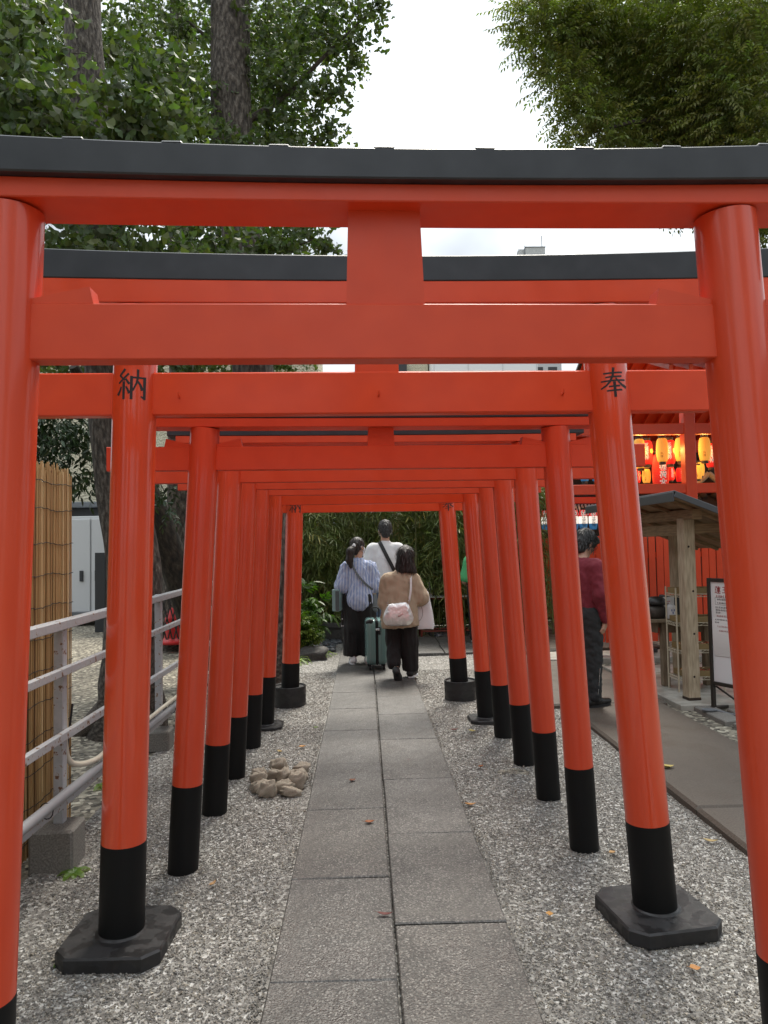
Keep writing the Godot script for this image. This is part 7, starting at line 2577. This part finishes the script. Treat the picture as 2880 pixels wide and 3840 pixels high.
	on_head("hair", [[Vector3(0, 0.044, 0.012), Vector3(0, 0.044, 0.012), 0.110, 0.110, 0.02, Vector3(1.20, 1.02, 0.96)], [Vector3(0, -0.01, 0.06), Vector3(0, -0.075, 0.055), 0.076, 0.056, 0.02, Vector3(0.95, 1, 1)], [Vector3(-0.05, 0.065, -0.075), Vector3(0.05, 0.065, -0.075), 0.030, 0.030, 0.03], [Vector3(0.076, 0.02, -0.03), Vector3(0.078, -0.005, -0.018), 0.018, 0.010, 0.02], ["cut", Vector3(0, -0.8, -0.6).normalized(), 0.056]], M.hair_dark, o, hp, hr, 1.0, 0.008, 0.004, Vector3(36, 10, 36))
	strands(o, M.hair_dark, hp, hr, 1.0, 700, Vector3(0.093, 0.112, 0.116), Vector3(0, 0.044, 0.012), -0.055, 0.145, 0.05, 34, 0.75)
	mb = MB.new()
	mb.xf = Transform3D(Basis.from_euler(hr), hp)
	for s in [-1, 1]:
		var lp := []
		for i in 17:
			var a := TAU * i / 16.0
			lp.append(Vector3(s * 0.034 + cos(a) * 0.026, 0.004 + sin(a) * 0.022, -0.104 + 0.012 * absf(cos(a) + s) * 0.5))
		mb.tube(lp, [0.0025], 5, false)
		mb.tube([Vector3(s * 0.060, 0.010, -0.094), Vector3(s * 0.078, 0.010, -0.05), Vector3(s * 0.082, 0.008, 0.005)], [0.0024], 5)
	mb.tube([Vector3(-0.010, 0.008, -0.106), Vector3(0.010, 0.008, -0.106)], [0.0024], 5)
	part("glasses", mb, M.black_metal, o)
	mb = MB.new()
	mb.xf = Transform3D(Basis.from_euler(hr), hp)
	for s in [-1, 1]:
		nets(mb, [[Vector3(s * 0.032, 0.004, -0.077), Vector3(s * 0.032, 0.004, -0.077), 0.012, 0.012, 0.004]], 0.005)
	part("eyes", mb, M.ink_black, o)
	cloth("sweatshirt", [[Vector3(0, 0.86, 0), Vector3(0, 1.16, 0.005), 0.165, 0.180, 0.05, Vector3(1, 1, 1.35)], [Vector3(-0.155, 1.275, 0.01), Vector3(0.155, 1.275, 0.01), 0.070, 0.070, 0.06], [Vector3(0, 1.30, 0.012), Vector3(0, 1.345, -0.005), 0.086, 0.068, 0.03],
		[Vector3(0.185, 1.26, 0.0), Vector3(0.240, 1.02, 0.012), 0.075, 0.068, 0.05], [Vector3(0.240, 1.02, 0.012), Vector3(0.218, 0.82, -0.045), 0.066, 0.055, 0.04], [Vector3(0.218, 0.83, -0.04), Vector3(0.216, 0.79, -0.055), 0.044, 0.042, 0.015], [Vector3(-0.185, 1.26, 0.0), Vector3(-0.240, 1.02, 0.012), 0.075, 0.068, 0.05], [Vector3(-0.240, 1.02, 0.012), Vector3(-0.218, 0.80, -0.05), 0.066, 0.05, 0.04], ["cut", Vector3(0, -1, 0), -0.755], ["cut", Vector3(0, 1, 0.1), 1.355]], M.burgundy_knit, o, 0.012, 0.007, Vector3(14, 11, 14), 27)
	cloth("jeans", [[Vector3(-0.06, 0.84, 0), Vector3(0.06, 0.84, 0), 0.125, 0.125, 0.04], [Vector3(-0.09, 0.80, 0), Vector3(-0.095, 0.44, 0.0), 0.115, 0.092, 0.04], [Vector3(-0.095, 0.44, 0.0), Vector3(-0.10, 0.10, 0.01), 0.090, 0.078, 0.03], [Vector3(0.09, 0.80, 0), Vector3(0.095, 0.44, 0.0), 0.115, 0.092, 0.04], [Vector3(0.095, 0.44, 0.0), Vector3(0.10, 0.10, 0.01), 0.090, 0.080, 0.03], ["cut", Vector3(0, -1, 0), -0.055]], M.charcoal_denim, o, 0.012, 0.008, Vector3(12, 14, 12), 29)
	mb = MB.new()
	mb.tube([Vector3(0.185, 0.36, 0.0), Vector3(0.183, 0.22, 0.02), Vector3(0.176, 0.08, 0.035)], [0.003], 5)
	part("hem_zip", mb, M.chrome, o)
	shoe(o, Vector3(0.10, 0.0, 0.06), Vector3(0.12, 0, -1), 0.275, M.leather_black, M.sneaker_black)
	shoe(o, Vector3(-0.10, 0.0, 0.02), Vector3(-0.12, 0, -1), 0.275, M.leather_black, M.sneaker_black)
	# --- someone in green, all but hidden behind the right-hand pillars
	o = person("person in green T-shirt almost hidden behind the right-hand pillars, one sleeve showing", Vector3(1.765, 0.04, -11.1), 0.0)
	hp = Vector3(0.0, 1.54, -0.02)
	hr = Vector3.ZERO
	flesh(o, [[Vector3(0, 1.24, 0), Vector3(0, 1.47, -0.01), 0.06, 0.05, 0.03], [Vector3(0, 1.2, 0), Vector3(0, 0.9, 0), 0.11, 0.11, 0.04], [Vector3(-0.17, 1.22, 0.0), Vector3(-0.245, 0.93, 0.0), 0.044, 0.040, 0.02], [Vector3(-0.245, 0.93, 0.0), Vector3(-0.16, 0.86, -0.2), 0.04, 0.028, 0.02], [Vector3(0.17, 1.22, 0.0), Vector3(0.235, 0.95, 0.0), 0.044, 0.040, 0.02], [Vector3(0.235, 0.95, 0.0), Vector3(0.16, 0.9, -0.2), 0.04, 0.028, 0.02], [Vector3(-0.09, 0.9, 0), Vector3(-0.09, 0.1, 0), 0.07, 0.04, 0.03], [Vector3(0.09, 0.9, 0), Vector3(0.09, 0.1, 0), 0.07, 0.04, 0.03]],
		hp, hr, 1.0, [[Vector3(-0.16, 0.86, -0.2), Vector3(0.4, 0, -0.9), Vector3(0, 1, 0), 1.0, 0.95, 1.0], [Vector3(0.16, 0.9, -0.2), Vector3(-0.4, 0, -0.9), Vector3(0, 1, 0), 1.0, 0.95, -1.0]], M.skin)
	on_head("hair", [[Vector3(0, 0.04, 0.018), Vector3(0, 0.04, 0.018), 0.105, 0.105, 0.02, Vector3(1.2, 1.0, 0.98)], ["cut", Vector3(0, -0.9, -0.6).normalized(), 0.05]], M.hair_dark, o, hp, hr, 1.0)
	cloth("t_shirt", [[Vector3(0, 0.88, 0), Vector3(0, 1.15, 0), 0.165, 0.175, 0.05, Vector3(1, 1, 1.35)], [Vector3(-0.14, 1.27, 0), Vector3(0.14, 1.27, 0), 0.068, 0.068, 0.05], [Vector3(-0.175, 1.23, 0), Vector3(-0.235, 0.985, 0.0), 0.075, 0.082, 0.04], [Vector3(0.175, 1.23, 0), Vector3(0.235, 1.0, 0.0), 0.075, 0.082, 0.04], ["cut", Vector3(-0.25, -1, 0), -0.86], ["cut", Vector3(0, 1, 0), 1.36]], M.green_tee, o, 0.014, 0.006)
	cloth("trousers", [[Vector3(-0.06, 0.86, 0), Vector3(0.06, 0.86, 0), 0.125, 0.125, 0.04], [Vector3(-0.09, 0.82, 0), Vector3(-0.095, 0.09, 0.0), 0.115, 0.08, 0.04], [Vector3(0.09, 0.82, 0), Vector3(0.095, 0.09, 0.0), 0.115, 0.08, 0.04]], M.black_cloth, o, 0.016)
	shoe(o, Vector3(-0.095, 0, 0.05), Vector3(0, 0, -1), 0.26, M.sneaker_black, M.mask_white)
	shoe(o, Vector3(0.095, 0, 0.05), Vector3(0, 0, -1), 0.26, M.sneaker_black, M.mask_white)

# ---------------------------------------------------------------- what stands round the place outside the frame and shades it or shows in the gloss
func build_around() -> void:
	var b := thing("side_building", "dark timber building left of the railing, outside the photo", "building", Vector3(-6.4, 0, -1.5))
	var mb := MB.new()
	mb.box(Vector3(-1.5, 2.2, 0.0), Vector3(3.0, 4.4, 11.0), 0.02)
	part("wall", mb, M.cedar_dark, b)
	for i in 4:
		mb = MB.new()
		mb.box(Vector3(0.02, 1.7, -4.0 + 2.6 * i), Vector3(0.08, 1.5, 1.1), 0.01)
		var w := part("window", mb, M.white_plaster, b)
		mb = MB.new()
		for k in 6:
			mb.box(Vector3(0.08, 1.7, -4.45 + 2.6 * i + 0.18 * k), Vector3(0.04, 1.5, 0.03), 0.004)
		part("lattice", mb, M.cedar_dark, w)
	mb = MB.new()
	mb.box(Vector3(-1.2, 4.6, 0), Vector3(4.6, 0.22, 12.0), 0.03)
	part("roof", mb, M.roof_metal, b)
	var c := thing("shrine_office", "low shrine office right of the brown walk, outside the photo", "building", Vector3(9.0, 0, 1.5))
	mb = MB.new()
	mb.box(Vector3(1.6, 1.7, 0.0), Vector3(3.2, 3.4, 11.0), 0.02)
	part("wall", mb, M.cedar_grey, c)
	mb = MB.new()
	mb.box(Vector3(1.2, 3.6, 0), Vector3(5.0, 0.25, 12.2), 0.03)
	part("roof", mb, M.roof_metal, c)
	for i in 4:
		mb = MB.new()
		mb.box(Vector3(-0.02, 1.5, -4.2 + 2.6 * i), Vector3(0.06, 1.6, 1.2), 0.01)
		part("window", mb, M.white_plaster, c)
	var zs := [spray(34, 10, 0.5, 0.16, 0.07, 0.25, 0.85), spray(35, 9, 0.5, 0.17, 0.075, 0.3, 0.8)]
	var words := ["tall tree behind the viewer on the left, outside the photo", "tall tree behind the viewer on the right, outside the photo"]
	for i in 2:
		var t := thing("shrine_tree", words[i], "tree", Vector3([-4.4, 4.6][i], 0, [5.5, 6.5][i]))
		mb = MB.new()
		trunk(mb, [Vector3(0, -0.1, 0), Vector3(0, 1.5, 0), Vector3(0.1, 4.0, 0), Vector3(0, 7.0, 0)], [0.32, 0.26, 0.22, 0.1])
		part("trunk", mb, M.bark, t)
		var x: float = t.position.x
		var z: float = t.position.z
		spray_crown(t, [[Vector3(x, 5.0, z), 1.9], [Vector3(x + 1.2, 6.4, z + 0.5), 1.7], [Vector3(x - 1.2, 6.6, z), 1.7], [Vector3(x, 3.6, z + 0.6), 1.4]], 1.0, zs, M.ginkgo_leaf, 120 + i, "crown", 0.2)
